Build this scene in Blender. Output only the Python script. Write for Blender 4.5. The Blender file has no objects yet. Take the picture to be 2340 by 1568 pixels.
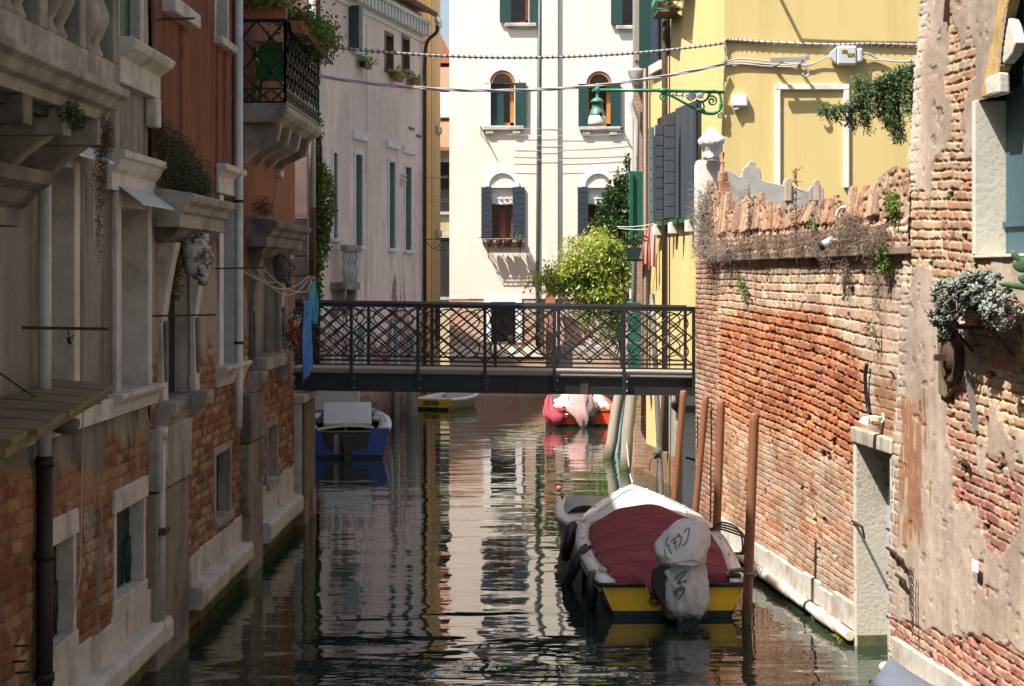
import bpy, bmesh, math, random
import numpy as np
from mathutils import Vector, Matrix
from mathutils.bvhtree import BVHTree
R = math.radians
random.seed(7)
SC = bpy.context.scene
COL = SC.collection

# ---------------------------------------------------------------- camera
EYE = 3.8                      # eye height above the water, standing on the next bridge
cam_d = bpy.data.cameras.new('camera'); cam = bpy.data.objects.new('camera', cam_d); COL.objects.link(cam)
cam.location = (0, 0, EYE); cam.rotation_euler = (R(90), 0, 0)
cam_d.sensor_width = 36; cam_d.lens = 36*4000/2340; cam_d.shift_y = -(784-630)/2340
cam_d.clip_start = 0.1; cam_d.clip_end = 500
SC.camera = cam
# ---------------------------------------------------------------- sky, sun, exposure
SUN = Vector((.5, .36, -1)).normalized()
wd = bpy.data.worlds.new('World'); SC.world = wd; wd.use_nodes = True
wt = wd.node_tree; wt.nodes.clear()
sky = wt.nodes.new('ShaderNodeTexSky'); sky.sky_type = 'NISHITA'; sky.sun_disc = False
sky.sun_elevation = math.asin(-SUN.z); sky.sun_rotation = math.atan2(-SUN.x, -SUN.y)
sky.dust_density = 3.0; sky.air_density = 1.2; sky.ozone_density = 1.0
bg = wt.nodes.new('ShaderNodeBackground'); bg.inputs[1].default_value = .085
wo = wt.nodes.new('ShaderNodeOutputWorld')
wt.links.new(sky.outputs[0], bg.inputs[0]); wt.links.new(bg.outputs[0], wo.inputs[0])
sl = bpy.data.lights.new('sun', 'SUN'); so = bpy.data.objects.new('sun', sl); COL.objects.link(so)
sl.energy = 5.0; sl.angle = R(.53); sl.color = (1, .95, .86)
so.rotation_euler = SUN.to_track_quat('-Z', 'Y').to_euler(); so.location = (-8, -8, 30)
SC.view_settings.view_transform = 'Standard'; SC.view_settings.look = 'None'
SC.view_settings.exposure = 1.15; SC.view_settings.gamma = 1
SC.render.engine = 'CYCLES'; SC.cycles.max_bounces = 8; SC.cycles.diffuse_bounces = 4; SC.cycles.glossy_bounces = 4

# ---------------------------------------------------------------- measuring helpers
def P(px, py, d):                       # a measured picture point at depth d -> world point
    return Vector(((px-1170)*d/4000, d, EYE-(py-630)*d/4000))
def zz(py, d): return EYE-(py-630)*d/4000
class Frame:                            # a wall line: u = depth, n = out of the wall, z up
    def __init__(s, x0, k, side):
        s.x0, s.k, s.s = x0, k, side
        s.ax = Vector((k, 1, 0)); s.n = (Vector((1, -k, 0)) if side > 0 else Vector((-1, k, 0))).normalized()
    def __call__(s, u, n, z):
        return Vector((s.x0+s.k*u, u, z)) + s.n*n
    def u(s, px, n=0):                  # depth at which picture column px meets the wall (offset n)
        return (s.x0+s.s*n) / ((px-1170)/4000-s.k)
class Flat:                             # wall facing the camera: u = x, n towards the camera
    def __init__(s, y): s.y = y
    def __call__(s, u, n, z): return Vector((u, s.y-n, z))
    def u(s, px, n=0): return (px-1170)/4000*(s.y-n)
class Turned:                           # local axes at a point (boats)
    def __init__(s, o, a): s.o = Vector(o); s.c, s.sn = math.cos(a), math.sin(a)
    def __call__(s, x, y, z): return s.o + Vector((x*s.c-y*s.sn, x*s.sn+y*s.c, z))
FL = Frame(-3.806, .018, 1)             # left houses
FR = Frame(5.263, -.094, -1)            # right garden wall and right house
FY = Frame(7.06, -.131, -1)             # yellow house, canal face
FP = Frame(-13.7, .22, 1)               # pink house
FW = Flat(55.0)                         # white house
FYF = Flat(28.0)                        # yellow house, garden face

# ---------------------------------------------------------------- tagging
def tag(o, label=None, cat=None, group=None, kind=None):
    if label: o['label'] = label
    if cat: o['category'] = cat
    if group: o['group'] = group
    if kind: o['kind'] = kind
    return o
def thing(name, loc, label, cat, group=None):
    o = bpy.data.objects.new(name, None); COL.objects.link(o); o.location = loc; o.empty_display_size = .2
    WL[o.name] = Vector(loc)
    return tag(o, label, cat, group)
WL = {}
# ---------------------------------------------------------------- mesh builder
class MB:
    def __init__(s): s.v = []; s.f = []; s.sm = []
    def add(s, vs, fs, smooth=False):
        b = len(s.v); s.v += [tuple(p) for p in vs]
        for f in fs: s.f.append(tuple(i+b for i in f)); s.sm.append(smooth)
        return s
    def box(s, F, u0, u1, n0, n1, z0, z1, jit=0):
        c = [F(u, n, z) for z in (z0, z1) for n in (n0, n1) for u in (u0, u1)]
        if jit: c = [p+Vector([random.uniform(-jit, jit) for _ in range(3)]) for p in c]
        return s.add(c, [(0, 1, 3, 2), (4, 6, 7, 5), (0, 4, 5, 1), (2, 3, 7, 6), (0, 2, 6, 4), (1, 5, 7, 3)])
    def bar(s, a, b, w, h=None, up=Vector((0, 0, 1))):
        a, b = Vector(a), Vector(b); h = h or w; t = (b-a).normalized()
        if abs(t.dot(up)) > .98: up = Vector((0, 1, 0))
        x = t.cross(up).normalized()*w/2; y = t.cross(x).normalized()*h/2
        c = [p+i*x+j*y for p in (a, b) for i, j in ((-1, -1), (1, -1), (1, 1), (-1, 1))]
        return s.add(c, [(3, 2, 1, 0), (4, 5, 6, 7), (0, 1, 5, 4), (1, 2, 6, 5), (2, 3, 7, 6), (3, 0, 4, 7)])
    def tube(s, pts, r, k=7, closed=False, caps=True):
        pts = [Vector(p) for p in pts]; n = len(pts)
        rr = r if isinstance(r, (list, tuple)) else [r]*n
        vs = []; ref = None
        for i, p in enumerate(pts):
            if closed: t = pts[(i+1) % n]-pts[i-1]
            else: t = pts[min(i+1, n-1)]-pts[max(i-1, 0)]
            if t.length < 1e-9: t = Vector((0, 0, 1))
            t.normalize()
            if ref is None: ref = Vector((0, 0, 1)) if abs(t.z) < .9 else Vector((1, 0, 0))
            a = t.cross(ref)
            if a.length < 1e-6: a = t.orthogonal()
            a.normalize(); b = t.cross(a).normalized(); ref = -b if ref.dot(-b) > 0 else b
            a = t.cross(ref).normalized(); b = t.cross(a)
            for j in range(k):
                q = 2*math.pi*j/k; vs.append(p+a*math.cos(q)*rr[i]+b*math.sin(q)*rr[i])
        fs = []
        for i in range(n if closed else n-1):
            i2 = (i+1) % n
            for j in range(k): fs.append((i*k+j, i*k+(j+1) % k, i2*k+(j+1) % k, i2*k+j))
        s.add(vs, fs, True)
        if caps and not closed:
            b = len(s.v)-n*k
            s.f.append(tuple(b+j for j in range(k))[::-1]); s.f.append(tuple(b+(n-1)*k+j for j in range(k))); s.sm += [False, False]
        return s
    def lathe(s, c, prof, k=16, sx=1, sy=1, T=None):
        c = Vector(c); vs = []
        for r, z in prof:
            for j in range(k):
                q = 2*math.pi*j/k; p = Vector((r*math.cos(q)*sx, r*math.sin(q)*sy, z))
                vs.append((T @ p if T else p)+c)
        fs = [(i*k+j, i*k+(j+1) % k, (i+1)*k+(j+1) % k, (i+1)*k+j) for i in range(len(prof)-1) for j in range(k)]
        fs.append(tuple(range(k))[::-1]); fs.append(tuple((len(prof)-1)*k+j for j in range(k)))
        return s.add(vs, fs, True)
    def loft(s, rings, closed=True, smooth=True, capends=True):
        k = len(rings[0]); vs = [p for r in rings for p in r]; fs = []
        for i in range(len(rings)-1):
            for j in range(k if closed else k-1):
                fs.append((i*k+j, i*k+(j+1) % k, (i+1)*k+(j+1) % k, (i+1)*k+j))
        if capends and closed:
            fs.append(tuple(range(k))[::-1]); fs.append(tuple((len(rings)-1)*k+j for j in range(k)))
        return s.add(vs, fs, smooth)
    def ngon(s, F, pts, n0, n1):        # a flat outline (u, z) given a thickness from n0 to n1
        k = len(pts); vs = [F(u, n, z) for n in (n0, n1) for u, z in pts]
        fs = [tuple(range(k)), tuple(range(2*k-1, k-1, -1))]+[(i, k+i, k+(i+1) % k, (i+1) % k) for i in range(k)]
        return s.add(vs, fs)
    def blob(s, c, rx, ry, rz, noise=.12, seed=1, k=14, rings=9, fr=3.0, T=None):
        rg = np.random.RandomState(seed); ph = rg.uniform(0, 6.28, 9); c = Vector(c); R_ = []
        for i in range(rings+1):
            a = math.pi*i/rings; ring = []
            for j in range(k):
                q = 2*math.pi*j/k; d = Vector((math.sin(a)*math.cos(q), math.sin(a)*math.sin(q), math.cos(a)))
                m = 1+noise*(math.sin(fr*d.x+ph[0])*math.sin(fr*d.y*1.3+ph[1])+.6*math.sin(fr*2.1*d.z+ph[2])*math.sin(fr*1.9*d.x+ph[3])+.4*math.sin(fr*3.7*d.y+ph[4]+d.z*5))
                p = Vector((d.x*rx*m, d.y*ry*m, d.z*rz*m)); ring.append((T @ p if T else p)+c)
            R_.append(ring)
        return s.loft(R_)
    def build(s, name, mat, parent=None, base=None, bevel=0, smooth=None, kind=None, sub=0):
        me = bpy.data.meshes.new(name)
        if parent is not None: o0 = WL[parent.name]
        elif base is not None: o0 = Vector(base)
        else:
            A = np.array(s.v); o0 = Vector(((A[:, 0].min()+A[:, 0].max())/2, (A[:, 1].min()+A[:, 1].max())/2, A[:, 2].min()))
        me.from_pydata([(p[0]-o0[0], p[1]-o0[1], p[2]-o0[2]) for p in s.v], [], s.f)
        me.polygons.foreach_set('use_smooth', s.sm if smooth is None else [smooth]*len(s.f))
        bm = bmesh.new(); bm.from_mesh(me); bmesh.ops.recalc_face_normals(bm, faces=bm.faces); bm.to_mesh(me); bm.free()
        me.materials.append(mat); me.update()
        o = bpy.data.objects.new(name, me); COL.objects.link(o)
        if parent is not None: o.parent = parent
        else: o.location = o0
        WL[o.name] = Vector(o0)
        if bevel:
            b = o.modifiers.new('bevel', 'BEVEL'); b.width = bevel; b.segments = 2; b.limit_method = 'ANGLE'
        if sub:
            b = o.modifiers.new('sub', 'SUBSURF'); b.levels = sub; b.render_levels = sub
        if kind: o['kind'] = kind
        return o
def copy_tree(o, dx, parent=None):
    c = o.copy(); COL.objects.link(c)
    if parent is not None: c.parent = parent
    else: c.location = o.location+Vector(dx)
    WL[c.name] = WL[o.name]+Vector(dx)
    for ch in list(o.children): copy_tree(ch, dx, c)
    return c
def catmull(pts, n=8):
    pts = [Vector(p) for p in pts]; q = [2*pts[0]-pts[1]]+pts+[2*pts[-1]-pts[-2]]; out = []
    for i in range(1, len(q)-2):
        for k in range(n):
            t = k/n; a, b, c, d = q[i-1:i+3]
            out.append(.5*((2*b)+(c-a)*t+(2*a-5*b+4*c-d)*t*t+(3*b-a-3*c+d)*t**3))
    return out+[pts[-1]]
def sag(a, b, drop, n=24):
    a, b = Vector(a), Vector(b)
    return [a.lerp(b, i/n)-Vector((0, 0, drop*4*(i/n)*(1-i/n))) for i in range(n+1)]
# ---------------------------------------------------------------- numpy noise (for colours and relief of old masonry)
def h2(a, b, s=0):
    a = np.asarray(a).astype(np.int64); b = np.asarray(b).astype(np.int64)
    x = (a*374761393+b*668265263+s*2147483647+974634) & 0xFFFFFFFF
    x = ((x ^ (x >> 13))*1274126177) & 0xFFFFFFFF
    x = ((x ^ (x >> 16))*2246822519) & 0xFFFFFFFF
    return ((x ^ (x >> 15)) & 0xFFFFFF)/float(0x1000000)
def vn(x, y, s=0):
    ix, iy = np.floor(x), np.floor(y); fx, fy = x-ix, y-iy
    fx = fx*fx*(3-2*fx); fy = fy*fy*(3-2*fy)
    a = h2(ix, iy, s)*(1-fx)+h2(ix+1, iy, s)*fx; b = h2(ix, iy+1, s)*(1-fx)+h2(ix+1, iy+1, s)*fx
    return a*(1-fy)+b*fy
def fbm(x, y, s=0, o=4):
    t = 0; a = .5; n = 0
    for i in range(o): t = t+a*vn(x*2**i, y*2**i, s+i*17); n += a; a *= .55
    return t/n
def ss(a, b, x):
    t = np.clip((x-a)/(b-a), 0, 1); return t*t*(3-2*t)
def mixc(c1, c2, t): return c1*(1-t[..., None])+c2*t[..., None]
def lin(r, g, b):
    f = lambda c: c/12.92 if c <= .04045 else ((c+.055)/1.055)**2.4
    return (f(r/255), f(g/255), f(b/255))
def C(*c): return np.array(c, float)
def bricks(u, z, pal, mort, bw=.25, bh=.075, mw=.016, seed=3, wob=.03, dark=None):
    u2 = u+(fbm(u*4, z*4, seed)-.5)*wob; z2 = z+(fbm(u*1.3, z*2, seed+5)-.5)*wob*1.6+(fbm(u*7, z*5, seed+6)-.5)*wob*.5
    row = np.floor(z2/bh); cu = u2/bw+.5*(row % 2)+.3*h2(row, row*0, seed+2); co = np.floor(cu)
    fu, fv = cu-co, z2/bh-row
    half = h2(co, row, seed+8) > .6                       # some headers
    fu2 = np.where(half, (fu*2) % 1, fu); bwl = np.where(half, bw/2, bw); co2 = co*2+np.where(half, np.floor(fu*2), 0)
    e = np.minimum(np.minimum(fu2, 1-fu2)*bwl*.8, np.minimum(fv, 1-fv)*bh)-(fbm(u*30, z*30, seed+4, 2)-.5)*mw*1.3
    m = ss(mw*.25, mw*.75, e)
    r = h2(co2, row, seed+9); r2 = h2(co2, row, seed+10)
    pal = np.array(pal); bc = pal[(r*len(pal)).astype(int) % len(pal)]*(.78+.44*r2)[..., None]
    bc = bc*(.8+.4*fbm(u*18, z*18, seed+12, 3))[..., None]
    return mixc(np.broadcast_to(np.array(mort), bc.shape)*(.85+.3*fbm(u*9, z*9, seed+13, 2))[..., None], bc, m), m, r
def wallgrid(name, F, u0, u1, z0, z1, du, dz, fn, mat, parent, holes=(), keep=None, n0=0, kind=None):
    nu, nz = int((u1-u0)/du)+1, int((z1-z0)/dz)+1
    us, zs = np.linspace(u0, u1, nu), np.linspace(z0, z1, nz); U, Z = np.meshgrid(us, zs)
    col, hgt = fn(U, Z); hgt = hgt+n0
    o0 = WL[parent.name]
    A, B, Cc = F(0, 0, 0), F(1, 0, 0)-F(0, 0, 0), F(0, 1, 0)-F(0, 0, 0)
    X = np.stack([A[0]+B[0]*U+Cc[0]*hgt-o0[0], A[1]+B[1]*U+Cc[1]*hgt-o0[1], Z-o0[2]], -1).reshape(-1, 3)
    idx = np.arange(nu*nz).reshape(nz, nu); q = np.stack([idx[:-1, :-1], idx[:-1, 1:], idx[1:, 1:], idx[1:, :-1]], -1)
    uc, zc = (U[:-1, :-1]+U[1:, 1:])/2, (Z[:-1, :-1]+Z[1:, 1:])/2; ok = np.ones(uc.shape, bool)
    for (a, b, c, d) in holes: ok &= ~((uc > a) & (uc < b) & (zc > c) & (zc < d))
    if keep is not None: ok &= keep(uc, zc)
    q = q[ok]
    if Cc.cross(B).z < 0: q = q[:, ::-1]
    me = bpy.data.meshes.new(name); me.vertices.add(len(X)); me.vertices.foreach_set('co', X.ravel())
    me.loops.add(q.size); me.loops.foreach_set('vertex_index', q.ravel().astype(np.int32))
    me.polygons.add(len(q)); me.polygons.foreach_set('loop_start', np.arange(0, q.size, 4, dtype=np.int32))
    me.update(calc_edges=True); me.polygons.foreach_set('use_smooth', np.ones(len(q), bool))
    at = me.color_attributes.new('Col', 'FLOAT_COLOR', 'POINT')
    at.data.foreach_set('color', np.concatenate([np.clip(col, 0, 1), np.ones(col.shape[:2]+(1,))], -1).reshape(-1).astype(np.float32))
    me.materials.append(mat); me.validate()
    o = bpy.data.objects.new(name, me); COL.objects.link(o); o.parent = parent; WL[o.name] = Vector(o0)
    if kind: o['kind'] = kind
    return o
# ---------------------------------------------------------------- procedural materials
def new_mat(name):
    m = bpy.data.materials.new(name); m.use_nodes = True; nt = m.node_tree
    return m, nt, nt.nodes['Principled BSDF']
def nd(nt, t, **k):
    n = nt.nodes.new(t)
    for a, b in k.items():
        if a.startswith('i_'):
            key = a[2:]; key = int(key) if key.isdigit() else key
            if hasattr(b, 'is_output'): nt.links.new(b, n.inputs[key])
            else: n.inputs[key].default_value = b
        else: setattr(n, a, b)
    return n
def rgb(c): return (c[0], c[1], c[2], 1)
def coords(nt, sc, kind='Object', stretch=(1, 1, 1)):
    tc = nd(nt, 'ShaderNodeTexCoord'); mp = nd(nt, 'ShaderNodeMapping', i_0=tc.outputs[kind])
    mp.inputs['Scale'].default_value = tuple(sc*s for s in stretch); return mp.outputs[0]
def noise(nt, sc, det=4, stretch=(1, 1, 1), rough=.6):
    return nd(nt, 'ShaderNodeTexNoise', i_Vector=coords(nt, sc, 'Object', stretch), i_Scale=1.0, i_Detail=det, i_Roughness=rough).outputs[0]
def ramp(nt, f, stops):
    r = nd(nt, 'ShaderNodeValToRGB', i_0=f); el = r.color_ramp.elements
    while len(el) < len(stops): el.new(.5)
    for e, (p, c) in zip(el, stops): e.position = p; e.color = rgb(c)
    return r.outputs[0]
def mixn(nt, f, a, b, mode='MIX'):
    n = nd(nt, 'ShaderNodeMix', data_type='RGBA', blend_type=mode)
    for s, v in ((n.inputs[0], f), (n.inputs[6], a), (n.inputs[7], b)):
        if hasattr(v, 'is_output'): nt.links.new(v, s)
        else: s.default_value = v
    return n.outputs[2]
MC = {}
def mat(name, col, rough=.6, metal=0, var=.18, sc=6, stretch=(1, 1, 1), bump=.15, bsc=30, dirt=None, dsc=2.0, dlo=.5, dhi=.7, dstretch=(1, 1, 1), dist=.01, spec=.5, coat=0):
    if name in MC: return MC[name]
    m, nt, b = new_mat(name); c = np.array(col[:3])
    out = ramp(nt, noise(nt, sc, 5, stretch), [(.25, c*(1-var)), (.75, np.clip(c*(1+var), 0, 1))])
    if dirt is not None:
        k = ramp(nt, noise(nt, dsc, 6, dstretch), [(dlo, (0, 0, 0)), (dhi, (1, 1, 1))])
        out = mixn(nt, k, out, rgb(dirt))
    nt.links.new(out, b.inputs['Base Color'])
    b.inputs['Metallic'].default_value = metal; b.inputs['Specular IOR Level'].default_value = spec
    if coat: b.inputs['Coat Weight'].default_value = coat; b.inputs['Coat Roughness'].default_value = .08
    rn = nd(nt, 'ShaderNodeMapRange', i_0=noise(nt, sc*2, 3)); rn.inputs[3].default_value = max(.02, rough-.12); rn.inputs[4].default_value = min(1, rough+.12)
    nt.links.new(rn.outputs[0], b.inputs['Roughness'])
    if bump:
        bp = nd(nt, 'ShaderNodeBump', i_Height=noise(nt, bsc, 5), i_Strength=bump, i_Distance=dist)
        nt.links.new(bp.outputs[0], b.inputs['Normal'])
    MC[name] = m; return m
def island_mat(name, cols, rough=.95):   # every brick of a heap its own tone
    m, nt, b = new_mat(name); g = nd(nt, 'ShaderNodeNewGeometry')
    c = ramp(nt, g.outputs['Random Per Island'], [(i/(len(cols)-1), x) for i, x in enumerate(cols)])
    c = mixn(nt, 1.0, c, ramp(nt, noise(nt, 11, 5), [(.25, (.55, .52, .5)), (.75, (1.25, 1.25, 1.25))]), 'MULTIPLY')
    nt.links.new(c, b.inputs['Base Color']); b.inputs['Roughness'].default_value = rough; b.inputs['Specular IOR Level'].default_value = .2
    bp = nd(nt, 'ShaderNodeBump', i_Height=noise(nt, 24, 5), i_Strength=.8, i_Distance=.02); nt.links.new(bp.outputs[0], b.inputs['Normal']); MC[name] = m; return m
def tide_mat(name, col, wet, rough=.55, h=.4, grain=(1, 1, .2), var=.14, slime=(.05, .06, .015)):   # a post: dry wood or sleeve above, dark slimy tide band at the water
    m, nt, b = new_mat(name); c = np.array(col)
    base = ramp(nt, noise(nt, 5, 6, grain), [(.25, c*(1-var)), (.75, c*(1+var))])
    base = mixn(nt, ramp(nt, noise(nt, 9, 5, (2, 2, .12)), [(.55, (0, 0, 0)), (.7, (1, 1, 1))]), base, rgb(c*.62))
    tc = nd(nt, 'ShaderNodeTexCoord'); z = nd(nt, 'ShaderNodeSeparateXYZ', i_0=tc.outputs['Object']).outputs[2]
    ad = nd(nt, 'ShaderNodeMath', operation='MULTIPLY_ADD', i_0=noise(nt, 7, 4, (1, 1, .4)), i_1=.5); nt.links.new(z, ad.inputs[2])
    k = ramp(nt, nd(nt, 'ShaderNodeMapRange', i_0=ad.outputs[0], i_1=h+.1, i_2=h+.45).outputs[0], [(0, (1, 1, 1)), (1, (0, 0, 0))])
    k2 = ramp(nt, nd(nt, 'ShaderNodeMapRange', i_0=ad.outputs[0], i_1=.25, i_2=.5).outputs[0], [(0, (1, 1, 1)), (1, (0, 0, 0))])
    out = mixn(nt, k2, mixn(nt, k, base, rgb(wet)), rgb(slime)); nt.links.new(out, b.inputs['Base Color']); b.inputs['Roughness'].default_value = rough
    bp = nd(nt, 'ShaderNodeBump', i_Height=noise(nt, 18, 5, (2, 2, .15)), i_Strength=.35, i_Distance=.01); nt.links.new(bp.outputs[0], b.inputs['Normal']); MC[name] = m; return m
def attr_mat(name, rough=.9, bsc=60, bump=.4, dist=.012):
    m, nt, b = new_mat(name)
    a = nd(nt, 'ShaderNodeAttribute', attribute_name='Col')
    n = noise(nt, 45, 5); k = ramp(nt, n, [(.2, (.78, .78, .78)), (.8, (1.2, 1.2, 1.2))])
    nt.links.new(mixn(nt, 1.0, a.outputs[0], k, 'MULTIPLY'), b.inputs['Base Color'])
    b.inputs['Roughness'].default_value = rough; b.inputs['Specular IOR Level'].default_value = .25
    bp = nd(nt, 'ShaderNodeBump', i_Height=noise(nt, bsc, 6), i_Strength=bump, i_Distance=dist)
    nt.links.new(bp.outputs[0], b.inputs['Normal']); return m
def leaf_mat(name, cols, rough=.45, trans=.35):
    m, nt, b = new_mat(name)
    g = nd(nt, 'ShaderNodeNewGeometry'); c = ramp(nt, g.outputs['Random Per Island'], [(i/(len(cols)-1), x) for i, x in enumerate(cols)])
    nt.links.new(c, b.inputs['Base Color']); b.inputs['Roughness'].default_value = rough
    t = nd(nt, 'ShaderNodeBsdfTranslucent', i_0=c); mx = nd(nt, 'ShaderNodeMixShader', i_0=trans, i_1=b.outputs[0], i_2=t.outputs[0])
    nt.links.new(mx.outputs[0], nt.nodes['Material Output'].inputs[0]); return m
def brick_mat(name, c1, c2, mortar, bw=.25, bh=.075, axes='XZ', stain=(.3, .25, .2), fade=None):
    m, nt, b = new_mat(name)
    tc = nd(nt, 'ShaderNodeTexCoord'); sp = nd(nt, 'ShaderNodeSeparateXYZ', i_0=tc.outputs['Object'])
    cb = nd(nt, 'ShaderNodeCombineXYZ', i_0=sp.outputs['XYZ'.index(axes[0])], i_1=sp.outputs['XYZ'.index(axes[1])])
    wn = nd(nt, 'ShaderNodeTexNoise', i_Scale=3.0, i_Detail=3.0)
    va = nd(nt, 'ShaderNodeVectorMath', operation='MULTIPLY_ADD', i_0=wn.outputs[1], i_1=(.05, .05, 0)); nt.links.new(cb.outputs[0], va.inputs[2])
    bt = nd(nt, 'ShaderNodeTexBrick', i_Vector=va.outputs[0], i_Color1=rgb(c1), i_Color2=rgb(c2), i_Mortar=rgb(mortar), i_Scale=1.0)
    for k, v in (('Mortar Size', .008), ('Mortar Smooth', .3), ('Brick Width', bw), ('Row Height', bh), ('Bias', 0)): bt.inputs[k].default_value = v
    k = ramp(nt, noise(nt, 1.3, 6), [(.42, (0, 0, 0)), (.68, (1, 1, 1))])
    out = mixn(nt, k, bt.outputs[0], rgb(stain))
    out = mixn(nt, 1.0, out, ramp(nt, noise(nt, 14, 4), [(.2, (.75, .75, .75)), (.8, (1.2, 1.2, 1.2))]), 'MULTIPLY')
    nt.links.new(out, b.inputs['Base Color']); b.inputs['Roughness'].default_value = .9; b.inputs['Specular IOR Level'].default_value = .2
    h = nd(nt, 'ShaderNodeMath', operation='SUBTRACT', i_0=noise(nt, 30, 4), i_1=bt.outputs[1])
    bp = nd(nt, 'ShaderNodeBump', i_Height=h.outputs[0], i_Strength=.6, i_Distance=.015); nt.links.new(bp.outputs[0], b.inputs['Normal'])
    return m
def water_mat():
    m, nt, b = new_mat('canal_water')
    b.inputs['Base Color'].default_value = (.011, .025, .016, 1); b.inputs['Roughness'].default_value = .012; b.inputs['IOR'].default_value = 1.75
    b.inputs['Specular IOR Level'].default_value = .5
    def nz(sx, sy, det, seed):
        tc = nd(nt, 'ShaderNodeTexCoord'); mp = nd(nt, 'ShaderNodeMapping', i_0=tc.outputs['Object']); mp.inputs['Scale'].default_value = (sx, sy, 1); mp.inputs['Location'].default_value = (seed, seed*.7, 0)
        return nd(nt, 'ShaderNodeTexNoise', i_Vector=mp.outputs[0], i_Scale=1.0, i_Detail=det, i_Roughness=.4, i_Distortion=.3).outputs[0]
    h = nd(nt, 'ShaderNodeMath', operation='MULTIPLY_ADD', i_0=nz(.5, 1.0, 2, 3), i_1=1.0); nt.links.new(nd(nt, 'ShaderNodeMath', operation='MULTIPLY', i_0=nz(1.6, 4.0, 2, 9), i_1=.2).outputs[0], h.inputs[2])
    # calmer beyond the boats, a rougher patch of wash near the camera's bridge
    y_ = nd(nt, 'ShaderNodeSeparateXYZ', i_0=nd(nt, 'ShaderNodeTexCoord').outputs['Object']).outputs[1]
    am = nd(nt, 'ShaderNodeMapRange', interpolation_type='SMOOTHSTEP', i_0=y_, i_1=19.6, i_2=16.2); am.inputs[3].default_value = .78; am.inputs[4].default_value = 2.3
    hh = nd(nt, 'ShaderNodeMath', operation='MULTIPLY', i_0=h.outputs[0], i_1=am.outputs[0])
    bp = nd(nt, 'ShaderNodeBump', i_Height=hh.outputs[0], i_Strength=1.0, i_Distance=.027); nt.links.new(bp.outputs[0], b.inputs['Normal'])
    return m
# ---------------------------------------------------------------- materials shared
STONE = mat('istrian_stone', (.46, .44, .4), .8, var=.2, sc=4, bump=.35, bsc=25, dirt=(.16, .15, .125), dsc=2.4, dlo=.5, dhi=.78, dstretch=(1, 1, .6), dist=.015)
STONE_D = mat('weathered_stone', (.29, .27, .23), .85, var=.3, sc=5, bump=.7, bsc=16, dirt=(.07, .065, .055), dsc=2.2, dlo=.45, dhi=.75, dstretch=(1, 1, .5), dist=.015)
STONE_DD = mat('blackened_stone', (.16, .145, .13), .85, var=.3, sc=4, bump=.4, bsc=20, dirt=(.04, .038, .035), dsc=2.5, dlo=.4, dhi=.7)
WHITEST = mat('plain_white_stone', (.72, .69, .62), .75, var=.1, sc=5, bump=.3, bsc=22, dirt=(.4, .37, .32), dsc=3, dlo=.55, dhi=.85)  # plain pale stone colour, whiter than the istrian stone
PLAST_G = mat('grey_plaster', (.3, .275, .24), .9, var=.2, sc=1.5, stretch=(1, 1, .25), bump=.2, bsc=18, dirt=(.15, .135, .115), dsc=1.1, dlo=.4, dhi=.8, dstretch=(1.5, 1.5, .2))
PANEL = mat('pale_blind_panel', (.36, .365, .36), .85, var=.15, sc=1.2, stretch=(1, 1, .3), bump=.12, bsc=14, dirt=(.15, .145, .13), dsc=.9, dlo=.45, dhi=.8, dstretch=(1, 1, .25))
IRON = mat('black_iron', (.018, .02, .022), .5, .6, var=.3, sc=9, bump=.1, bsc=60)
RUST = mat('rusty_iron', (.075, .04, .028), .75, .4, var=.35, sc=9, bump=.3, bsc=60)
PIPE_G = mat('grey_painted_pipe', (.42, .43, .42), .5, .0, var=.12, sc=3, bump=.05, dirt=(.2, .19, .17), dsc=2, dlo=.55, dhi=.8)
PIPE_B = mat('brown_painted_pipe', (.085, .055, .038), .5, .1, var=.15, sc=3, bump=.05)
DARKGL = mat('dark_window_interior', (.012, .013, .014), .15, var=.4, sc=3, bump=0)
DARKIN = mat('dark_interior', (.014, .012, .01), .9, var=.4, sc=3, bump=0)
GREENSH = mat('dark_green_shutter_paint', (.012, .05, .042), .5, var=.2, sc=5, stretch=(1, 1, .2), bump=.12, bsc=22)
MOSSY = mat('slimy_mossy_stone', (.075, .07, .035), .6, var=.45, sc=4, bump=.5, bsc=20, dirt=(.13, .14, .02), dsc=3, dlo=.45, dhi=.7, dstretch=(1, 1, .4))
OLDWOOD = mat('old_mossy_wood', (.16, .12, .055), .85, var=.3, sc=4, stretch=(.4, 3, 3), bump=.4, bsc=14, dirt=(.085, .07, .035), dsc=3, dlo=.45, dhi=.75)
GREYWOOD = mat('weathered_grey_wood', (.36, .32, .26), .9, var=.3, sc=7, stretch=(2, 2, .15), bump=.6, bsc=16, dirt=(.14, .11, .08), dsc=6, dlo=.5, dhi=.75, dstretch=(2, 2, .12))
MASON = attr_mat('old_masonry')
ROOF = mat('red_roof_tiles', (.33, .13, .075), .85, var=.35, sc=8, bump=.5, bsc=14)
LEAF_D = leaf_mat('dark_green_leaf', [(.015, .035, .01), (.035, .075, .018), (.05, .1, .025), (.02, .05, .015)])
LEAF_BR = leaf_mat('brown_trailing_leaf', [(.08, .045, .02), (.12, .07, .03), (.05, .05, .02), (.1, .05, .025)])
LEAF_M = leaf_mat('green_leaf', [(.045, .09, .012), (.09, .16, .022), (.14, .2, .03), (.06, .12, .02)])
LEAF_Y = leaf_mat('yellow_green_leaf', [(.13, .21, .02), (.3, .38, .04), (.5, .53, .09), (.2, .3, .03), (.6, .58, .18), (.09, .16, .02)], trans=.45)
STRAW = leaf_mat('dry_twig', [(.2, .15, .12), (.3, .24, .19), (.14, .1, .085), (.36, .29, .23)], .9, .1)
FLOW_R = mat('red_petal', (.35, .01, .02), .6, bump=0)
TERRA = mat('terracotta', (.3, .11, .06), .8, bump=.2)
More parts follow.
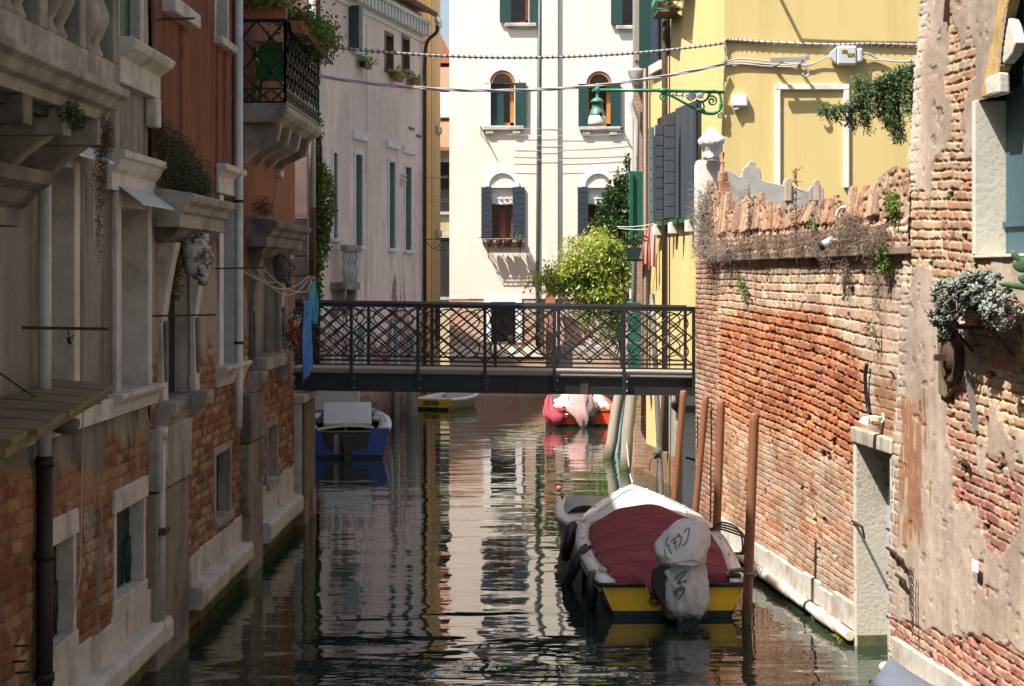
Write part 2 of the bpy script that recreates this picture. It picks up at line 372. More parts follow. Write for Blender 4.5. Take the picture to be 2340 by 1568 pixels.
ROPE = mat('pale_rope', (.45, .42, .36), .8, bump=.3, bsc=120)

def leaves(name, m, pts, size, parent=None, base=None, seed=1, up=.4, asp=.5, kind=None, fold=.25):
    rg = np.random.RandomState(seed); pts = np.asarray(pts, float); n = len(pts)
    s = rg.uniform(size*.6, size*1.3, n)[:, None]
    d = rg.normal(size=(n, 3)); d[:, 2] -= up*.5; d /= np.linalg.norm(d, axis=1)[:, None]
    nn = rg.normal(size=(n, 3)); nn[:, 2] += up*2; w = np.cross(d, nn); w /= np.linalg.norm(w, axis=1)[:, None]+1e-9
    nz = np.cross(w, d)
    a = pts; b = pts+d*s*.5+w*s*asp*.5-nz*s*fold*.3; c = pts+d*s; e = pts+d*s*.5-w*s*asp*.5-nz*s*fold*.3
    V = np.stack([a, b, c, e], 1).reshape(-1, 3)
    o0 = np.array(WL[parent.name] if parent is not None else (base if base is not None else (V[:, 0].mean(), V[:, 1].mean(), V[:, 2].min())))
    me = bpy.data.meshes.new(name); me.vertices.add(len(V)); me.vertices.foreach_set('co', (V-o0).ravel())
    I = np.arange(4*n, dtype=np.int32); me.loops.add(4*n); me.loops.foreach_set('vertex_index', I)
    me.polygons.add(n); me.polygons.foreach_set('loop_start', I[::4].copy()); me.update(calc_edges=True); me.materials.append(m); me.validate()
    o = bpy.data.objects.new(name, me); COL.objects.link(o)
    if parent is not None: o.parent = parent
    else: o.location = o0
    WL[o.name] = Vector(o0)
    if kind: o['kind'] = kind
    return o
def cloud(n, boxes, seed=1, shell=.0):   # random points in a list of ellipsoids (c, r, weight)
    rg = np.random.RandomState(seed); w = np.array([b[2] for b in boxes], float); w /= w.sum(); out = []
    for (c, r, _), k in zip(boxes, (w*n).astype(int)):
        d = rg.normal(size=(k, 3)); d /= np.linalg.norm(d, axis=1)[:, None]; q = rg.uniform(shell, 1, k)**(1/2.2)
        out.append(np.array(c)+d*q[:, None]*np.array(r))
    return np.concatenate(out)
def window(F, par, u0, u1, z0, z1, dep=.2, fw=.09, fm=STONE, pm=DARKGL, sill=.1, lint=0, proud=.035, name='window', mull=None, open_name='frame', sillh=.09):
    o = MB().box(F, u0-fw*.5, u1+fw*.5, -dep-.03, -dep, z0-.02, z1+.02).build(name, pm, par)
    m = MB()
    m.box(F, u0-fw, u0, -dep, proud, z0, z1+fw); m.box(F, u1, u1+fw, -dep, proud, z0, z1+fw); m.box(F, u0, u1, -dep, proud, z1, z1+fw)
    m.build(open_name, fm, o, bevel=.008)
    if sill: MB().box(F, u0-fw*1.5, u1+fw*1.5, -dep, proud+sill, z0-sillh, z0).build('sill', fm, o, bevel=.01)
    if lint:
        MB().box(F, u0-fw*1.3, u1+fw*1.3, -.02, proud+lint*.6, z1+fw+.0, z1+fw+.1).box(F, u0-fw*1.8, u1+fw*1.8, -.02, proud+lint, z1+fw+.1, z1+fw+.17).build('lintel', fm, o, bevel=.01)
    if mull is not None:
        b = MB(); um = (u0+u1)/2
        for k in (u0+.02, um, u1-.02): b.box(F, k-.03, k+.03, -dep, -dep+.04, z0, z1)
        b.box(F, u0, u1, -dep, -dep+.035, z1-.06, z1).box(F, u0, u1, -dep, -dep+.035, z0, z0+.07)
        b.build('casement', mull, o)
    return o
def moulding(F, u0, u1, prof, capu=0):   # a moulded stone course: prof = [(n, z)...] closed towards the wall
    m = MB(); r = []
    for u in (u0, u1): r.append([F(u, n, z) for n, z in prof])
    return m.loft(r, smooth=False)
# ---------------------------------------------------------------- the water and the canal bed
MB().add([(-60, -25, 0), (60, -25, 0), (60, 120, 0), (-60, 120, 0)], [(0, 1, 2, 3)]).build('canal_water', water_mat(), base=(0, 0, 0), kind='structure')
MB().add([(-90, -60, -2.2), (90, -60, -2.2), (90, 200, -2.2), (-90, 200, -2.2)], [(0, 1, 2, 3)]).build('ground', MOSSY, base=(0, 0, -2.2), kind='structure')

# ================================================================ LEFT HOUSES
BR_L = [C(.22, .085, .045), C(.25, .12, .058), C(.17, .06, .034), C(.3, .185, .095), C(.22, .115, .06), C(.19, .065, .035)]
MORT_L = C(.13, .105, .08)
def plas(U, Z, base, seed, amp=.3, streak=.35):
    a = fbm(U*1.2, Z*.9, seed, 5); b = fbm(U*9, Z*.45, seed+3, 4); c = fbm(U*22, Z*14, seed+7, 3)
    return np.array(base)*((1-amp)+2*amp*a)[..., None]*((1-streak)+2*streak*b)[..., None]*(.88+.24*c)[..., None]
def fn_house_a(U, Z):
    pl = plas(U, Z, (.245, .232, .2), 11, .38, .36)
    bc, m, r = bricks(U, Z, BR_L, MORT_L, .31, .105, .017, 21)
    e = fbm(U*1.6, Z*1.1, 31, 5)+.25*(fbm(U*12, Z*3, 33, 3)-.5)
    lowmask = ss(2.5, 2.3, Z+.0*U)
    patch = np.maximum(ss(.50, .56, e+.36*ss(1.8, 2.45, Z)-.17), ss(.05, .02, np.abs(U-14.95-.08*np.sin(Z*5))-.10*ss(1.65, 1.2, Z)*ss(.95, 1.3, Z)))
    pl = mixc(pl, pl*C(.36, .36, .3), ss(.44, .66, fbm(U*3.2, Z*.4, 37, 5))*.8); pl = mixc(pl, pl*C(.5, .47, .38), ss(3.2, 2.7, Z+.6*(fbm(U*5, Z, 38)-.5))*.6); bc = bc*(.6+.75*fbm(U*2.2, Z*2.4, 39, 5))[..., None]; bc = mixc(bc, np.broadcast_to(C(.34, .3, .25), bc.shape), ss(.62, .72, fbm(U*3, Z*3.5, 40, 4))*.6); brickw = lowmask*(1-patch); brickw = np.maximum(brickw, ss(13.0, 12.9, U)*lowmask)
    bare = ss(.55, .6, fbm(U*2.2, Z*2.0, 41, 4))*lowmask*ss(1.7, 2.0, Z)
    col = mixc(pl, bc, brickw); col = mixc(col, np.broadcast_to(C(.3, .16, .09), col.shape)*(.7+.6*fbm(U*20, Z*2, 5))[..., None], bare*.7)
    wet = ss(.42, .05, Z); moss = ss(.3, .05, Z+.15*(fbm(U*6, Z*6, 51)-.5))
    col = mixc(col, np.broadcast_to(C(.16, .13, .085), col.shape)*(.6+.8*fbm(U*8, Z*5, 55))[..., None], wet*.9)
    col = mixc(col, np.broadcast_to(C(.085, .08, .02), col.shape)*(.5+fbm(U*10, Z*4, 57))[..., None], moss*.9)
    rl = ss(4.5, 5.0, Z)*ss(16.0, 16.3, U)*0
    h = m*.018*brickw+patch*lowmask*.022+(fbm(U*6, Z*6, 61)-.5)*.012
    return col, h
A = thing('canal_house', (-3.6, 12, 0), 'grey plastered canal house with a stone balustrade balcony, brick below, at the left edge', 'house')
u = FL.u
holesA = [(u(99), u(163), .93, 1.72), (u(258), u(324), .92, 1.70), (u(268), u(330), 2.76, 4.50), (u(97), u(160), 2.8, 4.68), (15.55, 16.35, 5.85, 6.65)]
wallgrid('wall', FL, 9.2, 16.86, -.6, 6.62, .028, .0125, fn_house_a, MASON, A, holesA)
PLAST_S = PLAST_G
MB().box(FL, -14, 9.2, -8, 0, -2, 12.6).box(FL, 9.2, 16.86, -8, -.4, -2, 6.62).box(FL, 9.2, 16.86, -8, 0, 6.62, 12.6).build('rear_wall', PLAST_G, A)
MB().box(FL, -14, 16.86, -8, .35, 12.6, 12.8).build('roof', ROOF, A)
# water-door windows near the waterline
NET = mat('dark_netting', (.012, .03, .024), .8, var=.5, sc=12, bump=.4, bsc=60)
for (a, b, z0, z1) in ((99, 163, .93, 1.72), (258, 324, .92, 1.70)):
    w = MB().box(FL, u(a)-.05, u(b)+.05, -.16, -.12, z0-.05, z1+.05).build('window', NET, A)
    m = MB(); ua, ub = u(a), u(b); t = .05
    m.box(FL, ua-t, ua+.03, -.12, .03, z0, z1).build('jamb', STONE, w, bevel=.01); MB().box(FL, ub-.03, ub+t, -.12, .03, z0, z1).build('jamb', STONE, w, bevel=.01)
    MB().box(FL, ua-.1, ub+.09, -.3, .045, z1, z1+.2, .006).build('lintel', STONE, w, bevel=.012)
    MB().box(FL, ua-.09, ub+.09, -.3, .04, z0-.17, z0, .006).build('sill', STONE, w, bevel=.012)
    nt_ = MB()
    for k in range(4): nt_.tube([FL(ub-.1-.1*k, -.1+.04*math.sin(k), z0+.02), FL(ub-.2-.08*k, -.06, z0+.2+.05*k), FL(ub-.06, -.1, z0+.42)], .012, 5)
    nt_.build('net', NET, w)
# stone courses
def ledge(par, u0, u1, zt=.46, zb=.22, n=.17, seed=1, blocks=None):
    rg = random.Random(seed); x = u0
    while x < u1-.1:
        L = min(rg.uniform(.7, 1.2), u1-x); d = rg.uniform(-.012, .012)
        MB().loft([[FL(q, nn, z) for nn, z in ((-.1, zb), (n-.03+d, zb), (n+d, zb+.05), (n+d, zt-.05), (n-.03+d, zt), (.02, zt+.02), (-.1, zt+.02))] for q in (x+.004, x+L-.004)], smooth=False).build('ledge_stone', STONE, par, bevel=.012); x += L
def plinth(par, u0, u1, zb, zt, n, seed):
    rg = random.Random(seed); x = u0
    while x < u1-.05:
        L = min(rg.uniform(.35, .8), u1-x); MB().box(FL, x+.004, x+L-.004, -.1, n+rg.uniform(-.006, .008), zb, zt+rg.uniform(-.03, .02), .004).build('plinth_stone', STONE, par, bevel=.008); x += L
ledge(A, 9.3, 17.2, seed=3); plinth(A, 9.3, 16.86, .47, .78, .035, 4)
MB().box(FL, 9.3, 15.35, -.05, .05, 2.55, 2.73, .004).build('string_course', STONE, A, bevel=.01)
# tall blind window with projecting sill, lintel cornice and a little metal flap
w = MB().box(FL, u(268)-.05, u(330)+.05, -.30, -.27, 2.7, 4.6).build('window', PANEL, A)
MB().box(FL, 15.46, u(268), -.27, .04, 2.73, 4.55).box(FL, u(330), 16.86, -.27, .04, 2.73, 4.55).box(FL, u(268), u(330), -.27, .03, 4.42, 4.55).build('frame', STONE, w, bevel=.01)
moulding(FL, 15.3, 17.05, [(-.27, 2.56), (.05, 2.56), (.07, 2.66), (.1, 2.68), (.13, 2.72), (.13, 2.76), (-.27, 2.76)]).build('sill', STONE, w, bevel=.006)
moulding(FL, 15.25, 16.95, [(-.05, 4.55), (.05, 4.55), (.05, 4.7), (.09, 4.74), (.13, 4.82), (.16, 4.84), (.16, 4.9), (-.05, 4.92)]).build('lintel', STONE, w, bevel=.006)
MB().add([FL(15.5, .05, 4.6), FL(16.75, .05, 4.6), FL(16.8, .27, 4.44), FL(15.45, .27, 4.44), FL(15.5, .05, 4.585), FL(16.75, .05, 4.585), FL(16.8, .27, 4.425), FL(15.45, .27, 4.425)], [(0, 1, 2, 3), (7, 6, 5, 4), (0, 4, 5, 1), (1, 5, 6, 2), (2, 6, 7, 3), (3, 7, 4, 0)]).build('flap', PIPE_G, w)
w = MB().box(FL, u(97)-.05, u(160)+.05, -.30, -.27, 2.7, 4.75).build('window', PANEL, A)
MB().box(FL, u(160), u(172), -.27, .04, 2.73, 4.72).box(FL, u(97)-.1, u(160), -.27, .03, 4.66, 4.78).build('frame', STONE, w, bevel=.01)
MB().add([FL(13.3, .05, 4.86), FL(14.5, .05, 4.86), FL(14.5, .25, 4.74), FL(13.3, .25, 4.74), FL(13.3, .05, 4.84), FL(14.5, .05, 4.84), FL(14.5, .25, 4.72), FL(13.3, .25, 4.72)], [(0, 1, 2, 3), (7, 6, 5, 4), (0, 4, 5, 1), (1, 5, 6, 2), (2, 6, 7, 3), (3, 7, 4, 0)]).build('flap', PIPE_G, w)
# dark shuttered window at the top and its moulded sill
w = MB().box(FL, 15.5, 16.4, -.08, -.05, 5.8, 6.7).build('window', GREENSH, A)
MB().box(FL, 16.33, 16.5, -.16, .04, 5.8, 6.62).build('jamb', STONE, w); MB().box(FL, 15.4, 15.55, -.16, .04, 5.8, 6.62).build('jamb', STONE, w)
moulding(FL, 15.35, 16.95, [(-.05, 5.5), (.1, 5.5), (.1, 5.72), (.16, 5.76), (.22, 5.8), (.25, 5.86), (.2, 5.9), (-.05, 5.9)]).build('sill', STONE, w, bevel=.008)
MB().box(FL, 16.7, 16.9, 0, .12, 5.22, 5.5).build('console', STONE, w, bevel=.02)
# the stone balcony
SHADE_DK = mat('painted_shade_stone', (.03, .027, .024), .95, var=.4, sc=4, bump=.4)  # near-black colour stands in for the deep shade under the balcony
MB().box(FL, 8.2, 12.85, .01, .5, 4.86, 4.925).build('shade_soffit', SHADE_DK, A)  # added dark board, paints the shaded underside of the slab
MB().box(FL, 9.5, 12.75, .004, .02, 4.5, 4.9).build('shade_patch', SHADE_DK, A)  # thin dark sheet painting the balcony's shade on the wall
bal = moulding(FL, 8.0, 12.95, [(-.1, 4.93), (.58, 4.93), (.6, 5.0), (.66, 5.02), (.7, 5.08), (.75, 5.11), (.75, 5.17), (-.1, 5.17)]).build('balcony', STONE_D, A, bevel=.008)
MB().box(FL, 8, 12.85, .52, .7, 5.17, 5.34).build('base_rail', STONE_D, bal, bevel=.01)
prof = [(.05, 0), (.065, .03), (.05, .06), (.038, .1), (.07, .17), (.1, .25), (.1, .31), (.075, .38), (.045, .46), (.05, .52), (.035, .56), (.07, .66), (.1, .74), (.098, .8), (.06, .88), (.06, .93)]
for k in range(5):
    uu = 12.75-.92*k
    MB().box(FL, uu-.08, uu+.08, .52, .7, 5.34, 6.3).build('pier', STONE_D, bal, bevel=.012)
    for j in (1, 2):
        c = FL(uu-.08-.25*j, .61, 5.34)
        MB().lathe(c, [(r*1.15, z*1.02) for r, z in prof], 16).build('baluster', STONE_D, bal)
MB().box(FL, 8, 12.9, .5, .73, 6.3, 6.45).build('top_rail', STONE_D, bal, bevel=.02)
for uu in (12.72, 11.8, 10.9, 10.0):
    m = MB().box(FL, uu-.1, uu+.1, -.05, .6, 4.74, 4.93)
    m.loft([[FL(uu+s, n, z) for n, z in ((-.05, 4.4), (.05, 4.42), (.2, 4.5), (.33, 4.62), (.5, 4.74), (-.05, 4.74))] for s in (-.07, .07)], smooth=False)
    m.build('bracket', STONE_D if uu > 11 else STONE_DD, bal, bevel=.01)  # darker stone on the near pair stands in for shade under the slab
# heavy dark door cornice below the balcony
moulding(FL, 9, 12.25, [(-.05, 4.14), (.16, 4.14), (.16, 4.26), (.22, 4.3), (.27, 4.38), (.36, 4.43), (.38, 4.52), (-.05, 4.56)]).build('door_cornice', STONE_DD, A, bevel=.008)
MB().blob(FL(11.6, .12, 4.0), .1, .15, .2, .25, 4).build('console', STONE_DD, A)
# downpipes and rods
m = MB().tube([FL(13.0, .1, 4.62), FL(13.0, .1, 2.45)], .052, 12); m.build('drainpipe', PIPE_G, A)
m = MB().tube([FL(13.0, .1, 2.46), FL(13.0, .1, .1)], .064, 12)
for z in (2.44, 1.75, .85): m.tube([FL(13.0, .1, z), FL(13.0, .1, z-.06)], .075, 12)
m.build('drainpipe', mat('tarred_iron_pipe', (.022, .014, .012), .6, .3), A)
m = MB().tube([FL(16.95, .1, 2.3), FL(16.95, .1, .46)], .045, 10); m.tube([FL(16.95, .1, 2.34), FL(16.95, .1, 2.22)], .07, 10); m.build('drainpipe', PIPE_G, A)
MB().box(FL, 16.85, 17.05, .0, .17, 1.3, 1.36).build('pipe_clip', RUST, A)
m = MB().bar(FL(12.8, -.05, 3.42), FL(12.8, .63, 3.41), .028, .022); m.tube([FL(12.8, .33, 3.4), FL(12.8, .335, 3.36), FL(12.8, .36, 3.34), FL(12.8, .37, 3.37)], .006, 5); m.build('drying_rod', RUST, A)
MB().bar(FL(12.8, .33, 3.35), FL(12.8, .35, 3.3), .025).build('pulley', IRON, A)
MB().tube([FL(14.25, .06, 4.72), FL(14.3, .07, 3.5), FL(14.25, .05, 2.2), FL(14.2, .05, 1.4), FL(13.9, .05, .95)], .006, 5).build('cable', ROPE, A)
MB().tube([FL(14.3, .05, 4.7), FL(14.55, .06, 4.55), FL(14.55, .06, 4.1), FL(14.4, .06, 4.05)], .006, 5).build('cable', ROPE, A)
MB().tube(catmull([FL(11.7, .1, 3.2), FL(12.4, .2, 2.95), FL(13.1, .15, 2.9)]), .008, 5).build('cable', IRON, A)
MB().lathe(FL(13.45, .14, 2.58), [(.03, 0), (.08, .015), (.1, .06), (.105, .1), (.09, .12), (.02, .13)], 18).build('wall_lamp_shade', STONE_DD, A)
for k, (uu, z) in enumerate(((12.5, 1.15), (12.45, 1.05), (12.55, .95))): MB().bar(FL(uu, 0, z), FL(uu, .13, z+.01), .014).build('iron_peg', IRON, A)
# plank canopy over the water door
cn = thing('plank_canopy', FL(12, 0, 2.8), 'mossy plank canopy jutting from the grey house above its water window', 'canopy')
rg = random.Random(5)
for k in range(7):
    t0, t1 = k/7, (k+1)/7
    f = lambda t: (13.65-t*3.4, .45+.26*t, 2.955-.12*t)
    (ua, na, za), (ub, nb, zb) = f(t0), f(t1-.015); e = rg.uniform(-.03, .03)
    m = MB(); vs = []
    for dz in (0, -.035):
        vs += [FL(ua, -.02, za+.04+dz), FL(ua, na+e, za+dz), FL(ub, nb+e, zb+dz), FL(ub, -.02, zb+.04+dz)]
    m.add(vs, [(0, 1, 2, 3), (7, 6, 5, 4), (0, 4, 5, 1), (1, 5, 6, 2), (2, 6, 7, 3), (3, 7, 4, 0)]); m.build('plank', OLDWOOD, cn)
m = MB().bar(FL(13.6, .38, 2.885), FL(10.3, .62, 2.765), .05, .08); m.build('beam', OLDWOOD, cn)
for uu in (13.4, 12.2, 11): MB().bar(FL(uu, -.02, 2.86), FL(uu, .42, 2.85-.03*(13.5-uu)), .05, .06).build('beam', OLDWOOD, cn)

# ---------------------------------------------------------------- the red house with two portals
def fn_house_b(U, Z):
    red = plas(U, Z, (.17, .058, .036), 71, .3, .34); dk = ss(.46, .64, fbm(U*4.5, Z*.22, 73, 4)); red = mixc(red, red*.25, dk*.85); red = mixc(red, red*C(1.5, 1.55, 1.6), ss(.6, .75, fbm(U*2, Z*.5, 74, 4))*.6)
    orn = plas(U, Z, (.22, .092, .053), 75, .22, .25); red = mixc(red, orn, ss(22.2, 23.0, U))
    gr = plas(U, Z, (.27, .22, .175), 77, .25, .3)
    bc, m, r = bricks(U, Z, BR_L+[C(.32, .21, .11), C(.3, .19, .1)], C(.12, .09, .06), .28, .1, .019, 81, .05)
    bc = bc*(.6+.75*fbm(U*2.2, Z*2.4, 84, 5))[..., None]; gr = mixc(gr, gr*.45, ss(.5, .7, fbm(U*4, Z*.6, 86, 4))*.6)
    e = fbm(U*1.7, Z*.8, 83, 5)-.5; e2 = fbm(U*5, Z*1.2, 85, 4)-.5
    tg = ss(4.1, 3.75, Z+1.6*e+.9*e2+.1*(U-20)); tb = ss(3.05, 2.85, Z+.9*e+.5*e2-.02*(U-20)+.5*ss(23, 25, U))
    col = mixc(mixc(red, gr, tg), bc, tb)
    wet = ss(.5, .05, Z); col = mixc(col, np.broadcast_to(C(.14, .12, .07), col.shape)*(.6+.8*fbm(U*8, Z*5, 87))[..., None], wet*.9)
    col = mixc(col, np.broadcast_to(C(.09, .09, .02), col.shape)*(.5+fbm(U*8, Z*4, 89))[..., None], ss(.35, .1, Z+.2*e2)*.85)
    return col, (1-tg)*.03+tg*(1-tb)*.018+m*tb*.02+(fbm(U*6, Z*6, 91)-.5)*.014
B = thing('canal_house', (-3.5, 20, 0), 'rust red stuccoed canal house with two carved stone portals, bare brick below', 'house')
holesB = [(17.45, 18.75, 2.55, 4.2), (u(505), u(545), 2.74, 4.72), (u(488), u(520), .98, 1.72), (22.9, 24.9, 2.75, 4.1), (24.0, 24.8, .95, 1.7), (20.2, 20.9, 6.5, 8.3)]
wallgrid('wall', FL, 16.86, 26.6, -.6, 8.6, .036, .017, fn_house_b, MASON, B, holesB)
REDST = mat('red_stucco', (.2, .07, .045), .9, var=.3, sc=1.5, stretch=(1, 1, .2), bump=.2)
MB().box(FL, 16.86, 26.6, -8, -.5, -2, 8.6).box(FL, 16.86, 18.6, -8, 0, 8.6, 12.5).box(FL, 18.6, 26.6, -8, 0, 8.6, 9.7).build('rear_wall', REDST, B)
MB().box(FL, 16.9, 18.6, -8, .3, 12.5, 12.7).box(FL, 18.62, 26.6, -8, .25, 9.7, 9.9).build('roof', ROOF, B)
def portal(par, u0, u1, zc, dark, seed):
    um = (u0+u1)/2; st = STONE_DD if dark else STONE
    p = moulding(FL, u0-.3, u1+.25, [(-.05, zc-.28), (.3, zc-.28), (.3, zc-.15), (.34, zc-.13), (.36, zc-.07), (.42, zc-.03), (.44, zc+.03), (.4, zc+.05), (-.05, zc+.12)]).build('portal', STONE_DD if dark else STONE_D, par, bevel=.008)
    m = MB().loft([[FL(um+s*(u1-u0+.3)/2, n, z) for n, z in ((-.05, zc-.42), (.12, zc-.42), (.2, zc-.36), (.26, zc-.28), (-.05, zc-.28))] for s in (-1, 1)], smooth=False); m.build('frieze', STONE_DD, p, bevel=.01)
    # scrolled left jamb, leaning console above a straight shaft; fluted right jamb
    for uu, s in ((u0+.1, -1), (u1-.12, 1)):
        m = MB().loft([[FL(uu+q, n, z) for q, n in ((-.11, -.3), (-.11, k), (.11, k), (.11, -.3))] for z, k in ((2.55, .08), (3.3, .06), (3.6, .1), (3.95, .16), (4.1, .2), (zc-.42, .2))], smooth=False)
        m.build('jamb', st if s < 0 or not dark else STONE, p, bevel=.012)
        m = MB().box(FL, uu-.06, uu+.06, .05, .09, 2.75, 3.35); m.build('jamb_panel', STONE_DD, p)
        m = moulding(FL, uu-.18, uu+.18, [(-.1, 2.3), (.1, 2.3), (.13, 2.38), (.2, 2.42), (.22, 2.5), (.22, 2.56), (-.1, 2.58)]); m.build('jamb_base', STONE_D, p, bevel=.01)
    MB().box(FL, u0+.1, u1-.1, -.2, -.15, 2.4, 4.3).build('door_opening', DARKIN if not dark else PLAST_G, p)
    MB().box(FL, u0+.15, u1-.2, -.45, .05, 2.4, 2.56).build('threshold', STONE_DD, p, bevel=.02)
    return p
pA = portal(B, 17.2, 19.0, 4.55, False, 1); pB = portal(B, 22.5, 25.2, 4.45, True, 2)
MB().box(FL, 23.0, 23.9, -.15, -.1, 2.6, 3.5).build('shutter_panel', PLAST_G, pB)
# keystone heads: bearded faces looking out over the canal
def head(par, c, s, m_, seed):
    m = MB(); T = Matrix.Rotation(R(-12), 3, 'Y')
    rows = [(-.19, .0, .05, .05), (-.165, .05, .085, .07), (-.13, .075, .1, .085), (-.1, .085, .11, .1), (-.06, .075, .125, .11), (-.02, .075, .13, .12), (.02, .06, .135, .125), (.06, .075, .135, .13), (.1, .07, .135, .13), (.14, .05, .125, .12), (.18, .01, .1, .1), (.205, -.02, .04, .05)]
    rings = []
    for z, fx, ry, rx in rows:
        ring = []
        for j in range(20):
            q = 2*math.pi*j/20; x = math.cos(q)*rx; y = math.sin(q)*ry
            if math.cos(q) > .3: x += (fx-.06)*(math.cos(q)-.3)*.6
            ring.append(Vector(c)+Vector(FL.n)*(x*s)+FL.ax*(y*s)+Vector((0, 0, z*s)))
        rings.append(ring)
    m.loft(rings)
    f = lambda n, t, z: Vector(c)+FL.n*(n*s)+FL.ax*(t*s)+Vector((0, 0, z*s))
    m.tube([f(.125, 0, .065), f(.155, 0, .03), f(.18, 0, -.005), f(.155, 0, -.02)], [.016*s, .02*s, .022*s, .012*s], 8)      # nose
    for t in (-1, 1):
        m.tube([f(.125, t*.02, .07), f(.14, t*.05, .082), f(.11, t*.1, .065)], [.014*s, .02*s, .012*s], 7)                # brow
        m.blob(f(.12, t*.05, .045), .02*s, .022*s, .016*s, 0, 1, 8, 6)                                             # eye
        m.tube([f(.15, t*.005, -.035), f(.145, t*.045, -.05), f(.11, t*.09, -.075)], [.02*s, .024*s, .012*s], 7)           # moustache
        m.blob(f(.02, t*.13, .02), .022*s, .012*s, .035*s, .05, 2, 8, 6)                                           # ear
    rg = random.Random(seed)
    for k in range(26):                                                                                            # curls of hair and beard
        a = rg.uniform(-1.3, 1.3); z = rg.choice([rg.uniform(.1, .2), rg.uniform(-.2, -.09)])
        w_ = .12 if z > 0 else .1; m.blob(f(math.cos(a)*w_*(.85 if z > 0 else .95)+.01, math.sin(a)*w_*1.1, z), .03*s, .03*s, .026*s, .2, k, 8, 6)
    m.blob(f(.085, 0, -.2), .05*s, .06*s, .07*s, .25, seed, 10, 8, 7)
    return m.build('keystone_head', m_, par)
head(pA, FL(17.85, .24, 4.0), 1.1, mat('streaked_white_stone', (.42, .41, .38), .85, var=.25, sc=9, bump=.8, bsc=35, dirt=(.06, .055, .05), dsc=7, dlo=.46, dhi=.6), 3); head(pB, FL(23.9, .24, 3.9), 1.0, STONE_DD, 4)
leaves('trailing_weed', LEAF_BR, cloud(1500, [(FL(17.6, .1, 4.0), (.1, .22, .28), 3), (FL(17.5, .1, 3.7), (.08, .14, .2), 2), (FL(17.55, .12, 4.2), (.1, .22, .1), 1)], 5), .035, pA, seed=5)
# grey pillars standing in the water under the portals
for (a, b, zt, nn, lab) in ((360, 432, 2.32, .1, 0), (566, 598, 2.3, .12, 1)):
    ua, ub = u(a, .1), u(b, .1)
    MB().box(FL, ua, ub, -.4, nn, -.8, zt-.62).build('pillar', mat('rough_grey_pillar', (.2, .175, .14), .95, var=.3, sc=3, bump=.6, bsc=28, dirt=(.06, .055, .05), dsc=1.6, dlo=.5, dhi=.7), B, bevel=.02)
    MB().box(FL, ua-.02, ub+.02, -.4, nn+.03, zt-.6, zt).build('pillar_block', STONE_DD if lab else STONE_D, B, bevel=.02)
ledge(B, u(428), 22.05, seed=8); plinth(B, u(428), 22.1, .47, .8, .03, 9)
ledge(B, 23.35, 26.5, seed=12, zt=.5); plinth(B, 23.3, 26.5, .5, .95, .03, 13)
# tall white-reveal window with sill and capital
w = MB().box(FL, u(505)-.05, u(545)+.05, -.5, -.46, 2.7, 4.8).build('window', GREENSH, B)
MB().box(FL, u(545), u(549), -.46, .035, 2.74, 4.75).build('jamb', STONE, w); MB().box(FL, u(496), u(505), -.46, .035, 2.74, 4.75).build('jamb', mat('whitewashed_reveal', (.5, .51, .52), .85, bump=.3, bsc=18), w, bevel=.01)
MB().box(FL, u(545)-.03, u(545)+.0, -.46, -.02, 2.74, 4.75).build('reveal', MC['whitewashed_reveal'], w)
MB().bar(FL(u(516), -.25, 2.75), FL(u(516), -.25, 3.35), .15, .3, up=Vector((1, 0, 0))).build('shutter', GREENSH, w)
moulding(FL, u(490), u(549), [(-.4, 2.5), (.05, 2.5), (.08, 2.6), (.12, 2.66), (.15, 2.7), (.15, 2.74), (-.4, 2.74)]).build('sill', STONE, w, bevel=.008)
moulding(FL, u(489), u(537), [(-.1, 4.76), (.06, 4.76), (.06, 4.95), (.1, 5.0), (.15, 5.03), (.15, 5.1), (-.1, 5.1)]).build('capital', STONE, w, bevel=.008)
for (a, b, z0, z1) in ((u(488), u(520), .98, 1.72), (24.0, 24.8, .95, 1.7)):
    w = window(FL, B, a, b, z0, z1, .12, .09, STONE_D, DARKIN, .03)
window(FL, B, 20.2, 20.9, 6.55, 8.3, .1, .1, STONE, GREENSH, .1)
MB().box(FL, 17.35, 18.6, -.1, .16, 6.42, 6.58, .012).build('broken_sill', STONE, B, bevel=.02)
for (uu, z, L) in ((17.1, 6.3, .4), (16.86, 3.41, .65), (20.2, 3.88, .58), (25.9, 3.79, .36), (22.9, 6.85, .3)): MB().bar(FL(uu, -.03, z), FL(uu, L, z+.012), .022, .018).build('drying_rod', RUST, B)
m = MB().tube([FL(21.3, .1, 8.6), FL(21.3, .1, 2.55), FL(21.25, .1, 1.95)], .05, 12)
m.build('drainpipe', mat('cream_painted_pipe', (.5, .52, .47), .5, bump=.03, dirt=(.3, .3, .26), dsc=2, dlo=.5, dhi=.8), B)
for z in (7.3, 4.72, 3.0): MB().tube([FL(21.3, .1, z), FL(21.3, .1, z-.03)], .062, 12).build('pipe_clip', IRON, B)
for pts in ([FL(25.2, .04, 6.1), FL(25.0, .04, 5.4), FL(24.6, .06, 4.9)], [FL(24.5, .2, 4.3), FL(24.6, .2, 3.9), FL(24.9, .25, 3.5), FL(24.5, .25, 3.2), FL(24.4, .2, 3.5), FL(24.7, .2, 3.9)], [FL(24.6, .12, 3.3), FL(24.9, .15, 2.9), FL(24.6, .12, 2.6)]): MB().tube(catmull(pts), .008, 5).build('cable', ROPE, B)
MB().box(FL, 22.85, 24.6, -.1, .2, 2.55, 2.72).build('portal_sill', STONE_D, B, bevel=.02)
MB().lathe(FL(26.2, .05, 3.0), [(.05, 0), (.09, .05), (.13, .14), (.13, .2), (.02, .22)], 12).build('corbel', STONE, B)
MB().box(FL, 25.6, 26.1, -.02, .02, 5.1, 5.35).box(FL, 24.7, 25.0, -.02, .1, 5.2, 5.3).build('stone_patch', STONE, B)
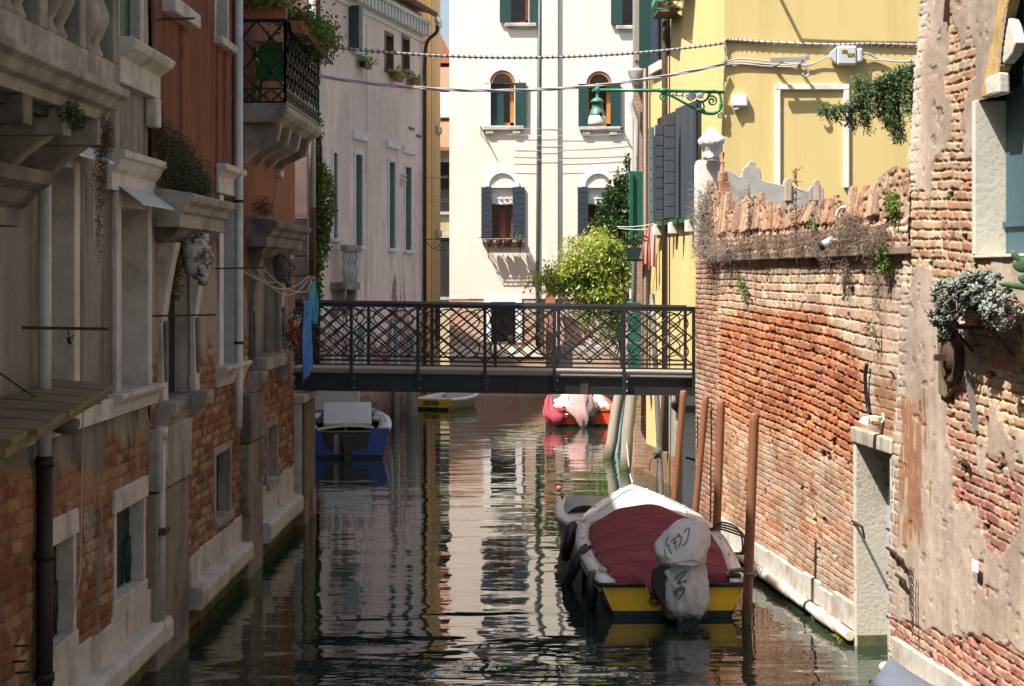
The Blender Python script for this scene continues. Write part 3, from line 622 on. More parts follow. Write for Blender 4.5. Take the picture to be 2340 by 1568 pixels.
# ---------------------------------------------------------------- iron balcony
ib = moulding(FL, 21.9, 25.3, [(-.1, 5.72), (.42, 5.72), (.48, 5.76), (.55, 5.8), (.6, 5.86), (.6, 5.92), (.57, 5.96), (-.1, 5.96)]).build('iron_balcony', STONE_D, B, bevel=.015)
for uu in (22.15, 23.0, 23.9, 24.8):
    m = MB().loft([[FL(uu+s, n, z) for n, z in ((-.05, 5.15), (.06, 5.25), (.2, 5.38), (.36, 5.46), (.45, 5.5), (.5, 5.72), (-.05, 5.72))] for s in (-.08, .08)], smooth=False); m.build('bracket', STONE_D, ib, bevel=.015)
def lattice(Fp, u0, u1, z0, z1, mname, par, cell=.17, r=.009, knobs=True):
    m = MB(); m.bar(Fp(u0, z0), Fp(u1, z0), .03); m.bar(Fp(u0, z1), Fp(u1, z1), .035); m.bar(Fp(u0, z0), Fp(u0, z1), .03); m.bar(Fp(u1, z0), Fp(u1, z1), .03); m.bar(Fp(u0, z0+.17), Fp(u1, z0+.17), .02)
    n = max(2, round((u1-u0)/cell)); w_ = (u1-u0)/n; zb = z0+.17; hh = z1-zb; nv = max(2, round(hh/cell/1.1)); h_ = hh/nv
    for i in range(n):
        for j in range(nv):
            a, b, c, d = Fp(u0+i*w_, zb+j*h_), Fp(u0+(i+1)*w_, zb+(j+1)*h_), Fp(u0+i*w_, zb+(j+1)*h_), Fp(u0+(i+1)*w_, zb+j*h_)
            if (i+j) % 2: m.bar(a, b, r*2)
            else: m.bar(c, d, r*2)
            if knobs and (i+j) % 2 and 0 < i and 0 < j: m.blob(a, .035, .035, .035, 0, 1, 8, 6)
        m.bar(Fp(u0+i*w_, z0), Fp(u0+(i+1)*w_, z0+.17), r*1.6); m.bar(Fp(u0+(i+1)*w_, z0), Fp(u0+i*w_, z0+.17), r*1.6)
    return m.build(mname, IRON, par)
zt = 7.0
lattice(lambda t, z: FL(22.0, t, z), .02, .56, 5.98, zt, 'railing', ib, .18, .012)
lattice(lambda t, z: FL(t, .56, z), 22.0, 25.2, 5.98, zt, 'railing', ib, .16, .011)
lattice(lambda t, z: FL(25.2, t, z), .02, .56, 5.98, zt, 'railing', ib, .14)
# green plastic chair on the balcony
GR = mat('green_plastic', (.01, .12, .03), .4, bump=0)
ch = thing('plastic_chair', FL(22.9, .28, 5.97), 'green plastic armchair on the iron balcony', 'chair')
f = lambda a, b, c: FL(22.9+a, .28+b, 5.97+c)
m = MB().loft([[f(-.2, -.17, .42), f(-.2, .17, .42), f(-.17, .17, .44), f(-.17, -.17, .44)], [f(-.26, -.15, .85), f(-.26, .15, .85), f(-.23, .15, .86), f(-.23, -.15, .86)]], smooth=False); m.build('backrest', GR, ch)
MB().add([f(-.2, -.2, .42), f(-.2, .2, .42), f(.22, .22, .44), f(.22, -.22, .44), f(-.2, -.2, .38), f(-.2, .2, .38), f(.22, .22, .4), f(.22, -.22, .4)], [(0, 1, 2, 3), (7, 6, 5, 4), (0, 4, 5, 1), (1, 5, 6, 2), (2, 6, 7, 3), (3, 7, 4, 0)]).build('seat', GR, ch)
for s in (-1, 1):
    for q in (-1, 1): MB().bar(f(q*.2, s*.19, .4), f(q*.24, s*.23, 0), .04).build('leg', GR, ch)
    MB().tube(catmull([f(-.24, s*.2, .8), f(-.1, s*.24, .68), f(.15, s*.25, .64), f(.22, s*.23, .42)]), .02, 6).build('armrest', GR, ch)
# flower boxes on the balcony rail
def geranium(name, Fp, L, lab, group=None, seed=1, n=900, wide=.2, tall=.2, drop=.15, size=.05, bm=TERRA, lm=None, flower=FLOW_R, nf=10):
    c = Fp(0, 0, 0); t = thing(name, c, lab, 'flower box', group)
    m = MB(); m.loft([[Fp(x, y, z) for x, y, z in ((-L/2+i, -w_, z_), (L/2-i, -w_, z_), (L/2-i, w_, z_), (-L/2+i, w_, z_))] for z_, w_, i in ((0, .06, .02), (.15, .085, 0), (.15, .07, .015), (.12, .07, .015))], smooth=False); m.build('trough', bm, t)
    rg = np.random.RandomState(seed); pts = np.array([Fp(rg.uniform(-L/2, L/2), rg.normal(0, wide*.5), .14+abs(rg.normal(0, tall*.5))-drop*rg.rand()**2*(1 if rg.rand() > .5 else 0)) for _ in range(n)])
    leaves('foliage', lm or LEAF_M, pts, size, t, seed=seed)
    if nf and flower:
        m = MB()
        for k in range(nf): m.blob(Fp(rg.uniform(-L/2, L/2), rg.normal(0, wide*.5), .16+rg.rand()*tall*.8), .02, .02, .018, .2, k, 6, 5)
        m.build('flowers', flower, t)
    return t
gp = 'flower boxes on the iron balcony'
geranium('flower_box', lambda x, y, z: FL(22.0+y, .28+x, 7.02+z), .62, 'trough of geraniums on the near end of the iron balcony rail', gp, 3, 900, .28, .26, .1, .06)
for k, uu in enumerate((22.6, 23.5, 24.4)):
    geranium('flower_box', lambda x, y, z, uu=uu: FL(uu+x, .68+y, 6.88+z), .85, ('trailing flower box hung outside the balcony rail, nearest the corner', 'trailing flower box hung in the middle of the balcony rail', 'trailing flower box hung at the far end of the balcony rail')[k], gp, 10+k, 1100, .3, .26, .3, .065)
m = MB()
for k in range(3):
    for s in (.56, .8): m.tube([FL(22.15, s, 6.84-.02*k), FL(25.0, s, 6.84-.02*k)], .008, 5)
for k in range(14): m.tube([FL(22.2+.2*k, .5, 6.9), FL(22.2+.2*k, .56, 6.82), FL(22.2+.2*k, .82, 6.8), FL(22.2+.2*k, .84, 6.95)], .007, 5)
m.build('box_cradle', IRON, ib)
# weeds and shrubs on the ledges
wd_ = thing('wild_shrub', FL(18, .1, 4.62), 'bushy green shrub growing on the white portal canopy against the red wall', 'shrub')
leaves('foliage', leaf_mat('dull_shrub_leaf', [(.02, .035, .015), (.04, .065, .025), (.06, .085, .035), (.05, .05, .025), (.03, .05, .02)]), cloud(9000, [(FL(17.2, .1, 5.0), (.15, .45, .34), 3), (FL(17.9, .12, 4.85), (.18, .6, .27), 4), (FL(18.7, .12, 4.75), (.15, .5, .17), 3), (FL(16.95, .05, 5.25), (.08, .2, .3), 1), (FL(18.9, .12, 4.9), (.1, .3, .2), .6), (FL(17.9, .1, 5.15), (.1, .5, .12), .5)], 8), .034, wd_, seed=8, asp=.35)
m = MB()
for k in range(9): m.tube([FL(17.2+.15*k, .03, 4.6), FL(17.15+.16*k, .1, 4.9), FL(17.1+.17*k+.1*math.sin(k*2), .14, 5.15)], .008, 5)
m.build('stem', RUST, wd_)
wd_ = thing('hanging_weed', FL(13.2, .45, 3.9), 'brown dry weed hanging from the stone balcony corner', 'weed')
leaves('foliage', LEAF_BR, cloud(4200, [(FL(12.75, .6, 4.8), (.08, .12, .2), 3), (FL(12.75, .58, 4.5), (.06, .08, .22), 1.5), (FL(12.8, .56, 4.15), (.025, .03, .3), .5)], 9), .02, wd_, seed=9, up=-.5, asp=.3)
wd_ = thing('ledge_weed', FL(11.8, .6, 4.85), 'small green weed growing from the underside of the stone balcony slab', 'weed')
leaves('foliage', LEAF_D, cloud(420, [(FL(11.85, .62, 4.88), (.06, .22, .1), 1)], 10), .035, wd_, seed=10)
wd_ = thing('ledge_weed', FL(23.3, .2, 4.6), 'dry brown weeds on the blackened portal canopy', 'weed')
leaves('foliage', LEAF_BR, cloud(500, [(FL(23.2, .1, 4.72), (.1, .7, .14), 1)], 12), .035, wd_, seed=12)
wd_ = thing('window_plant', FL(24.6, .2, 2.72), 'small plant with red flowers on the portal sill beside the bridge', 'plant')
leaves('foliage', LEAF_M, cloud(260, [(FL(24.6, .25, 2.95), (.12, .2, .22), 2), (FL(24.8, .35, 3.25), (.15, .2, .12), 1)], 13), .06, wd_, seed=13)
m = MB()
for k in range(9): m.blob(FL(24.5+.1*math.sin(k*3), .3+.04*math.cos(k*5), 2.85+.04*k), .035, .035, .03, .3, k, 7, 5)
m.build('flowers', FLOW_R, wd_)
# ---------------------------------------------------------------- laundry
BLUE = mat('blue_towel', (.06, .2, .52), .95, var=.25, sc=10, bump=.4, bsc=80); TEAL = mat('turquoise_cloth', (.03, .32, .42), .95, var=.15, sc=8, bump=.3, bsc=80)
PEG = mat('orange_peg', (.6, .3, .03), .5, bump=0)
ln = MB()
for pts in ((FL(20.2, .38, 3.89), FL(25.9, .33, 3.8), .22), (FL(20.2, .5, 3.89), FL(25.9, .36, 3.8), .3), (FL(20.2, .3, 3.89), FL(25.5, .1, 3.78), .12), (FL(20.2, .57, 3.89), P(702, 666, 24.6), .1), (P(702, 666, 24.6), P(716, 632, 25.8), .0)): ln.tube(sag(*pts), .007, 5)
ln.build('clothes_line', ROPE).__setitem__('label', 'slack white clothes lines strung between two rods on the red house'); bpy.data.objects['clothes_line']['category'] = 'clothes line'
def cloth(name, m_, a, b, h, lab, cat, fold=.05, taper=.15, nf=3, seed=1, group=None, peg=True, th=.006):
    a, b = Vector(a), Vector(b); m = MB(); d = b-a; nrm = d.cross(Vector((0, 0, 1))).normalized(); rows = 22; cols = 18; rg = random.Random(seed); ph = rg.uniform(0, 6); fr = []; bk = []
    for i in range(rows+1):
        t = i/rows
        for j in range(cols+1):
            s = j/cols; w_ = fold*(.3+t)*math.sin(s*nf*6.28+ph+t*1.5)+fold*.4*math.sin(s*13+t*7+ph)
            s2 = .5+(s-.5)*(1-taper*math.sin(t*2.2)); hz = h*(1+.04*math.sin(s*5+ph))
            p = a+d*s2-Vector((0, 0, hz*t+.02*math.sin(s*math.pi)*(1-t)))+nrm*w_
            fr.append(p); bk.append(p+nrm*th)
    c = cols+1; fs = [(i*c+j, i*c+j+1, (i+1)*c+j+1, (i+1)*c+j) for i in range(rows) for j in range(cols)]
    t_ = thing(name, (a+b)/2-Vector((0, 0, h)), lab, cat, group)
    N_ = len(fr); edge = [(i*c, (i+1)*c, N_+(i+1)*c, N_+i*c) for i in range(rows)]+[(i*c+cols, N_+i*c+cols, N_+(i+1)*c+cols, (i+1)*c+cols) for i in range(rows)]+[(rows*c+j, rows*c+j+1, N_+rows*c+j+1, N_+rows*c+j) for j in range(cols)]
    m.add(fr+bk, fs+[tuple(i+N_ for i in f_[::-1]) for f_ in fs]+edge, True); m.build('fabric', m_, t_)
    if peg:
        for s in (.1, .9): MB().bar(a+d*s+Vector((0, 0, .06)), a+d*s-Vector((0, 0, .05)), .02).build('peg', PEG, t_)
    return t_
cloth('beach_towel', BLUE, P(692, 690, 24.6), P(712, 672, 24.9), 1.12, 'long blue towel pegged to the line beside the bridge railing', 'towel', .022, -.25, 1.5, 3)
cloth('hand_towel', TEAL, P(709, 642, 25.5), P(721, 640, 25.7), .62, 'short turquoise towel pegged behind the long blue one', 'towel', .03, -.1, 1.5, 5)
# ---------------------------------------------------------------- bridge abutment on the left bank
ab = thing('bridge_abutment', (-3.5, 27.2, 0), 'white stone pier with brick foot carrying the left end of the footbridge', 'pier')
X = Flat(26.6)
MB().box(X, -4.2, -3.2, -1.45, 0, .42, 1.86, .0).build('pier', STONE, ab, bevel=.02)
MB().box(X, -4.2, -3.13, -1.5, .05, 1.86, 1.99).build('cap', STONE, ab, bevel=.02)
MB().box(X, -3.2, -3.15, -1.42, -.04, .4, 1.84).build('side_board', OLDWOOD, ab, bevel=.01)
MB().box(X, -4.2, -3.14, -1.5, .03, -.8, .42).build('foot', brick_mat('pier_brick', (.2, .06, .035), (.13, .045, .03), (.16, .12, .08)), ab)
# ================================================================ PLUM HOUSE beyond the bridge
PLUM = mat('plum_plaster', (.15, .085, .08), .9, var=.3, sc=1.5, bump=.25, dirt=(.2, .15, .14), dsc=1.5, dlo=.5, dhi=.75)
pl = thing('plum_house', (-5, 30, 0), 'narrow plum coloured house end just behind the left end of the footbridge', 'house')
X = Flat(28.5)
MB().box(X, -9, -3.34, -.55, 0, -2, 9.7).build('wall', PLUM, pl)
MB().box(X, -9, -4.8, -12.3, -.56, -2, 9.7).build('unseen_rear_wing', PLUM, pl)  # unseen wing, extended back to shade the blue boat
MB().box(X, -3.75, -3.31, -.3, .03, 3.4, 4.1).box(X, -3.75, -3.32, -.3, .02, 4.12, 4.75).build('quoin', mat('pinkish_stone', (.3, .24, .22), .85), pl, bevel=.02)
MB().box(X, -9.2, -4.6, -12.5, .1, 9.7, 9.9).build('roof', ROOF, pl)
MB().tube([(-3.24, 28.4, 8.5), (-3.24, 28.4, 4.9)], .055, 10).build('drainpipe', PIPE_G, pl); MB().tube([(-3.24, 28.4, 4.9), (-3.24, 28.4, 3.3)], .058, 10).build('drainpipe', RUST, pl)
iv = thing('climbing_ivy', (-3.6, 32, 2.6), 'green ivy climbing the wall behind the plum house corner, above the blue boat', 'ivy')
leaves('foliage', LEAF_M, cloud(4200, [((-3.62, 33, 5.2), (.28, .4, .75), 3), ((-3.75, 33, 4.5), (.32, .4, .8), 3), ((-3.85, 33, 3.6), (.28, .4, .7), 2), ((-3.7, 33, 6.2), (.12, .3, .9), .7)], 21, .4), .1, iv, seed=21)
m = MB()
for k in range(5): m.tube(catmull([(-4.0+.05*k, 33.1, 2.2), (-3.9+.06*k, 33.0, 4), (-3.75+.04*k, 33, 5.5), (-3.7+.02*k, 33, 6.6)]), .02, 5)
m.build('stem', RUST, iv)

# ================================================================ PINK HOUSE
up = FP.u
def zp(py, px): return zz(py, up(px))
def fn_pink(U, Z):
    c = plas(U, Z, (.9, .67, .56), 111, .1, .14)
    gst = ss(.52, .7, fbm(U*.9, Z*.5, 113, 5)+.12*ss(8.5, 6.0, np.abs(Z-6.5)+5))
    c = mixc(c, c*C(.72, .76, .78), gst*.5)
    dr = ss(.6, .78, fbm(U*5, Z*.35, 115, 4))*ss(5.2, 3.6, Z); c = mixc(c, c*.38, dr*.85)
    bc, m, r = bricks(U, Z, [C(.36, .16, .11), C(.4, .2, .14), C(.3, .12, .09), C(.42, .28, .2)], C(.36, .28, .22), .27, .08, .02, 121)
    tb = ss(2.75, 2.2, Z+2.2*(fbm(U*.9, Z*.6, 123, 5)-.5)+.5*(fbm(U*4, Z*2, 124, 3)-.5)-.5*np.exp(-((U-47.6)/.35)**2)*2.6)
    c = mixc(c, bc, tb); c = mixc(c, c*C(.5, .5, .4), ss(.9, .2, Z))
    return c, (1-tb)*.03+m*tb*.015
pk = thing('pink_house', (-4, 46, 0), 'tall faded pink house with a toothed white cornice left of the white house', 'house')
wins = [ # px centre, half px, y0, y1, kind
 (817, 8, 353, 562, 'tall'), (893, 7, 370, 568, 'tall'), (930, 7, 382, 572, 'tall'), (763, 5, 350, 545, 'tall'),
 (811, 7, 30, 118, 'up'), (886, 8, 80, 160, 'red'), (924, 7, 88, 160, 'red'), (717, 9, 202, 292, 'up'), (721, 11, 330, 480, 'tall'),
 (764, 7, 752, 860, 'low'), (820, 8, 750, 870, 'low'), (900, 6, 745, 860, 'low')]
hp = []
for (cx, hw, y0, y1, k) in wins: hp.append((up(cx-hw), up(cx+hw), zp(y1, cx), zp(y0, cx)))
wallgrid('wall', FP, 41.5, 50.5, -.5, 11.1, .04, .04, fn_pink, MASON, pk, hp)
PINKP = mat('pink_plaster', (.66, .52, .44), .9)
MB().box(FP, 41.5, 50.5, -9, -.45, -2, 11.1).box(FP, 41.5, 50.5, -.5, 0, 11.1, 11.34).box(FP, 50.47, 50.52, -9, -.02, -2, 11.1).build('rear_wall', PINKP, pk)
REDC = mat('red_curtain', (.3, .07, .05), .8, var=.3, sc=6, stretch=(3, 3, .3)); BRWN = mat('brown_window_frame', (.13, .08, .045), .6)
GREYSH = mat('faded_grey_green_shutter', (.2, .23, .22), .8, var=.2, stretch=(1, 1, .2))
for (cx, hw, y0, y1, k), (a, b, c, d) in zip(wins, hp):
    if k == 'low': window(FP, pk, a, b, c, d, .25, .1, WHITEST, DARKIN, 0, 0, .06)
    elif k == 'red': window(FP, pk, a, b, c, d, .12, .07, BRWN, REDC, .1, 0, .06)
    else:
        w = window(FP, pk, a, b, c, d, .3, .1, WHITEST, DARKIN, .08, 0, .06)
        if k == 'tall' and cx > 740:
            MB().box(FP, b-.02, b+.06, -.28, .02, c, d).build('shutter', GREYSH, w)
            if cx > 780: MB().box(FP, a-.3, b+.3, -.02, .12, d+.36, d+.56).build('hood', WHITEST, w, bevel=.02)
        if cx == 811: MB().box(FP, a-.35, a-.06, .02, .3, c, d+.1).build('shutter', GREENSH, w)
# cornice with teeth
m = moulding(FP, 41.5, 50.5, [(0, 10.5), (.08, 10.5), (.1, 10.58), (0, 10.58)]); 
for k in range(30): m.box(FP, 41.6+.3*k, 41.76+.3*k, 0, .24, 10.68, 11.0)
m.box(FP, 41.5, 50.5, 0, .3, 11.0, 11.1); m.build('cornice', WHITEST, pk)
MB().add([FP(41.5, .35, 11.42), FP(50.55, .35, 11.42), FP(50.55, -5, 12.2), FP(41.5, -5, 12.2), FP(41.5, .35, 11.35), FP(50.55, .35, 11.35), FP(50.55, -5, 12.1), FP(41.5, -5, 12.1)], [(0, 1, 2, 3), (7, 6, 5, 4), (0, 4, 5, 1), (1, 5, 6, 2), (2, 6, 7, 3), (3, 7, 4, 0)]).build('roof', ROOF, pk)
MB().tube([FP(41.5, .4, 11.36), FP(50.5, .4, 11.32)], .08, 8).build('gutter', RUST, pk)
MB().tube(catmull([FP(50.5, .45, 11.0), FP(50.5, .42, 10.8), FP(50.45, .15, 10.5), FP(50.42, .1, 9.8)], 5)+[FP(50.42, .1, .4)], .055, 9).build('drainpipe', mat('dark_downpipe', (.045, .045, .045), .5, .2), pk)
MB().tube([FP(50.1, .55, 11.1), FP(50.35, .5, 11.1)], .09, 10).build('floodlight', STONE, pk)
MB().box(FP, 49.0, 49.5, 0, .06, 7.9, 7.97).box(FP, 49.8, 50.2, 0, .06, 7.75, 7.82).build('wall_tie', IRON, pk)
MB().box(FP, 48.2, 48.6, 0, .1, 6.55, 6.6).box(FP, 48.15, 48.5, 0, .12, 6.42, 6.47).box(FP, 48.1, 48.4, 0, .1, 6.3, 6.35).build('chimney_corbel', PINKP, pk)
for pts in ((FP(45.1, .02, 10.3), FP(45.1, .02, 3)),): MB().bar(*pts, .05, .03).build('edge_strip', PINKP, pk)
# stone balconette with balusters
sb = MB().box(FP, up(752), up(786), 0, .42, zp(662, 770), zp(645, 770)).build('balconette', STONE_D, pk, bevel=.02)
MB().box(FP, up(752), up(786), .28, .45, zp(575, 770), zp(560, 770)).build('top_rail', STONE_D, sb, bevel=.02)
for px in (756, 764, 772, 780): MB().lathe(FP(up(px), .36, zp(645, 770)), [(.06, 0), (.05, .08), (.1, .25), (.06, .4), (.05, .5), (.09, .6), (.05, .72), (.06, .8)], 10).build('baluster', STONE, sb)
for px in (758, 782): MB().loft([[FP(up(px)+s, n, z) for n, z in ((-.02, 2.75), (.1, 2.8), (.3, 3.1), (.36, 3.3), (.36, 3.45), (-.02, 3.45))] for s in (-.08, .08)], smooth=False).build('bracket', STONE_D, sb)
for px, py in ((819, 148), (893, 178), (932, 190)):
    geranium('flower_box', lambda x, y, z, px=px, py=py: FP(up(px)+x, .2+y, zp(py, px)-.1+z), .6, {819: 'window box under the shuttered top window of the pink house', 893: 'window box under the left red-curtained window of the pink house', 932: 'window box under the right red-curtained window of the pink house'}[px], 'window boxes on the pink house', px, 260, .22, .2, .1, .09, IRON if px == 819 else TERRA, LEAF_Y, None, 0)
# mooring stakes along the pink house
for k, (px, py, w_, dx) in enumerate(((942, 940, 25, 0), (880, 925, 15, -3), (866, 925, 14, 2), (850, 930, 22, 2), (905, 930, 13, -2), (731, 920, 18, -5))):
    d = 47.5 if px > 800 else 43; x = (px-1170)/4000*d; r = w_*d/8000; tl = dx*d/4000
    s = thing('mooring_stake', (x, d, 0), ('thick grey stake beside the yellow dinghy bow', 'slim grey stake third from the left in front of the pink house', 'slim grey stake second from the left in front of the pink house', 'rough forked stake with pale rope in front of the pink house', 'slim dark stake left of the thick one by the yellow dinghy', 'leaning stake behind the blue boat near the plum house')[k], 'mooring stake', 'mooring stakes along the pink house')
    MB().tube([(x-tl, d, -1.5), (x, d, .8), (x+tl, d, 2.3 if k else 2.2)], [r*1.05, r, r*.9], 9).build('stake', GREYWOOD, s)

# ================================================================ OCHRE HOUSE, small houses behind
OCH = mat('ochre_plaster', (.72, .46, .14), .9, var=.22, sc=.8, stretch=(1, 1, .3), bump=.1, dirt=(.55, .4, .2), dsc=.7, dlo=.45, dhi=.7, dstretch=(2, 1, .2))
OCH2 = mat('greyed_ochre_plaster', (.55, .43, .24), .9, var=.2, sc=.8, stretch=(1, 1, .3), bump=.1, dirt=(.42, .34, .2), dsc=.7, dlo=.45, dhi=.7, dstretch=(2, 1, .2))
FO = Frame(-11.2, .147, 1)
oc = thing('ochre_house', (-4, 62, 0), 'narrow tall ochre house wall squeezed between pink and white houses', 'house')
MB().box(FO, 55.5, 58, -7, 0, -2, 17).build('wall', OCH, oc); MB().box(FO, 58, 59.5, -7, .02, -2, 17).build('wall', OCH2, oc)
for z in (12.2, 8.6, 5.1): MB().box(FO, 58.6, 59.4, 0, .1, z, z+.22).build('sill', STONE, oc)
MB().box(FO, 58.6, 59.3, .0, .05, 1.6, 2.9).build('door', DARKIN, oc)
MB().box(FO, 55.5, 59.5, -7, .3, 17, 17.2).build('roof', ROOF, oc)
bk = thing('tiled_roof_house', (-1, 74, 0), 'low house with stepped red tiled roofs seen through the gap beside the white house', 'house')
X = Flat(74)
MB().box(X, -6, 4, -6, 0, -2, 9.2).build('wall', OCH2, bk)
MB().add([(-6, 73.4, 9.2), (4, 73.4, 9.2), (4, 76.5, 11.0), (-6, 76.5, 11.0), (-6, 73.4, 9.05), (4, 73.4, 9.05), (4, 76.5, 10.85), (-6, 76.5, 10.85)], [(0, 1, 2, 3), (7, 6, 5, 4), (0, 4, 5, 1), (1, 5, 6, 2), (2, 6, 7, 3), (3, 7, 4, 0)]).build('roof', ROOF, bk)
MB().box(X, -6, 4, -9, -3, 9.2, 12.2).build('upper_wall', PINKP, bk)
MB().add([(-6, 76.2, 12.0), (4, 76.2, 12.0), (4, 80, 13.6), (-6, 80, 13.6), (-6, 76.2, 11.85), (4, 76.2, 11.85), (4, 80, 13.4), (-6, 80, 13.4)], [(0, 1, 2, 3), (7, 6, 5, 4), (0, 4, 5, 1), (1, 5, 6, 2), (2, 6, 7, 3), (3, 7, 4, 0)]).build('roof', ROOF, bk)
MB().add([(-3.5, 79, 13.4), (-2.55, 79, 13.4), (-3.5, 79, 15.2), (-3.5, 84, 13.4), (-2.55, 84, 13.4), (-3.5, 84, 15.2)], [(0, 1, 2), (5, 4, 3), (0, 3, 4, 1), (1, 4, 5, 2), (2, 5, 3, 0)]).build('gable', ROOF, bk)
for z0, z1 in ((6.5, 8.6), (2.9, 5.4)):
    w = MB().box(X, -3.1, -2.2, -.1, .02, z0, z1).build('window', DARKIN, bk); MB().box(X, -3.3, -2.0, 0, .12, z0-.12, z0).box(X, -3.3, -2.0, 0, .08, z1, z1+.15).build('frame', STONE, w)
MB().box(Flat(75.8), -3.2, -2.0, -.2, .35, 10.6, 11.7).build('air_conditioner', mat('white_metal', (.7, .7, .68), .5, bump=0), bk, bevel=.04)

# ================================================================ WHITE HOUSE
WH = mat('cream_white_plaster', (.79, .70, .61), .85, var=.03, sc=.7, bump=.06, bsc=8, dirt=(.70, .62, .53), dsc=.9, dlo=.5, dhi=.8, dstretch=(3, 1, .25))
WB = brick_mat('patchy_pale_brick', (.5, .24, .16), (.56, .34, .24), (.58, .48, .38), .26, .085, stain=(.55, .46, .36))
xw = FW.u
def zw(py): return zz(py, 55.0)
wh = thing('white_house', (1, 58, 0), 'sunlit cream white house with green shutters and a brick base closing the canal', 'house')
z0b = zw(683)
# facade built from panels around the openings
ops = []
def cells(u0, u1, z0, z1, holes, m, F, n0=-.4):
    us = sorted({u0, u1}|{h for q in holes for h in q[:2]}); zs = sorted({z0, z1}|{h for q in holes for h in q[2:]})
    for a, b in zip(us, us[1:]):
        for c, d in zip(zs, zs[1:]):
            if not any(q[0] <= (a+b)/2 <= q[1] and q[2] <= (c+d)/2 <= q[3] for q in holes):
                k = [F(a, 0, c), F(b, 0, c), F(b, 0, d), F(a, 0, d)]; m.add(k, [(0, 1, 2, 3)])
    for q in holes:
        a, b, c, d = q
        m.add([F(a, 0, c), F(b, 0, c), F(b, 0, d), F(a, 0, d), F(a, n0, c), F(b, n0, c), F(b, n0, d), F(a, n0, d)], [(0, 4, 5, 1), (1, 5, 6, 2), (2, 6, 7, 3), (3, 7, 4, 0)])
    return m
H = [(xw(1168), xw(1208), zw(52), zw(-60)), (xw(1422), xw(1462), zw(58), zw(-60))]
A1 = [(1121, 1175, 288, 190), (1342, 1396, 290, 192)]; A2 = [(1123, 1173, 545, 428), (1343, 1391, 540, 428)]
for a, b, c, d in A1+A2: H.append((xw(a), xw(b), zw(c), zw(d)))
m = cells(xw(1027), 8.0, z0b, 16.0, H, MB(), FW)
m.box(FW, xw(1027), 8, -.7, -.42, z0b, 16); m.box(FW, 1.2, 8, -9, -.7, z0b, 16); m.build('wall', WH, wh)
gw = (xw(1122), xw(1178), zw(782), zw(690))
m = cells(xw(1027), 8.0, -2, z0b-.02, [gw], MB(), Flat(55.02)); m.box(FW, xw(1027), 8, -.7, -.42, -2, z0b); m.box(FW, 1.2, 8, -9, -.7, -2, z0b); m.build('brick_base', WB, wh)
MB().box(FW, xw(1027)-.1, 8.2, -1.0, .3, 16, 16.25).box(FW, 1.0, 8.2, -9.2, -1.0, 16, 16.25).build('roof', ROOF, wh)
MB().box(FW, xw(1238), xw(1274), 0, .12, z0b, 16).build('chimney_breast', WH, wh)
MB().box(FW, xw(1027), xw(1240), 0, .03, zw(815), zw(790)).build('stone_band', mat('pale_render', (.7, .66, .57), .85), wh)
MB().tube([(xw(1235), 54.93, 16), (xw(1228), 54.93, zw(700)), (xw(1228), 54.93, zw(790))], .06, 8).build('drainpipe', mat('dark_green_pipe', (.03, .045, .045), .5), wh)
ORF = mat('orange_varnished_frame', (.42, .17, .03), .5, bump=.05); REDW = mat('dark_red_wood', (.11, .03, .018), .5); BLSH = mat('blue_black_shutter', (.025, .036, .055), .55, var=.15, sc=5, bump=.1)
SHW = mat('white_drape', (.82, .82, .82), .9, var=.05, bump=.5, bsc=22)
REFL = mat('glass_painted_roof_reflection', (.03, .018, .014), .08, var=.6, sc=9, bump=0)  # mottled brown base colour stands in for roofs mirrored in the panes
def arch(F, par, cx, hw, zs, r, w_, m_, name, n0=0, n1=.05, seg=16, sq=1.0, legs=0):
    o = [(cx-r-w_, zs-legs)]+[(cx-(r+w_)*math.cos(math.pi*k/seg), zs+(r+w_)*sq*math.sin(math.pi*k/seg)) for k in range(seg+1)]+[(cx+r+w_, zs-legs)]
    i = [(cx-r, zs-legs)]+[(cx-r*math.cos(math.pi*k/seg), zs+r*sq*math.sin(math.pi*k/seg)) for k in range(seg+1)]+[(cx+r, zs-legs)]
    m = MB(); n_ = len(o)
    for (a, b) in ((n0, n1),):
        vs = [F(x, b, z) for x, z in o]+[F(x, b, z) for x, z in i]+[F(x, a, z) for x, z in o]+[F(x, a, z) for x, z in i]
        fs = []
        for k in range(n_-1): fs += [(k, k+1, n_+k+1, n_+k), (2*n_+k, 3*n_+k, 3*n_+k+1, 2*n_+k+1), (k, 2*n_+k, 2*n_+k+1, k+1), (n_+k, n_+k+1, 3*n_+k+1, 3*n_+k)]
        fs += [(0, n_, 3*n_, 2*n_), (n_-1, 3*n_-1, 4*n_-1, 2*n_-1)]; m.add(vs, fs)
    return m.build(name, m_, par)
def disc(F, par, cx, zs, r, m_, name, n0, n1, seg=16): 
    return MB().ngon(F, [(cx+r*math.cos(math.pi*k/seg), zs+r*math.sin(math.pi*k/seg)) for k in range(seg+1)], n0, n1).build(name, m_, par)
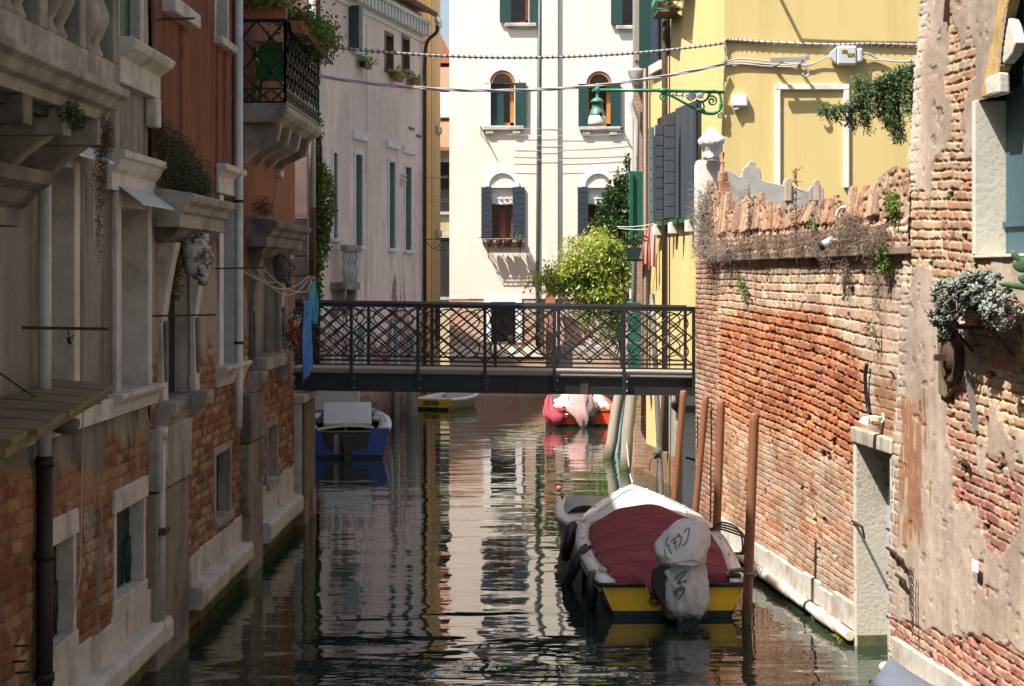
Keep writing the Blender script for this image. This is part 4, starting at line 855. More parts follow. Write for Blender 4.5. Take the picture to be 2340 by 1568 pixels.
for (a, b, c, d), inner in zip(A1, (True, False)):
    ua, ub, z0, zs = xw(a), xw(b), zw(c), zw(d); cx = (ua+ub)/2; r = (ub-ua)/2-.02
    w = MB().box(FW, ua, ub, -.36, -.33, z0, zs).build('window', REFL, wh)
    disc(FW, w, cx, zs, r+.02, REFL, 'arched_light', -.02, .012)
    arch(FW, w, cx, r, zs, r-.05, .09, ORF, 'frame', -.02, .03)
    MB().box(FW, ua, ua+.07, -.33, -.2, z0, zs).box(FW, ub-.13, ub, -.33, -.2, z0, zs).box(FW, ua, ub, -.33, -.2, z0, z0+.12).build('casement', ORF, w)
    arch(FW, w, cx, r, zs, r+.05, .13, SHW, 'arch_trim', .0, .06)
    MB().box(FW, ua-.25, ub+.3, 0, .12, z0-.14, z0).box(FW, ua-.15, ua+.1, 0, .1, z0-.26, z0-.14).box(FW, ub-.05, ub+.2, 0, .1, z0-.26, z0-.14).build('sill', STONE, w, bevel=.02)
    if inner:
        MB().box(FW, ua+.02, ua+.42, -.3, -.1, z0+.02, zs).build('shutter', GREENSH, w); MB().box(FW, ub+.03, ub+.38, .03, .1, z0, zs).build('shutter', GREENSH, w)
        MB().box(FW, ua-.12, ua, 0, .05, z0, zs+.05).build('jamb', SHW, w)
    else:
        MB().box(FW, ua-.28, ua+.02, .03, .1, z0, zs).build('shutter', GREENSH, w); MB().box(FW, ub-.02, ub+.3, .03, .1, z0, zs).build('shutter', GREENSH, w)
    m = MB(); sx = -1 if inner else 1; xx = ua-.3 if inner else ub+.35
    m.bar((xx, 55, z0-.05), (xx, 54.62, z0-.05), .03); m.bar((xx, 55, z0-.25), (xx, 54.75, z0-.05), .02); m.build('drying_bracket', IRON, w)
for (a, b, c, d) in A2:
    ua, ub, z0, zs = xw(a), xw(b), zw(c), zw(d); cx = (ua+ub)/2; r = (ub-ua)/2+.02
    w = MB().box(FW, ua, ub, -.36, -.33, z0, zs).build('window', REFL, wh)
    MB().box(FW, cx-.1, cx+.1, -.33, -.26, z0, zs).box(FW, ua, ua+.06, -.33, -.26, z0, zs).box(FW, ub-.07, ub, -.33, -.26, z0, zs).build('casement', REDW, w)
    arch(FW, w, cx, r, zs+.02, r+.06, .11, SHW, 'arch_trim', 0, .06)
    MB().box(FW, ua, ub, -.3, .05, zs-.02, zs+.03).build('lintel', WHITEST, w)
    m = MB(); rr = []
    for k in range(8):
        t = k/7; rr.append([FW(ua+(ub-ua)*s/12, -.08+.03*math.sin(k*1.9)+.015*math.sin(s*2+k), zs-.02-.5*t-.03*math.sin(s/12*math.pi)*t-.012*math.sin(s*1.7+k*2)) for s in range(13)]+[FW(ua+(ub-ua)*s/12, -.12, zs-.02-.5*t) for s in range(12, -1, -1)])
    m.loft(rr).build('rolled_blind', SHW, w)
    for xa, xb in ((ua-.32, ua-.0), (ub-.02, ub+.36)):
        mm = MB()
        for k in range(9): mm.box(FW, xa, xb, .03, .075, z0+(zs-z0)*k/9+.012, z0+(zs-z0)*(k+1)/9)
        mm.box(FW, xa+.02, xb-.02, .02, .05, z0, zs).build('shutter', BLSH, w)
    MB().box(FW, ua-.3, ub+.35, 0, .12, z0-.12, z0).build('sill', STONE, w)
    MB().bar((ua-.4, 54.6, z0+.02), (ub+.4, 54.6, z0+.0), .02).bar((ua-.3, 55, z0), (ua-.3, 54.6, z0+.02), .02).bar((ub+.3, 55, z0), (ub+.3, 54.6, z0), .02).build('drying_rail', IRON, w)
for (a, b, c, d) in ((1168, 1208, 52, -60), (1422, 1462, 58, -60)):
    ua, ub, z0, zs = xw(a), xw(b), zw(c), zw(d); cx = (ua+ub)/2
    w = MB().box(FW, ua, ub, -.36, -.33, z0, zs).build('window', REFL, wh)
    MB().box(FW, ub-.1, ub, -.33, -.2, z0, zs).box(FW, ua, ub, -.33, -.2, z0, z0+.1).build('casement', REDW, w)
    for xa, xb in ((ua-.36, ua), (ub+.02, ub+.36)): MB().box(FW, xa, xb, .03, .1, z0, zs).build('shutter', GREENSH, w)
    MB().box(FW, ua-.2, ub+.25, 0, .13, z0-.14, z0-.02).box(FW, ua-.1, ub+.15, 0, .08, z0-.2, z0-.14).build('sill', STONE, w, bevel=.02)
# barred window in the brick base
w = MB().box(FW, gw[0], gw[1], -.36, -.3, gw[2], gw[3]).build('window', mat('grey_window_glass', (.06, .07, .065), .15, var=.4, bump=0), wh)
MB().box(FW, gw[0]-.22, gw[0], -.3, .05, gw[2], gw[3]+.12).box(FW, gw[1], gw[1]+.2, -.3, .05, gw[2], gw[3]+.12).box(FW, gw[0], gw[1], -.3, .05, gw[3], gw[3]+.12).build('frame', SHW, w)
b = MB()
for k in range(5): x = gw[0]+(gw[1]-gw[0])*(k+.5)/5; b.bar((x, 54.98, gw[2]), (x, 54.98, gw[3]), .022)
for k in range(6): z = gw[2]+(gw[3]-gw[2])*(k+.5)/6; b.bar((gw[0], 54.97, z), (gw[1], 54.97, z), .022)
b.build('bars', IRON, w)
cx = (gw[0]+gw[1])/2; MB().box(FW, cx-.08, cx+.08, -.3, -.24, gw[2], gw[3]).box(FW, gw[0], gw[1], -.3, -.24, gw[2], gw[2]+.1).box(FW, gw[1]-.1, gw[1], -.3, -.24, gw[2], gw[3]).build('casement', REDW, w)
# window box with its shadow, pots
t = thing('flower_box', (xw(1152), 54.7, zw(562)), 'wire window box with terracotta pots under the lower left window of the white house', 'flower box')
f = lambda x, y, z: Vector((xw(1152)+x, 54.72+y, zw(565)+z))
m = MB()
for z in (0, .12, .24):
    m.tube([f(-.62, .12, z), f(-.62, -.16, z), f(.62, -.16, z), f(.62, .12, z)], .012, 5)
for k in range(9): m.tube([f(-.62+.155*k, -.16, .24), f(-.62+.155*k, -.16, 0), f(-.62+.155*k, .2, 0)], .01, 4)
for x in (-.5, .5): m.bar(f(x, .28, -.3), f(x, -.1, 0), .025)
m.build('cage', IRON, t)
for k, x in enumerate((-.45, -.15, .12, .48)): MB().lathe(f(x, -.02, .01), [(.08, 0), (.11, .2), (.12, .22)], 12, 1.3 if k == 2 else 1).build('pot', TERRA, t)
leaves('foliage', LEAF_M, cloud(160, [(f(.45, 0, .34), (.1, .1, .16), 1), (f(-.2, 0, .24), (.3, .1, .06), 1)], 31), .06, t, seed=31)
m = MB()
for zc in (843, 868, 905, 925, 960): m.tube(sag((xw(1160), 54.82+.02*(zc % 7), zw(zc*.6-212)-.0), (xw(1425), 54.86, zw(zc*.6-214)), .05), .007, 4)
tag(m.build('clothes_line', ROPE), 'thin clothes lines running along the white house between its arched windows', 'clothes line')
# gas/brick stack with grey pipes beside the yellow house
bs = thing('brick_stack', (2.5, 34.5, 0), 'thin brick pier between white and yellow houses with a grey downpipe', 'pier')
X = Flat(34.6)
MB().box(X, 2.42, 2.85, -.6, 0, -1, 8.05).build('pier', brick_mat('weathered_brick', (.36, .17, .1), (.42, .27, .18), (.42, .34, .26), stain=(.36, .3, .25)), bs)
MB().box(X, 2.42, 2.72, -.5, .03, 8.05, 9.7).build('upper_pier', PLAST_G, bs)
MB().tube([(2.35, 34.4, 7.45), (2.34, 34.4, 7.15), (2.45, 34.4, 6.85), (2.45, 34.4, 6.6), (2.36, 34.4, 1.2)], .055, 10).build('downpipe', PIPE_G, bs)
MB().lathe((2.47, 34.35, 7.45), [(.05, 0), (.12, .1), (.2, .35), (.2, .4), (.1, .42)], 10).build('hopper', PIPE_G, bs, )
gb = thing('green_board', (2.45, 34.3, 5), 'tall plain green board standing against the grey pipe by the yellow house', 'board')
MB().box(Flat(34.3), 2.3, 2.62, -.05, 0, zz(560, 34.3), zz(391, 34.3)).build('board', mat('bright_green_paint', (.008, .1, .065), .45, bump=.05), gb, bevel=.01)
MB().box(Flat(34.25), 2.33, 2.36, -.02, .02, zz(560, 34.3), zz(391, 34.3)).build('batten', MC['bright_green_paint'], gb)
gd = thing('green_shutter', (2.4, 34.2, 1.8), 'pair of green louvred shutters low behind the bridge railing', 'shutter')
for k in range(7): MB().box(Flat(34.2), 2.26, 2.52, -.05, 0, 1.9+.2*k, 2.08+.2*k).build('louvre', MC['bright_green_paint'], gd, bevel=.008)
# ---------------------------------------------------------------- shrubs in front of the white house
tr = thing('wisteria_bush', (2.4, 53, 2.4), 'big sunlit yellow-green wisteria bush in front of the white house', 'bush')
bx = lambda px, py, d, rx, ry, rz, w: (P(px, py, d), (rx, ry, rz), w)
rg = np.random.RandomState(4); L_ = []
ends = cloud(150, [bx(1345, 580, 52.5, .9, .8, .8, 4), bx(1290, 625, 52.5, 1.0, .7, .5, 3.4), bx(1395, 600, 52.8, .7, .7, 1.0, 3), bx(1250, 640, 52.3, .55, .5, .3, 1.8), bx(1380, 540, 52.8, .6, .6, .4, 2), bx(1340, 665, 52.4, 1.0, .6, .45, 2.4), bx(1395, 700, 52.4, .6, .6, .6, 1.2), bx(1360, 735, 52.3, .75, .4, .5, 2.6), bx(1385, 770, 52.3, .35, .3, .3, 1.0), bx(1218, 645, 52.2, .25, .2, .14, .5)], 41, .5)
root = np.array(P(1412, 650, 52.7)); bw = MB()
for e in ends:                                    # long arching sprays, leafy towards their drooping tips
    st = root+rg.normal(size=3)*np.array([.25, .3, .5]); mid = (st+e)/2+np.array([0, 0, .25+.25*rg.rand()]); n_ = rg.randint(70, 150); t = rg.uniform(.3, 1.05, n_)[:, None]
    c = (1-t)**2*st+2*t*(1-t)*mid+t*t*e; w_ = (.07+.14*np.sin(np.clip(t, 0, 1)*3.0)); q_ = rg.normal(size=(n_, 3))*w_*np.array([1, 1, .7]); q_[:, 2] -= .06*t[:, 0]; L_.append(c+q_)
    if rg.rand() < .35: bw.tube([Vector(((1-t_)**2*st+2*t_*(1-t_)*mid+t_*t_*e)) for t_ in (0, .25, .5, .75, 1)], [.02, .015, .011, .007, .004], 4)
bw.build('branches', RUST, tr)
leaves('crown', LEAF_Y, np.concatenate(L_), .165, tr, seed=41, asp=.36, up=.8)
m = MB()
for k in range(7): m.tube(catmull([P(1425, 850, 52.6), P(1420-3*k, 740, 52.6), P(1410-14*k, 660-4*k, 52.5), P(1390-22*k, 600+6*k, 52.5)]), .03, 5)
m.build('stem', RUST, tr)
tr = thing('climbing_shrub', (3.1, 54, 4), 'dark green climbing shrub with upright shoots above the wisteria', 'shrub')
leaves('foliage', LEAF_D, cloud(4200, [bx(1400, 480, 53.5, .45, .4, .7, 3), bx(1410, 530, 53.3, .45, .5, .6, 3), bx(1372, 510, 53.4, .3, .3, .22, .8), bx(1432, 400, 53.6, .08, .1, .75, .5), bx(1412, 430, 53.6, .1, .1, .5, .5), bx(1425, 440, 53.6, .18, .2, .5, .8), bx(1390, 440, 53.6, .06, .1, .35, .3), bx(1425, 480, 53.4, .3, .3, .6, 1.5)], 43, .2), .13, tr, seed=43, up=-.4)
m = MB()
for k in range(5): m.tube([P(1425+3*k, 700, 53.6), P(1405+7*k, 480, 53.6), P(1390+11*k, 430-25*(k % 3), 53.6)], .02, 5)
m.build('stem', RUST, tr)
lw = thing('garden_parapet', (2, 53.5, 0), 'low red brick pillar and parapet under the wisteria bush', 'wall')
RBR = brick_mat('red_garden_brick', (.38, .13, .075), (.42, .19, .11), (.4, .3, .22), stain=(.36, .2, .14))
MB().box(Flat(54.2), xw(1246), xw(1268), -.4, 0, 0.3, zw(655)).box(Flat(54.15), xw(1244), xw(1270), -.5, .05, zw(655), zw(648)).build('pillar', RBR, lw, bevel=.01)
MB().box(Flat(54.6), xw(1268), 6, -.35, 0, -1.5, zw(800)).build('wall', WB, lw); MB().box(Flat(54.65), xw(1268), 6, -.4, .04, zw(800), zw(790)).build('coping', STONE, lw)
# small street lantern bracket far left of white house, wires
m = MB().bar(P(966, 547, 57), P(1022, 547, 57), .03)
for k in range(2): m.tube([P(995+14*k+8*math.cos(q/3)*(1-q/26), 558+9*math.sin(q/3)*(1-q/26), 57) for q in range(20)], .012, 5)
m.tube(catmull([P(972, 549, 57), P(990, 568, 57), P(1020, 572, 57)]), .015, 5)
tag(m.build('lamp_bracket', mat('verdigris_paint', (.03, .13, .085), .5, bump=.1)), 'small scrolled green wall bracket on the strip between pink and white houses', 'bracket')
m = MB()
for y in (403, 406, 455, 461): m.tube(sag(P(966, y+1, 56.5), P(1026, y-1, 56.5), .02), .012, 4)
tag(m.build('overhead_wire', ROPE), 'thin pale wires spanning the gap between pink and white houses', 'wire')
# ================================================================ YELLOW HOUSE
YE = mat('yellow_plaster', (.6, .465, .195), .85, var=.04, sc=.8, bump=.06, bsc=9, dirt=(.53, .4, .16), dsc=1.0, dlo=.5, dhi=.75, dstretch=(3, 1, .2))
uy = FY.u
def zy(py, px): return zz(py, uy(px))
yh = thing('yellow_house', (4, 30, 0), 'bright yellow house with dark grey-blue shutters behind the garden wall', 'house')
wy = (uy(1490), uy(1596), zz(500, 31.5), zz(262, 31.0))
m = MB()
# two wall faces with the garden front frame opening left flat
m.add([FY(28, 0, -1.2), FY(34.0, 0, -1.2), FY(34.0, 0, 14.5), FY(28, 0, 14.5)], [(0, 1, 2, 3)])
c0, c1 = FY(28, 0, 0), FY(34.0, 0, 0)
m.add([(c0.x, 28, -1.2), (12, 28, -1.2), (12, 28, 14.5), (c0.x, 28, 14.5), (12, 34, -1.2), (12, 34, 14.5), (c1.x, 34, -1.2), (c1.x, 34, 14.5)], [(0, 1, 2, 3), (1, 4, 5, 2), (4, 6, 7, 5)])
m.build('wall', YE, yh)
MB().box(Flat(28), c0.x-.3, 12.2, -6.2, .3, 14.5, 14.7).build('roof', ROOF, yh)
# brick and stone showing at the foot
MB().box(FY, 30.4, 34.0, -.05, .04, -.8, .55, .0).build('brick_foot', brick_mat('wet_brick', (.24, .085, .05), (.3, .15, .09), (.25, .2, .15), axes='YZ', stain=(.16, .12, .06)), yh)
MB().ngon(FY, [(31.2, .4), (32.6, .3), (32.9, .7), (32.5, 1.1), (32.6, 1.55), (32.0, 1.6), (31.9, 1.75), (31.3, 1.65), (31.35, 1.2), (31.1, .8)], .004, .03).build('plaster_patch', PLAST_G, yh)
MB().ngon(FY, [(28.9, 2.35), (29.3, 2.4), (29.5, 3.0), (29.35, 3.3), (29.15, 3.2), (29.0, 2.9)], .004, .025).build('plaster_patch', PLAST_G, yh)
# big shutters
SHB = mat('slate_shutter_paint', (.042, .056, .068), .6, var=.2, sc=4, stretch=(1, 1, .15), bump=.25, bsc=16, dirt=(.09, .1, .105), dsc=3, dlo=.6, dhi=.75, dstretch=(3, 3, .2))
w = MB().box(FY, 29.5, 32.9, .004, .02, 4.85, 6.75).build('window', DARKIN, yh)
def shutter(px0, px1, y0, y1, n, m_, planks=0, d=None):
    a, b = uy(px1, n), uy(px0, n); m = MB(); zb, zt_ = zz(y1, (a+b)/2), zz(y0, (a+b)/2)
    m.box(FY, a, b, n-.03, n, zb, zt_)
    if planks == 1:
        k = 9
        for i in range(k): m.box(FY, a+.02, b-.02, n, n+.015, zb+(zt_-zb)*i/k+.012, zb+(zt_-zb)*(i+1)/k)
    else:
        k = planks or 3
        for i in range(k): m.box(FY, a+(b-a)*i/k+.012, a+(b-a)*(i+1)/k, n, n+.016, zb, zt_)
    return m.build('shutter', m_, w, bevel=.004)
shutter(1545, 1588, 240, 497, .07, SHB, 3)
for (xa, xb, y0, y1, k) in ((1518, 1543, 262, 500, 1), (1497, 1517, 286, 505, 1)):
    # leaves folded out from the wall, facing the camera
    n1 = .34; d = 30.6 if xa > 1510 else 31.4; X = Flat(d); x0, x1 = X.u(xa), X.u(xb); m = MB(); za, zb = zz(y1, d), zz(y0, d)
    m.box(X, x0, x1, -.035, 0, za, zb)
    for i in range(9): m.box(X, x0+.01, x1-.01, 0, .016, za+(zb-za)*i/9+.014, za+(zb-za)*(i+1)/9)
    m.build('shutter', SHB, w, bevel=.004)
shutter(1483, 1491, 292, 510, .1, mat('blue_grey_shutter_edge', (.09, .12, .14), .6), 1)
MB().box(FY, 29.2, 33, 0, .12, 4.72, 4.8).build('sill', mat('green_painted_rail', (.02, .1, .04), .5), w)
for uu in (31.2, 29.9, 32.5): MB().box(FY, uu, uu+.18, 0, .16, 4.55, 4.75).build('sill_block', WHITEST, w, bevel=.01)
MB().tube([FY(33.6, .1, 14), FY(33.6, .1, 1.9), FY(33.4, .16, 1.6)], .06, 10).build('drainpipe', PIPE_B, yh)
MB().tube([FY(31.9, .1, 14), FY(31.9, .1, .6)], .055, 10).build('drainpipe', PIPE_B, yh)
# upper windows with wire flower cradles and green shutters
w = MB().box(FY, 31.9, 33.2, .004, .02, 7.85, 10).build('window', DARKIN, yh)
MB().box(Flat(33.3), 2.42, 2.64, -.04, 0, 7.75, 10).build('shutter', GREENSH, w); MB().box(FY, 32.6, 33.25, .05, .09, 7.8, 10).build('shutter', BLSH, w)
MB().box(FY, 32.3, 33.3, 0, .1, 7.62, 7.78).build('sill', WHITEST, w)
for k in range(2):
    d = 31.8-1.0*k; z = 8.5+.32*k; X = Flat(d); x0 = X.u(1490+18*k); t = thing('flower_cradle', (x0+.3, d, z), ('lower green wire cradle with a mossy tray under a top window of the yellow house', 'upper green wire cradle with pots at the top edge of the photo')[k], 'flower cradle', 'flower cradles on the yellow house')
    m = MB(); GW = mat('green_wire', (.01, .13, .06), .4, bump=0)
    for zc in (0, .14, .28):
        m.tube([(x0, d, z+zc), (x0, d-1.0, z+zc), (x0+.4, d-1.0, z+zc), (x0+.4, d, z+zc)], .01, 4, closed=True)
    for j in range(8): m.tube([(x0, d-.14*j, z+.28), (x0, d-.14*j, z), (x0+.4, d-.14*j, z)], .008, 4)
    for j in range(3): m.bar((x0+.05, d-.45*j, z-.02), (x0+.95, d-.45*j, z-.0), .03)
    m.build('cradle', GW, t); MB().box(Flat(d), x0+.03, x0+.38, .05, .95, z-.06, z+.03, .02).build('tray', OLDWOOD, t)
    leaves('foliage', LEAF_BR, cloud(220, [((x0+.2, d-.5, z+.12), (.18, .45, .1), 1)], 51+k), .06, t, seed=51+k)
    MB().lathe((x0+.25, d-.3, z+.03), [(.08, 0), (.11, .2), (.12, .22)], 10).build('pot', TERRA if k else GW, t)
# the blank window frame, boxes and cables on the garden front
m = MB(); X = FYF; xa, xb = X.u(1770), X.u(1940); zt_, z0 = zz(193, 28), zz(430, 28); t_ = X.u(1783)-xa
m.box(X, xa, xb, -.02, .05, zt_-t_, zt_).box(X, xa, xa+t_, -.02, .05, z0, zt_-t_).box(X, xb-t_, xb, -.02, .05, z0, zt_-t_)
m.build('window_surround', WHITEST, yh, bevel=.012)
el = thing('meter_box', P(1690, 245, 27.9), 'small white plastic box on the yellow wall near its corner', 'electrical box')
x0, x1, za, zb = X.u(1671), X.u(1707), zz(245, 28), zz(217, 28)
PLASW = mat('white_plastic', (.74, .74, .72), .45, var=.04, bump=0)
MB().box(X, x0, x1, .01, .1, za, zb).build('box', PLASW, el, bevel=.025); MB().tube([P(1690, 246, 27.95), P(1678, 252, 27.93)], .03, 7).build('gland', PIPE_G, el)
jb = thing('junction_box', P(1935, 130, 27.8), 'grey cable junction box with two yellow stickers on the yellow wall', 'electrical box')
JG = mat('light_grey_plastic', (.5, .53, .55), .45, var=.05, bump=0)
u_ = lambda px: X.u(px); z_ = lambda py: zz(py, 28)
MB().box(X, u_(1909), u_(1954), .02, .15, z_(151), z_(107)).build('box', JG, jb, bevel=.03)
rr = [[X(u_(px), n, z_(y)) for n, y in ((.03, y0), (.14, y0), (.14, y1), (.03, y1))] for px, y0, y1 in ((1908, 110, 148), (1894, 122, 134))]
MB().loft(rr, smooth=False).build('left_cone', JG, jb, bevel=.01)
MB().box(X, u_(1955), u_(1968), .04, .14, z_(145), z_(112)).build('right_gland', JG, jb, bevel=.03)
def text(par, s, size, m_, loc, rot=(R(90), 0, 0), ext=.002, name='lettering', align='CENTER', sx=1):
    c = bpy.data.curves.new('t', 'FONT'); c.body = s; c.size = size; c.align_x = align; c.align_y = 'CENTER'; c.extrude = ext
    o = bpy.data.objects.new('t', c); COL.objects.link(o); bpy.context.view_layer.update()
    me = bpy.data.meshes.new_from_object(o.evaluated_get(bpy.context.evaluated_depsgraph_get())); bpy.data.objects.remove(o)
    me.name = name; me.materials.clear(); me.materials.append(m_); q = bpy.data.objects.new(name, me); COL.objects.link(q); q.parent = par
    q.location = Vector(loc)-WL[par.name]; q.rotation_euler = rot; q.scale = (sx, 1, 1); WL[q.name] = Vector(loc); return q
STY = mat('yellow_sticker', (.8, .5, .02), .5, bump=0); INK = mat('black_ink', (.03, .025, .02), .7, bump=0)
for s, px, py in (('380', 1926, 120), ('GOR', 1940, 128)):
    st = MB().box(X, u_(px-7), u_(px+7), .152, .156, z_(py+4), z_(py-4)).build('sticker', STY, jb)
    text(st, s, .062, INK, X(u_(px), .159, z_(py)), sx=.95)
# cables
CAB = mat('grey_cable', (.42, .4, .41), .55, var=.08, bump=0); TIE = mat('dark_lashing', (.05, .045, .045), .6, bump=0)
pA_ = sag(P(640, 92, 25.5), P(1652, 99, 27.9), .24, 40); 
m = MB().tube(pA_, .018, 7); tag(c_ := m.build('overhead_cable', CAB), 'upper lashed cable crossing the canal to the corner of the yellow house', 'cable')
def helix(pts, r, wire, turns, per=14):
    out = []; n_ = turns*per
    for i in range(n_+1):
        t = i/n_*(len(pts)-1); k = min(int(t), len(pts)-2); p = pts[k].lerp(pts[k+1], t-k); a = i/per*6.283; out.append(p+Vector((.0, math.cos(a)*r, math.sin(a)*r))+Vector(((math.sin(a)*.02), 0, 0)))
    return MB().tube(out, wire, 4)
helix(pA_, .022, .0095, 80).build('lashing', TIE, c_)
pts = catmull([P(1652, 99, 27.95), P(1670, 92, 27.965), P(1760, 97, 27.965), P(1900, 102, 27.965), P(1990, 100, 27.965), P(2120, 104, 27.965), P(2250, 105, 27.965)], 8)
tag(c_ := MB().tube(pts, .022, 7).build('wall_cable', CAB), 'lashed grey cable clipped along the top of the yellow wall', 'cable')
helix(pts, .024, .009, 46).build('lashing', TIE, c_)
pB_ = sag(P(680, 166, 25.5), P(1655, 146, 27.9), .34, 60); m = MB()
for k in range(3): m.tube([q+Vector((0, .016*math.cos(i*.5+k*2.1), .016*math.sin(i*.5+k*2.1))) for i, q in enumerate(pB_)], .013, 6)
tag(m.build('overhead_cable', CAB), 'lower twisted cable bundle crossing the canal past the street lamp', 'cable')
m = MB()
for k, dy in enumerate((0, 5, -6)): m.tube(catmull([P(1650, 147+dy*.4, 27.95), P(1690, 141+dy, 27.96), P(1760, 147+dy, 27.97), P(1840, 150+dy*.3, 27.96), P(1870, 140, 27.95), P(1896, 128, 27.92)]), .012, 6)
m.tube(catmull([P(1967, 122, 27.92), P(1985, 123, 27.94), P(2010, 135, 27.96), P(2060, 141, 27.92), P(2120, 136, 27.92)]), .016, 6); m.tube(catmull([P(1967, 136, 27.92), P(2000, 137, 27.95), P(2080, 142, 27.92)]), .012, 6)
m.tube(catmull([P(1655, 97, 27.93), P(1660, 115, 27.93), P(1656, 140, 27.93)]), .012, 5)
tag(m.build('wall_cable', CAB), 'bundle of grey cables sagging to both sides of the junction box', 'cable')
br = thing('cable_bracket', P(1805, 137, 27.8), 'galvanised bar bracket with a hanging hook on the yellow wall', 'bracket')
ZN = mat('galvanised_steel', (.5, .52, .52), .4, .6, bump=0)
MB().bar(P(1760, 138, 27.74), P(1838, 136, 27.74), .05, .07).build('bar', ZN, br); MB().bar(P(1838, 146, 27.7), P(1842, 122, 27.7), .03).bar(P(1830, 134, 27.72), P(1850, 132, 27.72), .06).build('clamp', ZN, br)
MB().tube(catmull([P(1838, 148, 27.7), P(1846, 160, 27.7), P(1848, 170, 27.7), P(1840, 175, 27.7), P(1834, 168, 27.7)]), .018, 6).build('hook', ZN, br)
MB().bar(P(1790, 140, 27.74), P(1765, 150, 28.0), .04).build('arm', ZN, br); MB().bar(P(1837, 138, 27.72), P(1822, 148, 28.0), .04).build('arm', ZN, br)
ar = thing('drying_bracket', P(1800, 10, 27.6), 'thin clothes-drying arm high on the yellow wall, casting a long slanting shadow', 'bracket')
MB().bar((X.u(1765), 28, z_(-40)), (X.u(1765), 27.6, z_(-40)), .04).build('arm', IRON, ar); MB().tube(sag((X.u(1765), 27.66, z_(-42)), (X.u(2200), 27.66, z_(-38)), .03), .012, 5).tube(sag((X.u(1765), 27.62, z_(-42)), (X.u(2200), 27.62, z_(-38)), .03), .012, 5).build('line', ROPE, ar)
# street lamp on its scrolled bracket
sl_ = thing('street_lamp', P(1650, 210, 27.9), 'green cast iron street lamp hanging from a long scrolled bracket on the yellow house corner', 'street lamp')
LG = mat('glossy_green_lamp_paint', (.012, .15, .075), .35, var=.2, sc=5, bump=.05); LGD = mat('dull_green_lamp_paint', (.05, .17, .13), .5, var=.15, bump=.05)
d = 27.9; q = lambda x, y: P(x, y, d)
MB().tube([q(1355, 206), q(1500, 207), q(1655, 211)], .027, 9).tube([q(1505, 207), q(1526, 207)], .038, 9).build('arm', LG, sl_)
def spiral(cx, cy, r0, a0, turns, dirn=1, n=28): return [q(cx+r0*(1-i/n*.85)*math.cos(a0+dirn*turns*6.283*i/n), cy+r0*(1-i/n*.85)*math.sin(a0+dirn*turns*6.283*i/n)) for i in range(n+1)]
m = MB()
m.tube(catmull([q(1511, 214), q(1530, 217), q(1560, 233), q(1590, 249), q(1612, 258), q(1632, 259), q(1645, 250), q(1648, 236)], 6), [.022]*20+[.03]*12+[.026]*11, 7)
m.tube(catmull([q(1590, 229), q(1604, 233), q(1616, 226), q(1622, 214), q(1632, 208), q(1645, 216), q(1648, 238)], 6), .02, 7)
m.tube(spiral(1627, 231, 13, 3.3, 1.7), .017, 6); m.tube(spiral(1515, 222, 8, 4.5, 1.2, -1), .014, 6); m.tube(spiral(1645, 264, 7, -1.4, 1.3), .013, 6)
m.tube(catmull([q(1530, 214), q(1538, 207), q(1546, 213), q(1541, 219), q(1537, 214)], 5), .012, 6); m.tube(catmull([q(1543, 217), q(1556, 219), q(1566, 208), q(1560, 220), q(1568, 224)], 5), .011, 6)
m.tube(catmull([q(1570, 224), q(1578, 229), q(1590, 221), q(1584, 213)], 5), .013, 6); m.tube(catmull([q(1606, 234), q(1609, 246), q(1600, 250), q(1612, 252)], 5), .014, 6); m.tube(catmull([q(1598, 218), q(1604, 209), q(1607, 217), q(1602, 223)], 5), .012, 6)
m.build('scrollwork', LG, sl_)
sg = MB().box(Flat(d-.04), Flat(d).u(1562), Flat(d).u(1607), -.005, .005, zz(226, d), zz(213, d)).build('number_plate', PLASW, sl_)
MB().box(Flat(d-.048), Flat(d).u(1580.5), Flat(d).u(1581.5), -.002, .002, zz(226, d), zz(213, d)).build('divider', INK, sg)
text(sg, 'CS', .088, mat('red_print', (.5, .12, .08), .6, bump=0), P(1571.5, 219.5, d-.052), sx=.85); text(sg, '0 43', .088, mat('blue_print', (.03, .05, .13), .6, bump=0), P(1594, 219.5, d-.052), sx=.8)
lx = P(1365, 240, d); Z = lambda y: zz(y, d)-lx.z
k_ = d/4000
MB().lathe(lx, [(.004, Z(189)), (.02, Z(192)), (.012, Z(195)), (.035, Z(199)), (.04, Z(204)), (.04, Z(210)), (.022, Z(213)), (.02, Z(217)), (.032, Z(219)), (.02, Z(222)), (.06, Z(225)), (.1, Z(230)), (.115, Z(234)), (.085, Z(235)), (.09, Z(250)), (.105, Z(252)), (.125, Z(262)), (.13, Z(264))], 20).build('hood', LGD, sl_)
gm, nt, b_ = new_mat('frosted_lamp_glass'); b_.inputs['Base Color'].default_value = (.62, .6, .58, 1); b_.inputs['Roughness'].default_value = .25; b_.inputs['Subsurface Weight'].default_value = .2
MB().lathe(lx, [(.125, Z(264)), (.142, Z(270)), (.15, Z(280)), (.152, Z(286)), (.14, Z(287))], 22).build('glass_bowl', gm, sl_)
MB().tube([P(1357+8*0, 209, d), q(1352, 208)], .02, 6).build('end_cap', LG, sl_)
MB().blob(P(1372, 260, d-.12), .03, .03, .035, .1, 1, 8, 6).build('latch', IRON, sl_)
